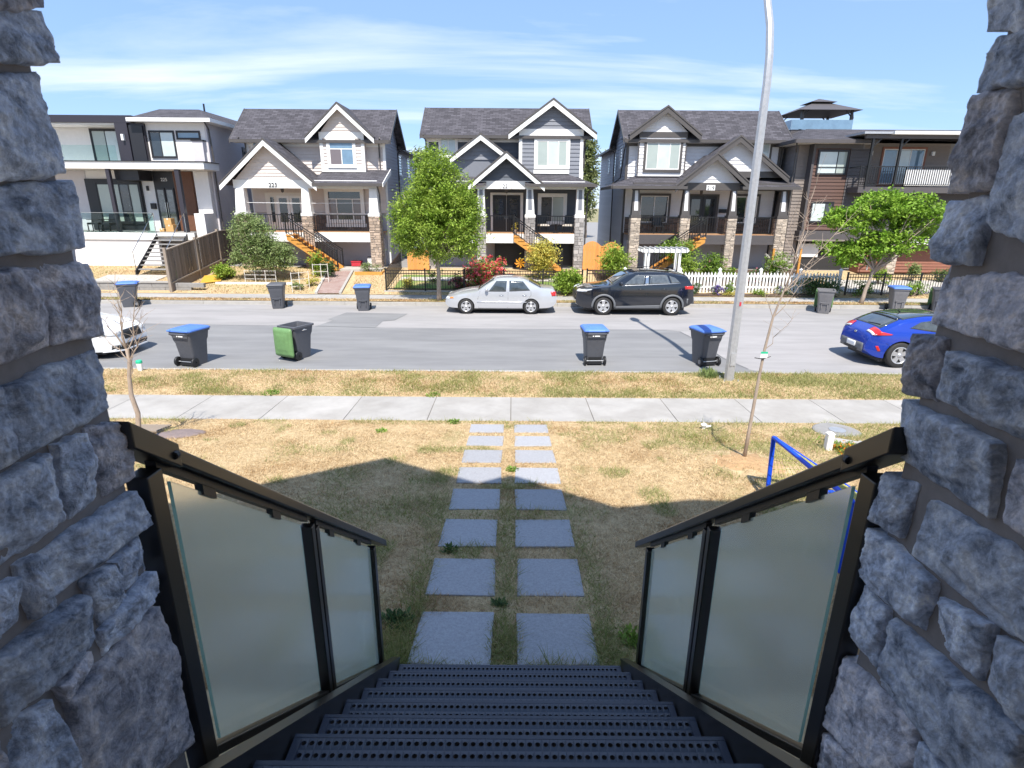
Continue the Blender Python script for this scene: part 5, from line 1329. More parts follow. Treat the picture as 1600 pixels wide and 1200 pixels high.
part('vent_frame', MATS['black_metal'], gz, (17.3, 18.2, 35.9, 36.7, 9.77, 9.85))

# houses further along, seen only in slivers between the columns and gaps
# ================================================================== cars
def smooth_interp(pts):
    xs = np.array([p[0] for p in pts]); zs = np.array([p[1] for p in pts])
    # monotone-ish cubic (Catmull-Rom with clamped tangents)
    d = np.diff(zs) / np.diff(xs); m_ = np.empty_like(zs); m_[1:-1] = (d[1:] + d[:-1]) / 2; m_[0] = d[0]; m_[-1] = d[-1]
    for i in range(1, len(xs) - 1):
        if d[i] * d[i - 1] <= 0: m_[i] = 0
        else: m_[i] = np.sign(m_[i]) * min(abs(m_[i]), 2.5 * abs(d[i]), 2.5 * abs(d[i - 1]))
    def f(x):
        x = min(max(x, xs[0]), xs[-1]); i = int(min(max(np.searchsorted(xs, x) - 1, 0), len(xs) - 2)); h = xs[i + 1] - xs[i]; t = (x - xs[i]) / h
        return float((2 * t ** 3 - 3 * t * t + 1) * zs[i] + (t ** 3 - 2 * t * t + t) * h * m_[i] + (-2 * t ** 3 + 3 * t * t) * zs[i + 1] + (t ** 3 - t * t) * h * m_[i + 1])
    return f

class Car:
    def __init__(s, name, label, loc, rz, L, hw, top, bottom, belt, roof, wheels, wr, paint, tumble=.17, nose=.30, tail=.22, group='cars parked along the street'):
        s.t = thing(name, label, 'car', loc, rz, group); s.L = L; s.hw = hw; s.top = smooth_interp(top); s.bot = smooth_interp(bottom); s.belt = belt; s.roof = roof; s.tumble = tumble
        s.x0, s.x1 = top[0][0], top[-1][0]; s.nose, s.tail = nose, tail; s.wheels = wheels; s.wr = wr; s.paint = paint
        s.body()
        for wx in wheels:
            for sy in (-1, 1): s.wheel(wx, sy)
    def P(s, x):
        c = (s.x0 + s.x1) / 2; h = (s.x1 - s.x0) / 2; u = (x - c) / h
        return s.hw * (1 - (s.nose if u < 0 else s.tail) * abs(u) ** 7)
    def W(s, x, z):
        f = .90 + .10 * min(1, max(0, (z - .15) / .32)) ** .6
        if z > .5: f -= .035 * min(1, (z - .5) / max(.05, s.belt - .5)) ** 2
        if z > s.belt: f -= s.tumble * ((z - s.belt) / (s.roof - s.belt)) ** 1.15
        return s.P(x) * f
    def topz(s, x, q):
        return s.top(x) - .025 * q * q - .055 * abs(q) ** 7
    def section(s, x):
        b, T = s.bot(x), s.top(x); e = T - .08; pts = [(0, b), (s.W(x, b) * .88, b)]
        n = 16
        for k in range(n + 1):
            z = b + .03 + (e - b - .03) * k / n; pts.append((s.W(x, z), z))
        wt = s.W(x, e)
        for q in (.985, .95, .9, .8, .65, .45, .22): pts.append((wt * q, s.topz(x, q)))
        pts.append((0, T))
        return pts
    def body(s):
        m = MB(); N = 84; h = (s.x1 - s.x0)
        xs = [s.x0 + h * (.5 - .5 * math.cos(math.pi * i / N)) * .35 + h * i / N * .65 for i in range(N + 1)]
        rings = []
        for x in xs:
            p = s.section(x); ring = [(x, y, z) for y, z in p] + [(x, -y, z) for y, z in p[-2:0:-1]]; rings.append(ring)
        n = len(rings[0]); vs = [v for r in rings for v in r]
        fs = [(i * n + k, (i + 1) * n + k, (i + 1) * n + (k + 1) % n, i * n + (k + 1) % n) for i in range(N) for k in range(n)]
        fs += [tuple(range(n)), tuple(range(N * n, (N + 1) * n))[::-1]]
        m.add(vs, fs); o = m.build('body', MATS[s.paint], s.t, smooth=True, world=False); fix_normals(o)
        c = MB()
        for wx in s.wheels:
            for sy in (-1, 1): c.tube([(wx, sy * (s.hw - .26), s.wr), (wx, sy * (s.hw + .2), s.wr)], s.wr * 1.13, 28)
        co = c.build('cutter', MATS['wheel_dark'], None); fix_normals(co)
        co.location = (0, 0, 0)
        o.parent = None
        md = o.modifiers.new('arch', 'BOOLEAN'); md.operation = 'DIFFERENCE'; md.object = co; md.solver = 'EXACT'; md.use_self = True
        dg = bpy.context.evaluated_depsgraph_get(); me = bpy.data.meshes.new_from_object(o.evaluated_get(dg)); o.modifiers.clear()
        old = o.data
        if len(me.polygons) > 500: o.data = me
        bpy.data.objects.remove(co); o.parent = s.t
        me = o.data
        if len(me.materials) < 2: me.materials.append(MATS['wheel_dark'])
        for p in me.polygons:
            cc = p.center
            for wx in s.wheels:
                r = math.hypot(cc.x - wx, cc.z - s.wr)
                if r < s.wr * 1.14 and abs(cc.y) > .3 and (abs(p.normal.y) < .3 and r > s.wr * 1.0 or abs(abs(cc.y) - (s.hw - .26)) < .02): p.material_index = 1
            p.use_smooth = p.material_index == 0
        me.set_sharp_from_angle(angle=R(38))
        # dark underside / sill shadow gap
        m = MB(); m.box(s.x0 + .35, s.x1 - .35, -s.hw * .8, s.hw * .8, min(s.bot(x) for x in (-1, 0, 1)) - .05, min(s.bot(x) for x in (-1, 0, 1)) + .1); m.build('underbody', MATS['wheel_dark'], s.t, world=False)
    def put(s, name, mat, m, parent=None, smooth=True): o = m.build(name, MATS[mat], parent or s.t, smooth=smooth, world=False); return o
    def side(s, name, mat, quad, off=.006, both=True, nu=8, nv=5, th=0):
        """panel on the flank: quad of (x, z) corners bl, br, tr, tl"""
        a, b, c, d = [Vector(p) for p in quad]
        for sy in ((-1, 1) if both is True else (both,)):
            m = MB()
            def fn(u, v):
                p = a.lerp(b, u).lerp(d.lerp(c, u), v); return (p.x, sy * (s.W(p.x, p.y) + off), p.y)
            m.grid(fn, nu, nv); o = s.put(name, mat, m)
            sol = o.modifiers.new('t', 'SOLIDIFY'); sol.thickness = .004 + th; sol.offset = 0
    def over(s, name, mat, x0, x1, q0, q1, off=.006, nu=8, nv=10, taper=0., parent=None):
        """panel on the upper surface between x0..x1, lateral fraction q0..q1"""
        m = MB()
        def fn(u, v):
            x = x0 + (x1 - x0) * u; q = q0 + (q1 - q0) * v; q *= 1 - taper * (1 - u); wt = s.W(x, s.top(x) - .08)
            return (x, wt * q, s.topz(x, q) + off)
        m.grid(fn, nu, nv); o = s.put(name, mat, m, parent); sol = o.modifiers.new('t', 'SOLIDIFY'); sol.thickness = .005; sol.offset = 0
    def nosep(s, name, mat, y0, y1, z0, z1, x=None, end=-1, off=.01, nu=6, nv=3, both=False):
        """panel on the front (end=-1) or rear (end=1) face"""
        for sg in ((1, -1) if both else (1,)):
            m = MB()
            def fn(u, v):
                y = (y0 + (y1 - y0) * u) * sg; z = z0 + (z1 - z0) * v; xe = s.x0 if end < 0 else s.x1
                # walk inwards until the body is wide and tall enough
                xx = xe
                for k in range(60):
                    if s.W(xx, z) >= abs(y) and s.top(xx) >= z + .01: break
                    xx -= end * .02
                return (xx + end * off, y, z)
            m.grid(fn, nu, nv); o = s.put(name, mat, m); sol = o.modifiers.new('t', 'SOLIDIFY'); sol.thickness = .012; sol.offset = 0
    def seam(s, pts, both=True, w=.008):
        for sy in (-1, 1):
            m = MB(); m.tube([(x, sy * (s.W(x, z) + .001), z) for x, z in pts], w * .6, 4); s.put('door_seam', 'wheel_dark', m, smooth=False)
    def wheel(s, wx, sy):
        r = s.wr; yw = sy * (s.hw - .015)
        m = MB(); prof = [(r * .66, -.10), (r * .9, -.105), (r * .985, -.085), (r, -.05), (r, .05), (r * .985, .085), (r * .9, .105), (r * .66, .10)]
        m.lathe([(a, b) for a, b in prof], 30, (0, 0, 0), 'y'); wh = s.put('wheel', 'tyre', m); wh.location = (wx, yw - sy * .105, r)
        m = MB(); m.lathe([(r * .68, -.09), (r * .68, sy * .085), (r * .63, sy * .10), (r * .60, sy * .06), (0.001, sy * .035)], 28, (0, 0, 0), 'y'); o = s.put('rim_barrel', 'wheel_dark', m, wh)
        m = MB(); m.lathe([(r * .69, sy * .088), (r * .66, sy * .104), (r * .60, sy * .10), (r * .585, sy * .07)], 28, (0, 0, 0), 'y'); s.put('rim_lip', 'alloy', m, wh)
        for k in range(s.spokes if hasattr(s, 'spokes') else 5):
            a = 2 * math.pi * k / (s.spokes if hasattr(s, 'spokes') else 5) + .3
            m = MB(); ca, sa = math.cos(a), math.sin(a); w0, w1 = r * .14, r * .19
            pt = lambda rr, t_, y: (ca * rr - sa * t_, y, sa * rr + ca * t_)
            m.add([pt(r * .1, -w0, sy * .085), pt(r * .1, w0, sy * .085), pt(r * .62, w1, sy * .095), pt(r * .62, -w1, sy * .095), pt(r * .1, -w0, sy * .05), pt(r * .1, w0, sy * .05), pt(r * .62, w1, sy * .05), pt(r * .62, -w1, sy * .05)],
                  [(0, 1, 2, 3), (4, 7, 6, 5), (0, 4, 5, 1), (1, 5, 6, 2), (2, 6, 7, 3), (3, 7, 4, 0)])
            s.put('spoke', 'alloy', m, wh, smooth=False)
        m = MB(); m.lathe([(r * .17, sy * .06), (r * .16, sy * .10), (0.001, sy * .105)], 14, (0, 0, 0), 'y'); s.put('hub_cap', 'alloy', m, wh)
    def mirrors(s, x, z, mat):
        for sy in (-1, 1):
            y = s.W(x, z); m = MB(); m.grid(lambda u, v: (x - .05 + .11 * math.sin(math.pi * v) * math.cos(2 * math.pi * u) * .6, sy * (y + .10 + .10 * math.sin(math.pi * v) * math.sin(2 * math.pi * u) * .9), z + .045 - .075 * math.cos(math.pi * v)), 12, 8)
            o = s.put('mirror', mat, m); m = MB(); m.bar((x, sy * (y - .03), z - .01), (x - .02, sy * (y + .06), z + .02), .05, .04); s.put('mirror_stalk', mat, m, o, smooth=False)

# silver sedan
c = Car('sedan_car', 'silver four door sedan parked across the road beside the black metal fence', (-.46, 22.75, 0), 0, 4.37, .845,
        [(-2.185, .56), (-2.13, .645), (-2.0, .705), (-1.6, .83), (-1.2, .905), (-.95, .945), (-.62, 1.15), (-.28, 1.345), (.0, 1.395), (.4, 1.405), (.78, 1.375), (1.02, 1.32), (1.35, 1.16), (1.62, 1.035), (1.85, 1.01), (2.05, .985), (2.14, .90), (2.185, .74)],
        [(-2.185, .34), (-2.05, .22), (-1.7, .20), (0, .19), (1.7, .21), (2.05, .28), (2.185, .42)], .87, 1.40, (-1.36, 1.18), .295, 'car_silver')
c.side('front_side_window', 'car_glass', [(-.48, .885), (.20, .885), (.235, 1.285), (-.17, 1.28)]); c.side('rear_side_window', 'car_glass', [(.33, .89), (1.14, .93), (.86, 1.27), (.33, 1.295)])
c.over('windscreen', 'car_glass', -.88, -.28, -.9, .9); c.over('rear_window', 'car_glass', 1.1, 1.56, -.86, .86)
c.nosep('headlamp', 'lamp_clear', .38, .70, .56, .66, both=True); c.nosep('front_bumper_grille', 'wheel_dark', -.35, .35, .3, .40); c.nosep('grille', 'wheel_dark', -.3, .3, .56, .61)
c.side('indicator_lamp', 'lamp_amber', [(-2.0, .59), (-1.85, .60), (-1.86, .66), (-1.98, .655)]); c.side('tail_lamp', 'tail_red', [(1.98, .72), (2.15, .70), (2.13, .86), (2.03, .88)]); c.nosep('tail_lamp', 'tail_red', .42, .74, .70, .88, end=1, both=True)
c.nosep('rear_number_plate', 'white_mark', -.2, .2, .72, .84, end=1)
c.side('rub_strip', 'car_silver', [(-.93, .465), (1.0, .465), (1.0, .50), (-.93, .50)], .012)
c.seam([(-.88, .26), (-.90, .6), (-.80, .90)]); c.seam([(.27, .24), (.28, .6), (.28, .88)]); c.seam([(1.03, .55), (1.18, .75), (1.17, .9)]); c.seam([(-.88, .235), (.3, .235), (.95, .24)])
for x in (.02, .92): c.side('door_handle', 'chrome', [(x - .08, .725), (x + .08, .725), (x + .08, .75), (x - .08, .75)], .014, nu=2, nv=1)
c.mirrors(-.50, .93, 'car_silver')
# black suv
c = Car('suv_car', 'black sport utility car with grey arch cladding parked before the white picket fence', (4.78, 22.75, 0), 0, 4.6, .925,
        [(-2.3, .80), (-2.26, .93), (-2.12, 1.0), (-1.7, 1.09), (-1.25, 1.15), (-.98, 1.19), (-.62, 1.42), (-.28, 1.61), (.1, 1.685), (.6, 1.70), (1.2, 1.665), (1.7, 1.60), (1.96, 1.54), (2.12, 1.34), (2.22, 1.17), (2.27, .98), (2.3, .72)],
        [(-2.3, .42), (-2.1, .27), (-1.7, .24), (0, .25), (1.7, .27), (2.1, .36), (2.3, .50)], 1.16, 1.70, (-1.24, 1.425), .355, 'car_black', tumble=.15)
c.side('front_side_window', 'tint_glass', [(-.52, 1.165), (.28, 1.185), (.32, 1.53), (-.05, 1.53)]); c.side('rear_side_window', 'tint_glass', [(.50, 1.195), (1.30, 1.225), (1.16, 1.545), (.50, 1.55)]); c.side('quarter_window', 'tint_glass', [(1.36, 1.235), (1.68, 1.28), (1.48, 1.46), (1.24, 1.535)])
c.side('window_trim', 'chrome', [(-.56, 1.135), (1.70, 1.245), (1.70, 1.268), (-.56, 1.158)], .010, nu=14, nv=1); c.side('roof_trim', 'chrome', [(-.06, 1.535), (1.22, 1.552), (1.22, 1.566), (-.06, 1.549)], .009, nu=10, nv=1)
c.side('pillar_trim', 'chrome', [(.33, 1.185), (.46, 1.19), (.46, 1.545), (.36, 1.535)], .007)
c.over('windscreen', 'car_glass', -.92, -.3, -.9, .9); c.over('rear_window', 'tint_glass', 1.99, 2.18, -.82, .82)
c.nosep('headlamp', 'lamp_clear', .45, .84, .90, .99, both=True); c.nosep('grille', 'wheel_dark', -.5, .5, .55, .88); c.nosep('tail_lamp', 'tail_red', .5, .85, 1.02, 1.14, end=1, both=True)
c.side('tail_lamp', 'tail_red', [(2.0, 1.03), (2.22, 1.0), (2.2, 1.12), (2.06, 1.13)]); c.side('headlamp', 'lamp_clear', [(-2.1, .90), (-1.72, .98), (-1.7, 1.02), (-2.08, .97)])
c.side('sill_cladding', 'cladding', [(-.82, .27), (1.0, .28), (1.0, .42), (-.82, .36)], .012, nu=12)
c.nosep('rear_bumper', 'cladding', -.85, .85, .45, .66, end=1, off=.02, nu=12)
for wx in c.wheels:
    for sy in (-1, 1):
        m = MB()
        def fn(u, v, wx=wx, sy=sy):
            a = R(-8) + R(196) * u; rr = c.wr * (1.12 + .22 * v) ; k = max(abs(math.cos(a)), abs(math.sin(a))); rr *= 1 + .04 * (1 - k)
            x = wx - rr * math.cos(a); z = c.wr + rr * math.sin(a); return (x, sy * (c.W(x, z) + .012), z)
        m.grid(fn, 22, 2); o = c.put('arch_cladding', 'cladding', m); sol = o.modifiers.new('t', 'SOLIDIFY'); sol.thickness = .02; sol.offset = 0
c.seam([(-.80, .42), (-.84, .8), (-.70, 1.16)]); c.seam([(.38, .42), (.40, .8), (.40, 1.19)]); c.seam([(1.05, .7), (1.28, .9), (1.33, 1.22)])
for x in (.18, 1.08): c.side('door_handle', 'car_black', [(x - .10, 1.0), (x + .10, 1.01), (x + .10, 1.045), (x - .10, 1.035)], .022, nu=2, nv=1)
c.mirrors(-.55, 1.19, 'car_black')
m = MB(); m.tube([(-.1, .66, 1.69), (.6, .68, 1.725), (1.6, .66, 1.66)], .016, 6); m.tube([(-.1, -.66, 1.69), (.6, -.68, 1.725), (1.6, -.66, 1.66)], .016, 6); c.put('roof_rail', 'wheel_dark', m); 
# blue hatchback, tail towards the left
c = Car('hatchback_car', 'bright blue hatchback parked on the near side, partly behind the right stone column', (11.62, 15.40, 0), math.pi, 4.22, .895,
        [(-2.11, .55), (-2.05, .66), (-1.85, .76), (-1.4, .89), (-1.0, .96), (-.55, 1.18), (-.15, 1.34), (.2, 1.395), (.6, 1.39), (1.0, 1.345), (1.3, 1.285), (1.55, 1.18), (1.8, 1.05), (1.97, .94), (2.05, .85), (2.11, .62)],
        [(-2.11, .32), (-1.9, .2), (0, .19), (1.7, .22), (1.98, .30), (2.11, .42)], .90, 1.40, (-1.32, 1.31), .345, 'car_blue', tumble=.25, tail=.34, nose=.34)
c.over('windscreen', 'car_glass', -.92, -.2, -.88, .88); c.over('roof_glass', 'car_glass', -.12, 1.28, -.86, .86, nu=14); c.over('rear_window', 'car_glass', 1.36, 1.80, -.80, .80)
m = MB(); m.grid(lambda u, v: (1.26 + .14 * u, (v * 2 - 1) * .56, c.topz(1.26 + .12 * u, (v * 2 - 1) * .8) + .02 + .012 * u), 4, 12); o = c.put('roof_spoiler', 'car_black', m); sol = o.modifiers.new('t', 'SOLIDIFY'); sol.thickness = .03
c.side('front_side_window', 'car_glass', [(-.58, .93), (.30, .96), (.34, 1.28), (-.12, 1.28)]); c.side('rear_side_window', 'car_glass', [(.38, .96), (1.15, 1.07), (.85, 1.22), (.38, 1.28)])
for sg in (1, -1):
    def lens(u, v, sg=sg, lo=0., hi=1., off=.012):
        v = lo + (hi - lo) * v
        xe = 2.0 - .16 * v
        if u < .5:
            q = .56 + .44 * u / .5; x = xe + .0 * q; wt = c.W(x, c.top(x) - .08); return (x + off * .3, sg * wt * q, c.topz(x, q) + off)
        k = (u - .5) / .5; x = xe + (1.58 + .03 * (1 - v) - xe) * k; z0 = c.top(xe) - .08; z = z0 + ((.885 + .02 * v) - z0) * k; return (x, sg * (c.W(x, z) + off), z + off * (1 - k))
    m = MB(); m.grid(lens, 20, 5); o = c.put('tail_lamp', 'tail_red', m); sol = o.modifiers.new('t', 'SOLIDIFY'); sol.thickness = .012; sol.offset = 0
    m = MB(); m.grid(lambda u, v: lens(u * .55, v, lo=-.08, hi=.22, off=.020), 10, 2); o = c.put('reverse_lamp', 'lamp_clear', m); sol = o.modifiers.new('t', 'SOLIDIFY'); sol.thickness = .008; sol.offset = 0
c.side('side_reflector', 'tail_red', [(1.80, .44), (1.86, .43), (1.93, .57), (1.87, .58)], .008)
c.nosep('rear_diffuser', 'cladding', -.52, .52, .36, .60, end=1, off=.015, nu=10); c.nosep('rear_number_plate', 'white_mark', -.2, .2, .44, .58, end=1, off=.03)
c.nosep('exhaust_outlet', 'wheel_dark', -.3, .3, .36, .42, end=1, off=.035); c.nosep('rear_badge', 'chrome', -.05, .05, .80, .85, end=1, off=.02)
m = MB(); m.tube([(.95, 0, 1.36), (1.0, 0, 1.40), (1.12, 0, 1.47)], [.02, .012, .004], 6); c.put('aerial', 'plastic_black', m)
m = MB(); m.bar((1.77, .02, 1.085), (1.72, .45, 1.105), .02); c.put('rear_wiper', 'plastic_black', m, smooth=False)
c.seam([(1.5, .3), (1.55, .55), (1.7, .66)]); c.seam([(.35, .26), (.40, .6), (.36, .95)]); c.mirrors(-.6, .98, 'car_blue')
# white car at the left edge, nose towards the right
c = Car('white_car', 'white car parked on the near side, nose just past the left stone column', (-13.05, 15.55, 0), math.pi, 4.7, .92,
        [(-2.35, .52), (-2.31, .68), (-2.2, .80), (-1.9, .90), (-1.4, 1.0), (-1.0, 1.06), (-.5, 1.30), (-.1, 1.45), (.4, 1.50), (1.0, 1.46), (1.5, 1.33), (1.9, 1.15), (2.2, 1.05), (2.35, .7)],
        [(-2.35, .30), (-2.15, .19), (0, .19), (1.9, .22), (2.35, .42)], .98, 1.5, (-1.42, 1.40), .345, 'car_white', nose=.36)
c.over('windscreen', 'car_glass', -.95, -.15, -.9, .9); c.side('front_side_window', 'car_glass', [(-.5, 1.0), (.3, 1.02), (.34, 1.38), (-.1, 1.36)]); c.side('rear_side_window', 'car_glass', [(.42, 1.02), (1.3, 1.06), (1.0, 1.34), (.42, 1.38)])
c.nosep('headlamp', 'lamp_clear', .42, .82, .64, .74, both=True); c.side('headlamp', 'tint_glass', [(-2.12, .66), (-1.72, .74), (-1.74, .80), (-2.08, .77)]); c.nosep('grille', 'wheel_dark', -.36, .36, .50, .74, nu=10); c.nosep('lower_intake', 'wheel_dark', -.7, .7, .27, .38, nu=12)
c.nosep('badge', 'chrome', -.05, .05, .77, .82); c.nosep('front_lip', 'car_white', -.78, .78, .20, .24, nu=12, off=.03); c.seam([(-.95, .3), (-.98, .7), (-.85, 1.03)]); c.mirrors(-.55, 1.04, 'car_white')
# door handles, fuel flap etc. stay with the bodies above

# ================================================================== wheelie bins
def bin_body(t, mat, tall=1.0):
    m = MB(); H_ = .94 * tall
    lv = [(0, .205, .22, .02), (.06, .215, .235, .02), (.62, .255, .295, .0), (.70, .275, .325, -.0), (.86, .295, .345, 0), (H_, .30, .35, 0)]
    vs = []; nseg = 0
    def ring(hx, hy, z, oy):
        r = .05; out = []
        for (cx, cy, a0) in ((hx - r, hy - r, 0), (-hx + r, hy - r, 90), (-hx + r, -hy + r, 180), (hx - r, -hy + r, 270)):
            for k in range(4): a = R(a0 + 30 * k); out.append((cx + r * math.cos(a), cy + oy + r * math.sin(a), z))
        return out
    rings = [ring(hx, hy, z, oy) for z, hx, hy, oy in lv]; n = len(rings[0])
    for r_ in rings: vs += r_
    fs = [(i * n + k, i * n + (k + 1) % n, (i + 1) * n + (k + 1) % n, (i + 1) * n + k) for i in range(len(rings) - 1) for k in range(n)]; fs.append(tuple(range(n))[::-1])
    m.add(vs, fs)
    # inside
    inner = [ring(.275, .325, H_ - .002, 0), ring(.20, .22, .08, .02)]; b = len(vs); m.add(inner[0] + inner[1], [(k, n + k, n + (k + 1) % n, (k + 1) % n) for k in range(n)] + [tuple(range(n, 2 * n))])
    m.add(rings[-1] + inner[0], [(k, (k + 1) % n, n + (k + 1) % n, n + k) for k in range(n)])
    o = m.build('body', MATS[mat], t, world=False, smooth=True); o.data.set_sharp_from_angle(angle=R(35)); fix_normals(o)
    # rim
    m = MB(); R_ = [ring(.322, .372, H_ - .06, 0), ring(.326, .376, H_ - .005, 0), ring(.302, .352, H_, 0), ring(.298, .348, H_ - .06, 0)]; m.add([p for r_ in R_ for p in r_], [((i % 4) * n + k, (i % 4) * n + (k + 1) % n, ((i + 1) % 4) * n + (k + 1) % n, ((i + 1) % 4) * n + k) for i in range(4) for k in range(n)]); o = m.build('rim', MATS[mat], t, world=False); fix_normals(o)
    # front grip moulding (lift bar pocket) and lower step on the +y side
    m = MB(); m.box(-.16, .16, .30, .328, .42, .455); m.build('grab_bar', MATS[mat], t, world=False)
    m = MB(); m.box(-.12, -.09, .27, .318, .2, .40); m.box(.09, .12, .27, .318, .2, .40); m.box(-.12, .12, .27, .318, .38, .402); m.build('front_rib', MATS[mat], t, world=False)
    # wheels at the -y side
    m = MB(); m.tube([(-.27, -.26, .125), (.27, -.26, .125)], .014, 8); m.build('axle', MATS['galv'], t, world=False)
    m = MB(); m.box(-.2, .2, -.30, -.2, .04, .075); m.box(-.17, .17, -.27, -.19, .075, .22); m.build('axle_housing', MATS['plastic_black'], t, world=False)
    for sx in (-1, 1):
        m = MB(); m.lathe([(.02, -.03), (.10, -.03), (.125, -.022), (.125, .022), (.10, .03), (.02, .03)], 18, (0, 0, 0), 'y'); w_ = m.build('wheel', MATS['plastic_black'], t, world=False, smooth=True); w_.location = (sx * .265, -.26, .125); w_.rotation_euler = (0, 0, R(90))
        m = MB(); m.lathe([(.0, .034), (.06, .034), (.065, .02)], 12, (0, 0, 0), 'y'); hb = m.build('hub', MATS['plastic_grey_light'], w_, world=False)
    # handle bar above the wheels
    m = MB(); m.tube([(-.24, -.355, H_ - .10), (-.24, -.43, H_ - .05), (.24, -.43, H_ - .05), (.24, -.355, H_ - .10)], .016, 8); m.build('handle', MATS[mat], t, world=False)
    return H_
def lid_mesh(m):
    """closed lid, hinged on -y"""
    def fn(u, v):
        x = (u * 2 - 1); y = (v * 2 - 1); hx, hy = .345, .40
        d = max(abs(x), abs(y)); z = .055 * (1 - max(0, (d - .80) / .20) ** 1.6) + .02 * (1 - x * x) * (1 - y * y)
        if abs(x) < .55 and abs(y) < .6: z += .012
        k = 1 - .03 * max(0, abs(x) - .8) * max(0, abs(y) - .8) * 40
        return (x * hx * k, y * hy * k, z)
    m.grid(fn, 20, 20); return m
def wheelie_bin(label, loc, rz, lid, body='plastic_grey', open_=0, group='wheeled bins put out along the road', mark=True):
    t = thing('wheeled_bin', label, 'bin', loc, rz, group); Hh = bin_body(t, body)
    m = lid_mesh(MB()); o = m.build('lid', MATS[lid], t, world=False, smooth=True); sol = o.modifiers.new('t', 'SOLIDIFY'); sol.thickness = .035; sol.offset = -1
    o.data.set_sharp_from_angle(angle=R(40))
    if open_:
        # hangs down on the hinge side
        o.location = (0, -.47, Hh - .42); o.rotation_euler = (R(90), 0, 0)
    else:
        o.location = (0, 0, Hh + .005)
        for sx in (-1, 1):
            m = MB(); m.tube([(sx * .27 - .05, -.39, Hh + .02), (sx * .27 + .05, -.39, Hh + .02)], .022, 8); m.build('hinge', MATS[lid], t, world=False)
    if mark:
        m = MB(); m.box(-.10, -.07, -.351, -.345, .80, .83); m.box(-.045, .09, -.351, -.345, .80, .83); mk = m.build('printed_mark', MATS['white_mark'], t, world=False); mk['kind'] = 'stuff'
    return t
wheelie_bin('grey bin with blue lid by the near kerb, nearest the left stone column', (-8.45, 14.45, .005), R(-14), 'plastic_blue')
b_ = wheelie_bin('dark bin standing open with its green lid hanging down', (-5.95, 15.2, .005), R(-26), 'plastic_green', open_=1, mark=False)
m = MB(); m.box(.299, .3015, -.07, .09, .80, .812); m.box(.299, .3015, -.03, .03, .815, .835); mk = m.build('printed_mark', MATS['white_mark'], b_, world=False); mk['kind'] = 'stuff'
wheelie_bin('grey bin with blue lid by the near kerb, below the black car', (2.2, 14.85, .005), R(3), 'plastic_blue')
wheelie_bin('grey bin with blue lid by the near kerb, beside the street lamp', (5.22, 14.85, .005), R(14), 'plastic_blue')
wheelie_bin('grey bin with blue lid across the road, in front of the low concrete wall', (-15.75, 23.1, .005), R(115), 'plastic_blue', mark=False)
wheelie_bin('grey bin with grey lid across the road, left of the brick path', (-9.6, 23.0, .005), R(192), 'plastic_grey', mark=False)
wheelie_bin('grey bin with blue grey lid across the road, right of the brick path', (-6.02, 22.65, .005), R(190), 'plastic_blue', mark=False)
wheelie_bin('light grey bin with green lid hanging open, across the road by the picket fence', (12.62, 22.75, .005), R(155), 'plastic_green', 'plastic_grey_light', open_=1, mark=False)
wheelie_bin('light grey bin with blue lid across the road, behind the blue hatchback', (15.95, 23.35, .005), R(165), 'plastic_blue', 'plastic_grey_light', mark=False)
wheelie_bin('dark bin with green lid hanging open at the edge of the right stone column', (17.75, 23.4, .005), R(150), 'plastic_green', open_=1, mark=False)
# ================================================================== street lamp
t = thing('street_lamp', 'tall galvanised street lamp pole on the verge beside a blue lidded bin', 'street lamp', (5.15, 12.8, .12))
m = MB(); path = [(5.15, 12.8, .1 + 6.4 * i / 8) for i in range(9)] + [(5.14, 12.83, 7.0), (5.11, 12.92, 7.55), (5.06, 13.12, 8.1), (4.98, 13.5, 8.6), (4.89, 14.1, 8.95), (4.82, 14.8, 9.1)]
m.tube(path, [.118 - .055 * i / (len(path) - 1) for i in range(len(path))], 8); o = m.build('pole', MATS['galv'], t, smooth=True); o.data.set_sharp_from_angle(angle=R(30))
part('base_plate', MATS['galv'], t, (4.95, 5.35, 12.6, 13.0, .12, .16)); m = MB()
for sx in (-1, 1):
    for sy in (-1, 1): m.tube([(5.15 + sx * .16, 12.8 + sy * .16, .16), (5.15 + sx * .16, 12.8 + sy * .16, .22)], .018, 6)
o = m.build('anchor_bolt', MATS['galv'], t); o['kind'] = 'stuff'
part('hand_hole_cover', MATS['galv'], t, (5.09, 5.21, 12.675, 12.69, .55, .85))
m = MB(); m.grid(lambda u, v: (4.77 + .17 * math.sin(math.pi * u) * math.cos(2 * math.pi * v), 15.1 - .42 * math.cos(math.pi * u), 9.1 + .10 * math.sin(math.pi * u) * math.sin(2 * math.pi * v)), 12, 12); m.build('lamp_head', MATS['galv'], t, smooth=True)
m = MB(); m.box(5.13, 5.17, 12.686, 12.695, 1.95, 2.04); m.build('pole_sticker', MATS['red_plastic'], t)
m = MB(); m.grid(lambda u, v: (5.15 + (.28 + .06 * math.sin(9 * u)) * v * math.cos(2 * math.pi * u), 12.8 + .28 * v * math.sin(2 * math.pi * u), .135 + .03 * (1 - v)), 18, 3); structure(m.build('lamp_footing', MATS['concrete_grey']))

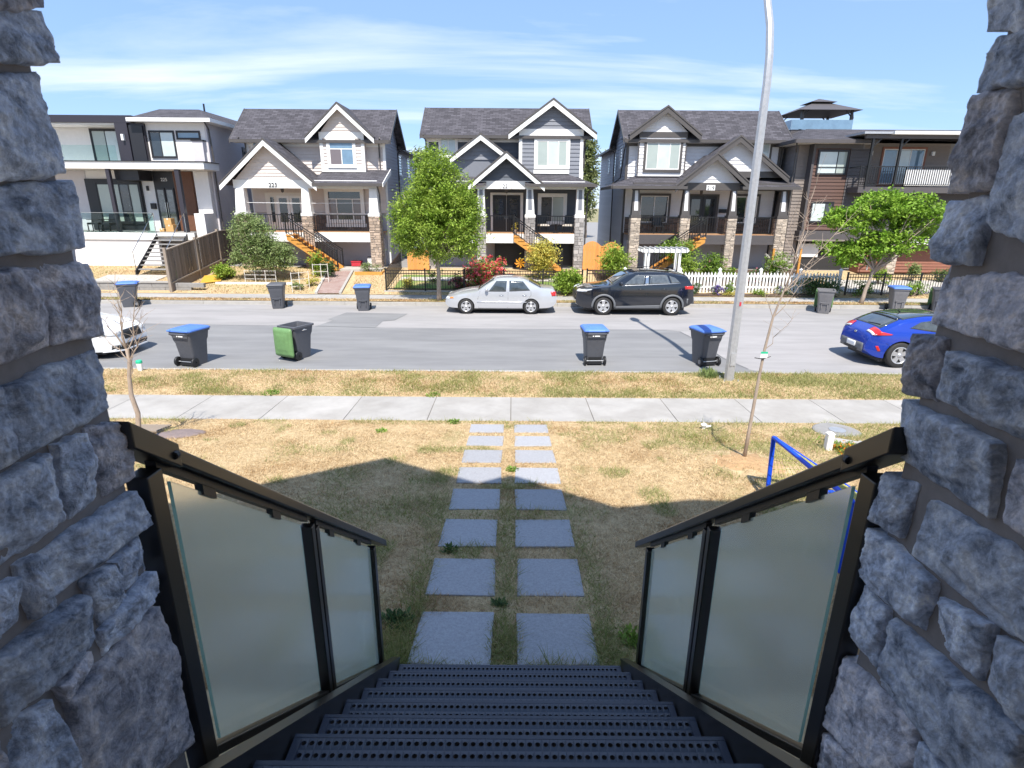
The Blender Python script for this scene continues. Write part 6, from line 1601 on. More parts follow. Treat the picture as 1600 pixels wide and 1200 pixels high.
# ================================================================== foliage helpers
def leaf_cloud(name, mat, parent, centers, leaf, world_off, flat=.0, aspect=.5, drop=.0):
    """centers: (n,3) leaf positions; one mesh of small folded leaves"""
    n = len(centers); L_ = leaf * rng.uniform(.6, 1.3, n)
    a = rng.random(n) * 2 * np.pi; el = rng.normal(-.25 - drop, .55, n); ro = rng.uniform(-1, 1, n)
    d = np.stack([np.cos(a) * np.cos(el), np.sin(a) * np.cos(el), np.sin(el)], 1)
    up = np.stack([-np.cos(a) * np.sin(el), -np.sin(a) * np.sin(el), np.cos(el)], 1); sd_ = np.cross(d, up)
    sd_ = sd_ * np.cos(ro)[:, None] + up * np.sin(ro)[:, None]
    L1 = L_[:, None]; w_ = L1 * aspect / 2
    co = np.stack([centers, centers + d * L1 * .45 + sd_ * w_, centers + d * L1, centers + d * L1 * .45 - sd_ * w_], 1) - np.array(world_off)
    me = bpy.data.meshes.new(name); me.vertices.add(4 * n); me.vertices.foreach_set('co', co.ravel())
    me.loops.add(4 * n); me.loops.foreach_set('vertex_index', np.arange(4 * n, dtype=np.int32)); me.polygons.add(n); me.polygons.foreach_set('loop_start', np.arange(0, 4 * n, 4, dtype=np.int32))
    me.update(); me.validate(); me.materials.append(MATS[mat])
    o = bpy.data.objects.new(name, me); col.objects.link(o); o.parent = parent
    return o
def clumps(ells, n_clump, per, spread, bias=.45, floor=None):
    """leaf positions gathered into clumps inside ellipsoids (cx,cy,cz,rx,ry,rz)"""
    out = []; vol = np.array([e[3] * e[4] * e[5] for e in ells]); vol = vol / vol.sum(); tips = []
    for e, f in zip(ells, vol):
        k = max(3, int(n_clump * f)); v = rng.normal(size=(k, 3)); v /= np.linalg.norm(v, axis=1)[:, None]; r = rng.random(k) ** bias
        c = np.array(e[:3]) + v * r[:, None] * np.array(e[3:6]); tips.append(c)
        cnt = rng.poisson(per, k)
        for i in range(k):
            s_ = spread * rng.uniform(.6, 1.35); out.append(c[i] + rng.normal(size=(cnt[i], 3)) * s_ * np.array([1, 1, .7]))
    P_ = np.concatenate(out)
    if floor is not None: P_ = P_[P_[:, 2] > floor]
    return P_, np.concatenate(tips)
def limb(m, p, q, r0, r1, wob=.08, n=4):
    p, q = Vector(p), Vector(q); pts = [p.lerp(q, i / n) + Vector((random.uniform(-1, 1), random.uniform(-1, 1), 0)) * wob * (0 if i in (0, n) else 1) for i in range(n + 1)]
    m.tube(pts, [r0 + (r1 - r0) * i / n for i in range(n + 1)], 6)
def tree(name, label, base, fork, ells, n_clump, per, spread, leaf, mat, r0=.09, bark='bark', group=None, cat='tree', limbs=14, aspect=.5, bias=.45, lean=(0, 0)):
    t = thing(name, label, cat, base, 0, group); b = Vector(base)
    m = MB(); top = Vector((base[0] + lean[0], base[1] + lean[1], fork)); pts = [b.lerp(top, i / 5) + Vector((random.uniform(-.02, .02), random.uniform(-.02, .02), 0)) * (i > 0) for i in range(6)]; pts[0].z -= .1
    m.tube(pts, [r0 * (1.25 if i == 0 else 1 - .06 * i) for i in range(6)], 9); m.build('trunk', MATS[bark], t, smooth=True)
    P_, tips = clumps(ells, n_clump, per, spread, bias)
    sel = tips[rng.choice(len(tips), min(limbs, len(tips)), replace=False)]; m = MB()
    for q in sel: limb(m, top - Vector((0, 0, random.uniform(0, .3))), q, r0 * .5, r0 * .08, .06)
    lb = m.build('limbs', MATS[bark], t, smooth=True)
    leaf_cloud('crown', mat, t, P_, leaf, base, aspect=aspect)
    return t
def bush(label, x, y, z0, rx, rz, mat='leaf_shrub', n=900, leaf=.09, cat='bush', name='bush', flowers=None, nf=0, ry=None, fl=.06, aspect=.5, group=None):
    t = thing(name, label, cat, (x, y, z0), 0, group); ry = ry or rx
    lumps = [(x + random.uniform(-.45, .45) * rx, y + random.uniform(-.3, .3) * ry, z0 + rz * random.uniform(.75, 1.15), rx * random.uniform(.5, .75), ry * random.uniform(.5, .75), rz * random.uniform(.55, .9)) for _ in range(5)]
    P_, tips = clumps(lumps, max(6, n // 22), 22, rx * .13, .5, z0 + .01); m = MB()
    for q in tips[:8]: limb(m, (x + random.uniform(-.05, .05), y, z0 - .03), q, .018, .006, .02, 3)
    st_ = m.build('stems', MATS['bark'], t); st_['kind'] = 'stuff'
    leaf_cloud('foliage', mat, t, P_, leaf, (x, y, z0), aspect=aspect)
    if flowers:
        k = rng.choice(len(P_), nf); f = P_[k] + rng.normal(size=(nf, 3)) * .02; f[:, 1] -= .05; f = np.repeat(f, 7, axis=0) + rng.normal(size=(nf * 7, 3)) * fl * .3
        leaf_cloud('blossoms', flowers, t, f, fl, (x, y, z0), aspect=.8)
    return t

# street trees and garden trees
tree('ash_tree', 'full round light green street tree in front of the slate grey house', (-3.15, 24.15, .15), 2.0,
     [(-3.15, 24.1, 3.25, 1.9, 1.7, 1.45), (-3.0, 24.1, 4.5, 1.55, 1.4, 1.2), (-3.15, 24.1, 5.55, .95, .95, .8), (-4.2, 24.0, 2.75, .8, .8, .8), (-2.0, 23.9, 2.75, .85, .8, .85), (-3.9, 24.0, 3.7, 1.0, 1.0, .9), (-2.2, 24.0, 3.8, 1.0, 1.0, .9)], 1250, 46, .145, .125, 'leaf_ash', .10, 'bark_pale', limbs=26, aspect=.36)
tree('maple_tree', 'spreading bright green street tree behind the blue hatchback', (14.95, 24.15, .15), 1.7,
     [(15.2, 24.2, 4.0, 1.25, 1.1, .75), (13.75, 24.1, 3.65, 1.0, .9, .55), (16.5, 24.1, 3.9, 1.1, 1.0, .7), (15.0, 24.2, 2.6, 1.0, 1.0, .75), (14.1, 24.0, 2.3, .75, .8, .5), (16.1, 24.0, 2.75, .9, .9, .5), (17.3, 24.2, 3.2, .6, .7, .4), (13.2, 24.2, 2.5, .5, .6, .3)], 470, 44, .115, .14, 'leaf_maple', .085, 'bark_pale', limbs=26, aspect=.55, lean=(.3, 0))
tree('garden_tree', 'bushy olive green garden tree before the beige house porch', (-12.3, 28.2, .48), 1.2,
     [(-12.4, 28.2, 1.75, 1.45, 1.1, .85), (-12.75, 28.2, 2.75, 1.0, .9, .85), (-11.3, 28.0, 1.65, .75, .8, .7), (-13.0, 28.2, 3.4, .5, .45, .45), (-11.9, 28.1, 2.6, .55, .5, .5)], 430, 42, .13, .115, 'leaf_olive', .07, limbs=20, aspect=.42)
tree('poplar_tree', 'narrow pale green tree rising in the gap between the grey and white houses', (7.7, 62, .5), 4, [(7.7, 62, 6.5, 1.0, 1.0, 4.2), (7.6, 62, 9.2, .7, .7, 2.0)], 260, 26, .3, .32, 'leaf_poplar', .15)
tree('poplar_tree', 'pale tree top just right of the beige house roof, above the gap', (-9.6, 62, .5), 4, [(-9.6, 62, 6.0, 1.1, 1.1, 3.4), (-9.4, 62, 8.3, .8, .8, 1.4)], 240, 26, .3, .32, 'leaf_poplar', .15)

# garden plants
bush('rose bush covered in red and pink flowers behind the black metal fence', -1.55, 27.0, .35, 1.35, .78, 'leaf_shrub', 4200, .10, 'rose bush', 'rose_bush', 'petal_red', 420, fl=.11)
bush('low pink rose bush at the fence just right of the street tree trunk', -2.6, 26.8, .3, .5, .42, 'leaf_dark', 700, .09, 'rose bush', 'rose_bush', 'petal_pink', 60, fl=.09)
bush('yellow leaved shrub hiding the stair of the slate grey house', 1.4, 28.4, .55, .92, 1.12, 'leaf_yellow', 5200, .11, 'shrub', 'shrub')
bush('rounded bright green shrub between the silver sedan and the black car', 2.55, 25.92, .18, .72, .66, 'leaf_ash', 4200, .12, 'shrub', 'shrub')
bush('bright green shrub in front of the orange garden gates', 5.3, 28.4, .5, .95, .95, 'leaf_ash', 4200, .12, 'shrub', 'shrub')
bush('leafy climber growing over the stair of the white house', 8.5, 29.5, 1.35, 1.0, .68, 'leaf_shrub', 3600, .11, 'climber', 'climbing_plant', 'petal_white', 14)
bush('green plant under the white house stair, beside the white arbor', 8.75, 28.5, .55, .6, .7, 'leaf_ash', 1900, .10, 'plant', 'garden_plant')
bush('green plant in the middle of the white house garden', 9.9, 28.4, .55, .72, .8, 'leaf_shrub', 2600, .11, 'plant', 'garden_plant', 'petal_pink', 12)
bush('small leafy plant right of the middle stone pier of the white house', 11.0, 28.6, .58, .45, .38, 'leaf_ash', 600, .10, 'plant', 'garden_plant')
bush('white flowering rose shrub behind the picket fence, right of the lamp pole', 13.1, 28.4, .56, .72, .8, 'leaf_shrub', 2600, .10, 'rose bush', 'rose_bush', 'petal_white', 40, fl=.09)
bush('low rose shrub left of the lamp pole behind the picket fence', 11.9, 28.0, .5, .55, .38, 'leaf_dark', 700, .10, 'rose bush', 'rose_bush', 'petal_pink', 20, fl=.09)
bush('dark green hedge clump in front of the picket fence near the open bin', 14.0, 25.95, .18, 1.2, .5, 'leaf_dark', 3800, .09, 'hedge', 'hedge_clump', ry=.35)
bush('round green shrub beside the tail of the black car', 8.3, 26.02, .2, .36, .34, 'leaf_dark', 800, .07, 'shrub', 'shrub', ry=.3)
bush('purple lavender clump in front of the picket fence', 9.35, 26.0, .2, .34, .26, 'leaf_olive', 500, .07, 'lavender', 'lavender', 'petal_lavender', 70, ry=.28, fl=.06)
bush('round green shrub right of the purple lavender', 9.95, 26.02, .2, .34, .36, 'leaf_shrub', 800, .07, 'shrub', 'shrub', ry=.3)
bush('low yellow green ground plant at the foot of the picket fence', 9.9, 25.85, .17, .5, .12, 'leaf_yellow', 400, .06, 'plant', 'garden_plant', ry=.22)
bush('low green plant right of the lamp pole at the picket fence foot', 11.3, 25.95, .18, .45, .2, 'leaf_ash', 600, .07, 'plant', 'garden_plant', ry=.28)
bush('low olive plant left of the dark hedge clump', 12.5, 25.95, .18, .45, .26, 'leaf_olive', 600, .08, 'plant', 'garden_plant', 'petal_lavender', 16, ry=.3)
bush('yellow green shrub by the trunk of the right street tree', 16.0, 25.95, .18, .42, .46, 'leaf_shrub', 900, .09, 'shrub', 'shrub', ry=.35)
bush('yellow flowering plant beside the orange stair of the beige house', -9.95, 28.9, .6, .55, .75, 'leaf_ash', 1300, .11, 'plant', 'garden_plant', 'petal_orange', 8)
bush('dark green shrub at the foot of the orange stair', -9.15, 28.6, .55, .5, .5, 'leaf_dark', 1100, .10, 'shrub', 'shrub')
bush('small yellow green shrub at the left edge of the brick path', -9.55, 27.0, .35, .36, .3, 'leaf_yellow', 700, .08, 'shrub', 'shrub')
bush('grey green low plant by the white trellis near the footpath', -10.0, 26.4, .28, .4, .2, 'leaf_olive', 500, .08, 'plant', 'garden_plant')
bush('big leaved green plant beside the weathered wood fence', -14.3, 28.4, .5, .75, .45, 'leaf_ash', 1300, .14, 'plant', 'garden_plant')
bush('strappy plants in the cedar planter by the stone pier', -7.5, 29.6, .75, .55, .3, 'leaf_olive', 700, .12, 'plant', 'garden_plant', aspect=.25, ry=.3)
bush('weeds in front of the open steel stair of the modern house', -16.2, 27.6, .42, .6, .3, 'leaf_shrub', 700, .1, 'weed', 'garden_plant')
bush('rounded green shrub by the far right metal fence', 18.4, 25.95, .2, .6, .4, 'leaf_shrub', 1100, .09, 'shrub', 'shrub', ry=.4)
bush('yellow green shrub behind the far right metal fence', 18.0, 28.0, .5, .55, .5, 'leaf_ash', 900, .1, 'shrub', 'shrub')
bush('reddish plant against the red brown wall', 20.0, 28.6, .55, .45, .6, 'leaf_olive', 800, .12, 'plant', 'garden_plant', 'petal_orange', 10)
bush('dark spiky plant against the red brown wall, rightmost', 21.6, 28.6, .55, .5, .4, 'leaf_dark', 800, .14, 'plant', 'garden_plant', aspect=.25)
bush('yellow plant at the left end of the black metal fence', -4.9, 26.8, .3, .45, .3, 'leaf_yellow', 600, .09, 'plant', 'garden_plant')
bush('small green plant under the street tree behind the black metal fence', -3.9, 27.8, .5, .4, .3, 'leaf_shrub', 500, .09, 'plant', 'garden_plant')
# potted plant and sunflower on the grey house porch
t = thing('potted_plant', 'small yellow flowering pot plant on the grey house porch by the door', 'plant', (.12, 31.25, 2.66)); m = MB(); m.lathe([(.07, 0), (.10, .18), (.11, .2), (.09, .2), (.085, .15)], 12, (.12, 31.25, 2.66)); m.build('pot', MATS['cream_paint'], t, smooth=True)
P_, _ = clumps([(.12, 31.25, 3.0, .12, .12, .18)], 8, 14, .05); leaf_cloud('foliage', 'leaf_yellow', t, P_, .1, (.12, 31.25, 2.66))
t = thing('pinwheel_flower', 'orange garden pinwheel flower standing left of the yellow shrub', 'ornament', (.35, 28.0, .5)); m = MB(); m.tube([(.35, 28, .45), (.35, 28, 1.35)], .012, 5); m.build('stake', MATS['black_metal'], t); m = MB()
for k in range(8):
    a = k * math.pi / 4; m.add([(.35, 27.97, 1.4), (.35 + .28 * math.cos(a), 27.95, 1.4 + .28 * math.sin(a)), (.35 + .2 * math.cos(a + .5), 27.93, 1.4 + .2 * math.sin(a + .5))], [(0, 1, 2)])
m.build('petals', MATS['petal_orange'], t)

# ================================================================== fences and gates
def metal_fence(label, x0, x1, y, z0, hgt=.98, step=.118, yb=None):
    t = thing('metal_fence', label, 'fence', ((x0 + x1) / 2, y, z0)); yy = lambda x: y + ((yb - y) * (x - x0) / (x1 - x0) if yb is not None else 0)
    for z in (z0 + hgt - .02, z0 + hgt - .16, z0 + .12):
        m = MB(); m.bar((x0, yy(x0), z), (x1, yy(x1), z), .03, .035); m.build('fence_rail', MATS['black_metal'], t)
    pm = MB(); pm.box(-.032, .032, -.032, .032, 0, hgt + .05); pm.box(-.042, .042, -.042, .042, hgt + .05, hgt + .075); o = pm.build('fence_post', MATS['black_metal']); pme = o.data; bpy.data.objects.remove(o)
    n = max(1, round((x1 - x0) / 1.85))
    for i in range(n + 1): x = x0 + (x1 - x0) * i / n; inst(pme, 'fence_post', t, (x, yy(x), z0))
    k = int((x1 - x0) / step); bm_ = MB(); bm_.box(-.0095, .0095, -.0095, .0095, 0, hgt - .12); o = bm_.build('picket', MATS['black_metal']); bme = o.data; bpy.data.objects.remove(o)
    for i in range(1, k): x = x0 + (x1 - x0) * i / k; inst(bme, 'picket', t, (x, yy(x), z0 + .1))
    return t
metal_fence('black metal picket fence in front of the grey house garden, behind the silver sedan', -5.85, 3.2, 26.2, .24)
metal_fence('short black metal fence section behind the nose of the black car', 3.45, 5.15, 26.45, .26)
metal_fence('black metal fence right of the white picket fence', 15.35, 20.4, 26.1, .22)
m = MB(); m.box(-5.95, 3.3, 26.1, 26.35, .05, .27); structure(m.build('fence_kerb', MATS['kerb']))
m = MB(); m.bar((-5.85, 26.25, 1.2), (-5.85, 30.2, 1.7), .035); m.bar((-5.85, 26.25, .4), (-5.85, 30.2, .95), .035)
t = thing('metal_fence', 'black metal fence running back beside the beige house yard', 'fence', (-5.85, 28, .3))
for a, b in (((-5.85, 26.3, 1.2), (-5.85, 30.2, 1.75)), ((-5.85, 26.3, .38), (-5.85, 30.2, .9))): m = MB(); m.bar(a, b, .03); m.build('fence_rail', MATS['black_metal'], t)
bmm = MB(); bmm.box(-.0095, .0095, -.0095, .0095, 0, .85); o = bmm.build('picket', MATS['black_metal']); bme = o.data; bpy.data.objects.remove(o)
for i in range(30): inst(bme, 'picket', t, (-5.85, 26.35 + .128 * i, .36 + .0175 * i))
# white picket fence
t = thing('picket_fence', 'white wooden picket fence in front of the white house garden', 'fence', (10, 26.4, .24)); pk = MB(); pk.xz([(-.042, 0), (.042, 0), (.042, .86), (0, .95), (-.042, .86)], -.012, .012); o = pk.build('picket', MATS['white_paint']); pme = o.data; bpy.data.objects.remove(o)
xs_ = np.arange(5.25, 15.2, .152)
for x in xs_:
    if abs(x - 7.02) < .62: continue
    inst(pme, 'picket', t, (float(x), 26.36, .26 + random.uniform(-.008, .008)), (0, random.uniform(-.012, .012), 0))
for (a, b) in ((5.2, 6.3), (7.72, 15.2)):
    for z in (.48, .98): part('fence_rail', MATS['white_paint'], t, (a, b, 26.375, 26.415, z, z + .08))
for x in (5.2, 6.28, 7.76, 9.6, 11.5, 13.35, 15.2):
    p = part('fence_post', MATS['white_paint'], t, (x - .055, x + .055, 26.42, 26.53, .2, 1.3)); pyr(x - .075, x + .075, 26.40, 26.55, 1.302, x - .005, x + .005, 26.47, 26.48, 1.40).build('post_cap', MATS['white_paint'], p)
# garden gate with curled white ironwork under the arbor
t = thing('garden_gate', 'curled white iron garden gate under the white arbor', 'gate', (7.02, 26.5, .25)); m = MB()
for k in range(2):
    cx = 6.72 + .6 * k; m.tube([(cx + .27 * math.cos(a), 26.5, 1.05 + .22 * math.sin(a)) for a in np.linspace(0, math.pi, 12)], .014, 5); m.tube([(cx + .12 * math.cos(a), 26.5, 1.05 + .12 * math.sin(a)) for a in np.linspace(0, 5.5, 12)], .011, 5)
m.build('scrollwork', MATS['white_paint'], t); m = MB()
for i in range(9): m.tube([(6.45 + .142 * i, 26.5, .32), (6.45 + .142 * i, 26.5, 1.05)], .010, 5)
m.bar((6.44, 26.5, .36), (7.6, 26.5, .36), .03); m.bar((6.44, 26.5, 1.04), (7.6, 26.5, 1.04), .03); m.build('gate_leaf', MATS['white_paint'], t)
# arbor
t = thing('arbor', 'white wooden pergola arbor over the garden gate behind the black car', 'arbor', (7.02, 27.0, .3))
for x in (6.3, 7.75):
    for y in (26.75, 27.4): part('post', MATS['white_paint'], t, (x - .055, x + .055, y - .055, y + .055, .25, 2.05))
for y in (26.75, 27.4):
    m = MB(); m.xz([(5.9, 2.12), (5.98, 2.04), (8.07, 2.04), (8.15, 2.12), (8.15, 2.17), (5.9, 2.17)], y - .09, y - .055); m.build('beam', MATS['white_paint'], t)
sm = MB(); sm.box(-.022, .022, 26.5, 27.65, 0, .085); o = sm.build('rafter', MATS['white_paint']); me = o.data; bpy.data.objects.remove(o)
for i in range(9): inst(me, 'rafter', t, (6.02 + i * .25, 0, 2.172))
# orange cedar gates between the houses: vertical boards with an arched top
def arched_gate(label, x0, x1, y, z0, z1, arch):
    t = thing('wooden_gate', label, 'gate', ((x0 + x1) / 2, y, z0)); n = 7; w_ = (x1 - x0) / n
    f = lambda x: z1 + arch * (1 - ((x - (x0 + x1) / 2) / ((x1 - x0) / 2)) ** 2)
    for i in range(n):
        a, b = x0 + i * w_ + .004, x0 + (i + 1) * w_ - .004; m = MB(); m.xz([(a, z0), (b, z0), (b, f(b)), ((a + b) / 2, f((a + b) / 2)), (a, f(a))], y - .02, y); m.build('board', MATS['cedar_gate'], t)
    for z in (z0 + .25, z1 - .25): part('ledge', MATS['cedar_gate'], t, (x0, x1, y + .002, y + .05, z, z + .1))
    part('latch', MATS['black_metal'], t, (x1 - .2, x1 - .1, y - .035, y - .021, z0 + .7, z0 + .75))
arched_gate('orange arched wooden gate beside the grey stone pier', 3.72, 4.66, 30.6, .82, 2.05, .25); arched_gate('orange arched wooden gate beside the white house pier, partly behind a shrub', 4.80, 5.75, 30.9, .82, 2.0, .25)
m = MB(); t = thing('gate_post', 'square cedar post between the two orange gates', 'post', (4.73, 30.9, .8)); part('shaft', MATS['cedar'], t, (4.68, 4.78, 30.65, 30.85, .8, 2.0)); part('post_cap', MATS['cedar'], t, (4.66, 4.80, 30.63, 30.87, 2.001, 2.04))
arched_gate('orange wooden gate behind the street tree at the left end of the black fence', -5.55, -4.4, 30.2, .8, 1.75, .12)
for x in (13.5, 14.9): t = thing('timber_post', 'orange cedar post ' + ('left of' if x < 14 else 'right of') + ' the corner stone pier of the white house', 'post', (x, 29.9, .75)); part('shaft', MATS['cedar'], t, (x - .05, x + .05, 29.85, 29.95, .7, 2.0)); part('post_cap', MATS['cedar'], t, (x - .06, x + .06, 29.84, 29.96, 2.001, 2.03))
# weathered board fence beside the modern house
t = thing('board_fence', 'weathered grey board fence running back between the modern and the beige house', 'fence', (-15.6, 28.5, .3)); bd = MB(); bd.box(-.01, .01, -.069, .069, 0, 1.5); o = bd.build('board', MATS['fence_wood']); me = o.data; bpy.data.objects.remove(o)
k = 0
for (y0, y1) in ((25.85, 28.35), (28.45, 30.6), (30.7, 34.5)):
    n = int((y1 - y0) / .142)
    for i in range(n): y = y0 + .07 + i * .142; inst(me, 'board', t, (-15.6 + random.choice((-.012, .0, .010)), y, far_z(y) + .34 + random.uniform(-.01, .01)))
    m = MB(); m.yz([(y0, far_z(y0) - .05), (y1, far_z(y1) - .05), (y1, far_z(y1) + .33), (y0, far_z(y0) + .33)], -15.63, -15.58); m.build('kick_board', MATS['fence_wood'], t)
    m = MB(); m.yz([(y0, far_z(y0) + 1.84), (y1, far_z(y1) + 1.84), (y1, far_z(y1) + 1.89), (y0, far_z(y0) + 1.89)], -15.65, -15.55); m.build('cap_rail', MATS['fence_post'], t)
    m = MB(); m.yz([(y0, far_z(y0) + .36), (y1, far_z(y1) + .36), (y1, far_z(y1) + .43), (y0, far_z(y0) + .43)], -15.585, -15.54); m.build('lower_rail', MATS['fence_post'], t)
for y in (25.8, 28.4, 30.65): part('fence_post', MATS['fence_post'], t, (-15.66, -15.54, y - .05, y + .05, far_z(y) - .1, far_z(y) + 1.98))
# low concrete wall and path of the modern house
t = thing('retaining_wall', 'low grey concrete block wall left of the weathered board fence', 'wall', (-20, 26.1, .15)); bm_ = MB(); bm_.box(-.594, .594, 0, .2, 0, .2); o = bm_.build('block', MATS['concrete_grey'], bevel=.01)
for r_ in range(2):
    for i in range(9): c = o.copy(); col.objects.link(c); c.parent = t; c.location = (-4.45 + 1.2 * i + (.6 if r_ else 0) - .6, 0, .0 + .205 * r_)
bpy.data.objects.remove(o); part('wall_cap', MATS['concrete'], t, (-25.2, -15.7, 26.06, 26.36, .562, .62))
yard('front_walk', -20.5, -17.4, 26.5, 28.8, MATS['pale_path'], .03)
# yellow board lying on the grass
t = thing('plywood_sheet', 'orange yellow plywood sheet lying on the grass by the board fence', 'board', (-14.9, 27.9, .45)); m = MB(); m.add([(-15.45, 28.5, .60), (-14.75, 28.9, .62), (-14.2, 27.6, .46), (-14.95, 27.1, .42), (-15.45, 28.5, .62), (-14.75, 28.9, .64), (-14.2, 27.6, .48), (-14.95, 27.1, .44)], [(3, 2, 1, 0), (4, 5, 6, 7), (0, 1, 5, 4), (1, 2, 6, 5), (2, 3, 7, 6), (3, 0, 4, 7)]); m.build('sheet', MATS['yellow_board'], t); part('batten', MATS['fence_wood'], t, (-15.1, -14.9, 27.3, 27.4, .36, .43))
# brick path of the beige house
bmat = bpy.data.materials.new('brick_path'); bmat.use_nodes = True; tt = bmat.node_tree; br = tt.nodes.new('ShaderNodeTexBrick'); ge = tt.nodes.new('ShaderNodeNewGeometry'); tt.links.new(ge.outputs['Position'], br.inputs['Vector']); tt.links.new(br.outputs['Color'], tt.nodes['Principled BSDF'].inputs['Base Color']); tt.nodes['Principled BSDF'].inputs['Roughness'].default_value = .9
for k_, v_ in (('Scale', 1), ('Brick Width', .22), ('Row Height', .11), ('Mortar Size', .006)): br.inputs[k_].default_value = v_
br.inputs['Color1'].default_value = (.27, .17, .145, 1); br.inputs['Color2'].default_value = (.34, .25, .22, 1); br.inputs['Mortar'].default_value = (.2, .16, .14, 1)
m = MB(); n = 8
for i in range(n):
    a, b = i / n, (i + 1) / n; f = lambda s_: (25.66 + 4.3 * s_)
    L0 = lambda s_: -8.95 - .75 * s_; R0 = lambda s_: -7.85 - .55 * s_
    m.add([(L0(a), f(a), far_z(f(a)) + .045), (R0(a), f(a), far_z(f(a)) + .045), (R0(b), f(b), far_z(f(b)) + .045), (L0(b), f(b), far_z(f(b)) + .045)], [(0, 1, 2, 3)])
structure(m.build('brick_path', bmat))
for s_ in (0, 1):
    m = MB(); a = -8.95 if s_ == 0 else -7.85; b = -9.7 if s_ == 0 else -8.4; m.add([(a - .06, 25.66, .15), (a + .06, 25.66, .15), (b + .06, 29.96, .68), (b - .06, 29.96, .68), (a - .06, 25.66, .26), (a + .06, 25.66, .26), (b + .06, 29.96, .80), (b - .06, 29.96, .80)], [(3, 2, 1, 0), (4, 5, 6, 7), (0, 1, 5, 4), (1, 2, 6, 5), (2, 3, 7, 6), (3, 0, 4, 7)]); structure(m.build('path_edging', MATS['kerb']))
m = MB(); m.box(-9.9, -6.9, 29.9, 31.2, .5, .83); structure(m.build('landing_slab', MATS['pale_path']))
# cedar planter, white trellises, bed edging
t = thing('planter_box', 'low cedar planter edging at the corner stone pier of the beige house', 'planter', (-7.5, 29.4, .6)); part('planter_side', MATS['cedar'], t, (-8.1, -6.7, 29.2, 29.25, .55, .78)); part('planter_end', MATS['cedar'], t, (-6.75, -6.7, 29.25, 30, .55, .78))
def trellis(label, pts, z0, h_):
    t = thing('trellis', label, 'trellis', (*pts[0], z0)); m = MB(); 
    for p in pts: m.bar((p[0], p[1], z0 - .2), (p[0], p[1], z0 + h_), .022)
    for zz in (.25, .6, .95): m.bar((pts[0][0], pts[0][1], z0 + h_ * zz), (pts[-1][0], pts[-1][1], z0 + h_ * zz), .018)
    m.build('lattice', MATS['cream_paint'], t)
trellis('white wooden trellis beside the footpath left of the brick path', [(-10.1, 25.9), (-9.85, 26.2), (-9.55, 26.6)], .25, .85); trellis('white wooden trellis halfway along the brick path', [(-9.6, 27.4), (-9.25, 27.5), (-8.95, 27.6)], .4, .95)
trellis('low white hoop trellis under the olive garden tree', [(-13.0, 27.6), (-12.5, 27.6), (-12.0, 27.6), (-11.5, 27.6)], .45, .55)
m = MB(); m.box(-14.3, -10.6, 27.25, 27.35, .25, .46); structure(m.build('bed_edging', MATS['white_paint']))
t = thing('storage_crate', 'red toolbox under the beige house porch', 'crate', (-8.6, 31.6, .8)); part('tub', MATS['red_plastic'], t, (-8.85, -8.35, 31.4, 31.8, .83, 1.05)); part('lid', MATS['red_plastic'], t, (-8.88, -8.32, 31.38, 31.82, 1.051, 1.10))
t = thing('storage_crate', 'white bin bag and tub beside the red toolbox under the porch', 'crate', (-7.8, 31.6, .8)); part('tub', MATS['white_paint'], t, (-7.95, -7.55, 31.4, 31.7, .83, 1.3)); part('lid', MATS['plastic_black'], t, (-7.97, -7.53, 31.38, 31.72, 1.301, 1.33))

# ================================================================== near lawn things
def sapling(label, pts, radii, branches, seed, tagp=None):
    r = random.Random(seed); t = thing('bare_sapling', label, 'tree', pts[0]); m = MB(); m.tube(pts, radii, 8); m.build('trunk', MATS['bark_pale'], t, smooth=True)
    for (i, end, rad) in branches:
        s_ = Vector(pts[i]); e_ = Vector(end); m = MB(); n = 6; P2 = [s_.lerp(e_, k / n) + Vector((r.uniform(-1, 1), r.uniform(-1, 1), r.uniform(-.4, .4))) * .03 * (0 < k < n) for k in range(n + 1)]
        m.tube(P2, [rad * (1 - .85 * k / n) for k in range(n + 1)], 5)
        for k in range(2, n):
            for q_ in range(2):
                d = Vector((r.uniform(-1, 1), r.uniform(-1, 1), r.uniform(.2, 1.1))).normalized() * r.uniform(.12, .38); m.tube([P2[k], P2[k] + d * .5 + Vector((r.uniform(-.02, .02), 0, 0)), P2[k] + d], [rad * .38, rad * .25, .0012], 4)
        m.build('branch', MATS['bark_pale'], t)
    if tagp: 
        x, y, z = tagp; part('plant_tag', MATS['white_mark'], t, (x - .045, x + .05, y - .04, y - .036, z - .03, z + .03)); part('plant_tag_print', MATS['tag_green'], t, (x - .045, x + .05, y - .0405, y - .0365, z + .031, z + .06)); m = MB(); m.tube([(x - .12, y - .03, z - .03), (x, y - .02, z - .05), (x + .1, y - .03, z - .01)], .006, 4); m.build('tree_tie', MATS['plastic_black'], t)
M('tag_green', (.02, .45, .25), .6)
sapling('leafless young sapling with a green tag on the lawn, right of the slab path', [(3.44, 7.62, .42), (3.46, 7.62, 1.0), (3.49, 7.63, 1.7), (3.52, 7.64, 2.2), (3.57, 7.64, 2.65), (3.66, 7.64, 3.0), (3.75, 7.64, 3.35)], [.030, .026, .022, .019, .016, .013, .010],
        [(6, (3.85, 7.6, 4.55), .009), (5, (4.2, 7.5, 3.66), .008), (5, (4.48, 7.6, 4.12), .008), (6, (3.62, 7.7, 4.1), .008), (4, (3.95, 7.5, 3.3), .007), (6, (4.0, 7.8, 4.2), .008), (4, (3.3, 7.7, 3.2), .006), (5, (3.72, 7.3, 3.9), .007), (3, (3.85, 7.5, 2.75), .006), (6, (3.78, 7.5, 4.35), .007)], 4, (3.5, 7.63, 2.12))
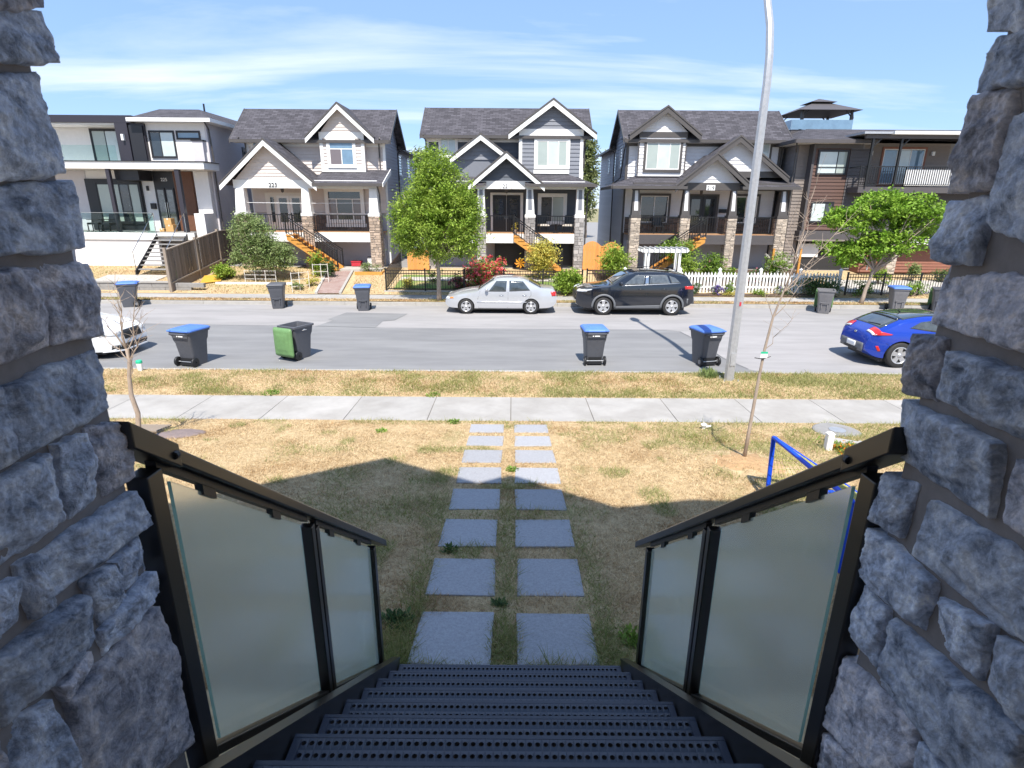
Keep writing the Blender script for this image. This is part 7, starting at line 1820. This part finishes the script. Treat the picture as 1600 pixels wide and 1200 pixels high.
sapling('leafless crooked young tree on the lawn beside the left stone column', [(-6.09, 8.5, .30), (-6.07, 8.5, .6), (-6.03, 8.5, .85), (-6.09, 8.52, 1.15), (-6.07, 8.53, 1.45), (-6.02, 8.54, 1.72), (-6.03, 8.54, 1.92)], [.045, .04, .037, .034, .03, .028, .022],
        [(6, (-6.3, 8.4, 2.6), .014), (6, (-6.0, 8.6, 3.1), .014), (5, (-5.62, 8.5, 2.9), .012), (5, (-5.5, 8.4, 2.45), .011), (6, (-6.22, 8.7, 2.95), .012), (4, (-5.78, 8.4, 1.98), .010), (5, (-6.45, 8.5, 2.25), .010), (6, (-5.82, 8.3, 2.85), .010), (6, (-5.66, 8.6, 2.65), .009), (5, (-5.75, 8.7, 2.5), .009)], 9)
m = MB(); m.grid(lambda u, v: (3.44 + .55 * v * math.cos(2 * math.pi * u) * (1 + .22 * noise.noise((math.cos(6.283 * u) * 2, math.sin(6.283 * u) * 2, 4))), 7.5 + .48 * v * math.sin(2 * math.pi * u) * (1 + .22 * noise.noise((math.cos(6.283 * u) * 2, math.sin(6.283 * u) * 2, 4))), lawn_z(3.44 + .55 * v * math.cos(2 * math.pi * u), 7.5 + .48 * v * math.sin(2 * math.pi * u)) + .010 * (1 - v) - .004 * v ** 4), 26, 6); structure(m.build('bare_soil', MATS['soil'], smooth=True))
# pop-up football goal
t = thing('football_goal', 'small blue framed football goal with yellow net behind the right railing', 'goal', (3.5, 5.6, .6))
zg = lambda y: lawn_z(3.6, y) + .02
A, B = Vector((3.30, 6.50, zg(6.5))), Vector((3.12, 4.55, zg(4.55))); At, Bt = A + Vector((-.03, 0, .76)), B + Vector((-.03, 0, .76)); C_, D_ = Vector((4.45, 6.5, zg(6.5))), Vector((4.3, 4.55, zg(4.55)))
for nm, p, q in (('goal_post', A, At), ('goal_post', B, Bt), ('crossbar', At, Bt), ('back_stay', At, C_), ('back_stay', Bt, D_), ('ground_bar', C_, D_), ('ground_bar', A, C_), ('ground_bar', B, D_)):
    m = MB(); m.bar(p, q, .05, .035); m.build(nm, MATS['blue_fabric'], t, bevel=.008)
M('net_yellow', (.42, .40, .12), .7); m = MB(); K = 14
def netquad(a, b, c, d, n1, n2):
    for i in range(1, n1): m.bar(a.lerp(b, i / n1), d.lerp(c, i / n1), .005)
    for j in range(1, n2): m.bar(a.lerp(d, j / n2), b.lerp(c, j / n2), .005)
netquad(At, Bt, D_, C_, 22, 14); netquad(A, C_, C_.lerp(At, .999), At, 13, 12); netquad(B, D_, D_.lerp(Bt, .999), Bt, 13, 12)
o = m.build('net', MATS['net_yellow'], t); o['kind'] = 'stuff'
# utility cover, marker post, edging stones, sprinkler, grate, mat, cup
t = thing('utility_cover', 'round grey concrete utility cover in the lawn near the footpath', 'cover', (5.86, 9.45, .24)); m = MB(); m.lathe([(.40, -.05), (.40, .02), (.37, .035), (.001, .04)], 24, (5.86, 9.42, lawn_z(5.86, 9.42))); m.build('slab', MATS['concrete_grey'], t); m = MB(); m.lathe([(.14, .042), (.14, .05), (.001, .052)], 16, (5.86, 9.42, lawn_z(5.86, 9.42))); m.build('lid', MATS['galv'], t)
t = thing('marker_post', 'short white painted marker post near the utility cover', 'post', (5.12, 8.35, .36)); part('shaft', MATS['white_paint'], t, (5.06, 5.16, 8.32, 8.42, .3, .64), bevel=.01); pyr(5.055, 5.165, 8.315, 8.425, .641, 5.10, 5.12, 8.36, 8.38, .68).build('post_cap', MATS['white_paint'], t)
for i, (x, y, l, a) in enumerate(((5.55, 8.75, .5, -.5), (5.85, 8.45, .42, -.9), (5.05, 7.75, .38, .7), (4.8, 7.4, .32, .9))):
    t = thing('edging_stone', ('long pale edging stone beside the utility cover', 'pale edging stone next along from the long one, towards the right column', 'flat pale stone behind the marker post nearest the goal', 'small pale stone half hidden behind the right handrail')[i], 'stone', (x, y, lawn_z(x, y)), a, None); m = MB(); m.box(-l / 2, l / 2, -.09, .09, -.03, .055); o = m.build('block', MATS['concrete'], t, world=False, bevel=.02)
bush('yellow flowering weeds in the lawn by the pale edging stones', 5.35, 8.35, lawn_z(5.35, 8.35), .34, .05, 'leaf_shrub', 420, .05, 'weed', 'weed', 'petal_orange', 40, fl=.03)
t = thing('sprinkler', 'small white lawn sprinkler head near the footpath edge', 'sprinkler', (3.5, 9.55, .23)); m = MB(); m.lathe([(.03, 0), (.03, .07), (.055, .08), (.055, .10), (.02, .12), (.001, .12)], 10, (3.5, 9.55, .22)); m.build('head', MATS['white_paint'], t); m = MB(); m.tube([(3.5, 9.55, .26), (3.62, 9.52, .30)], .018, 6); m.build('nozzle', MATS['white_paint'], t)
t = thing('drain_grate', 'slatted drain grate in the lawn behind the crooked young tree', 'grate', (-6.5, 9.2, .27)); sm = MB(); sm.box(-.34, .34, -.014, .014, 0, .03); o = sm.build('slat', MATS['fence_post']); me = o.data; bpy.data.objects.remove(o)
for i in range(7): inst(me, 'slat', t, (-6.45, 9.0 + i * .062, lawn_z(-6.45, 9.0 + i * .062) + .035))
for x in (-6.78, -6.12): part('end_bar', MATS['fence_post'], t, (x - .015, x + .015, 8.97, 9.4, .28, .30))
t = thing('ground_mat', 'flat brown grey mat lying in the dry lawn right of the crooked tree', 'mat', (-5.75, 9.0, .29)); m = MB(); m.grid(lambda u, v: (-5.75 + .42 * v * math.cos(2 * math.pi * u) * (1 + .12 * math.sin(12 * u)), 9.0 + .28 * v * math.sin(2 * math.pi * u), lawn_z(-5.75 + .4 * v * math.cos(2 * math.pi * u), 9.0 + .28 * v * math.sin(2 * math.pi * u)) + .035 - .03 * v ** 6), 24, 5); m.build('sheet', MATS['mat_brown'] if 'mat_brown' in MATS else M('mat_brown', (.20, .155, .145), .9, var=.15, vs=6), t, smooth=True)
t = thing('paper_cup', 'white and green paper cup standing at the near kerb by the left column', 'cup', (-9.15, 13.35, .14)); m = MB(); m.lathe([(.05, 0), (.068, .2)], 12, (-9.15, 13.3, .14)); m.build('cup', MATS['white_mark'], t, smooth=True); m = MB(); m.lathe([(.071, .2), (.071, .25), (.06, .27), (.001, .27)], 12, (-9.15, 13.3, .14)); m.build('lid', MATS['tag_green'], t)
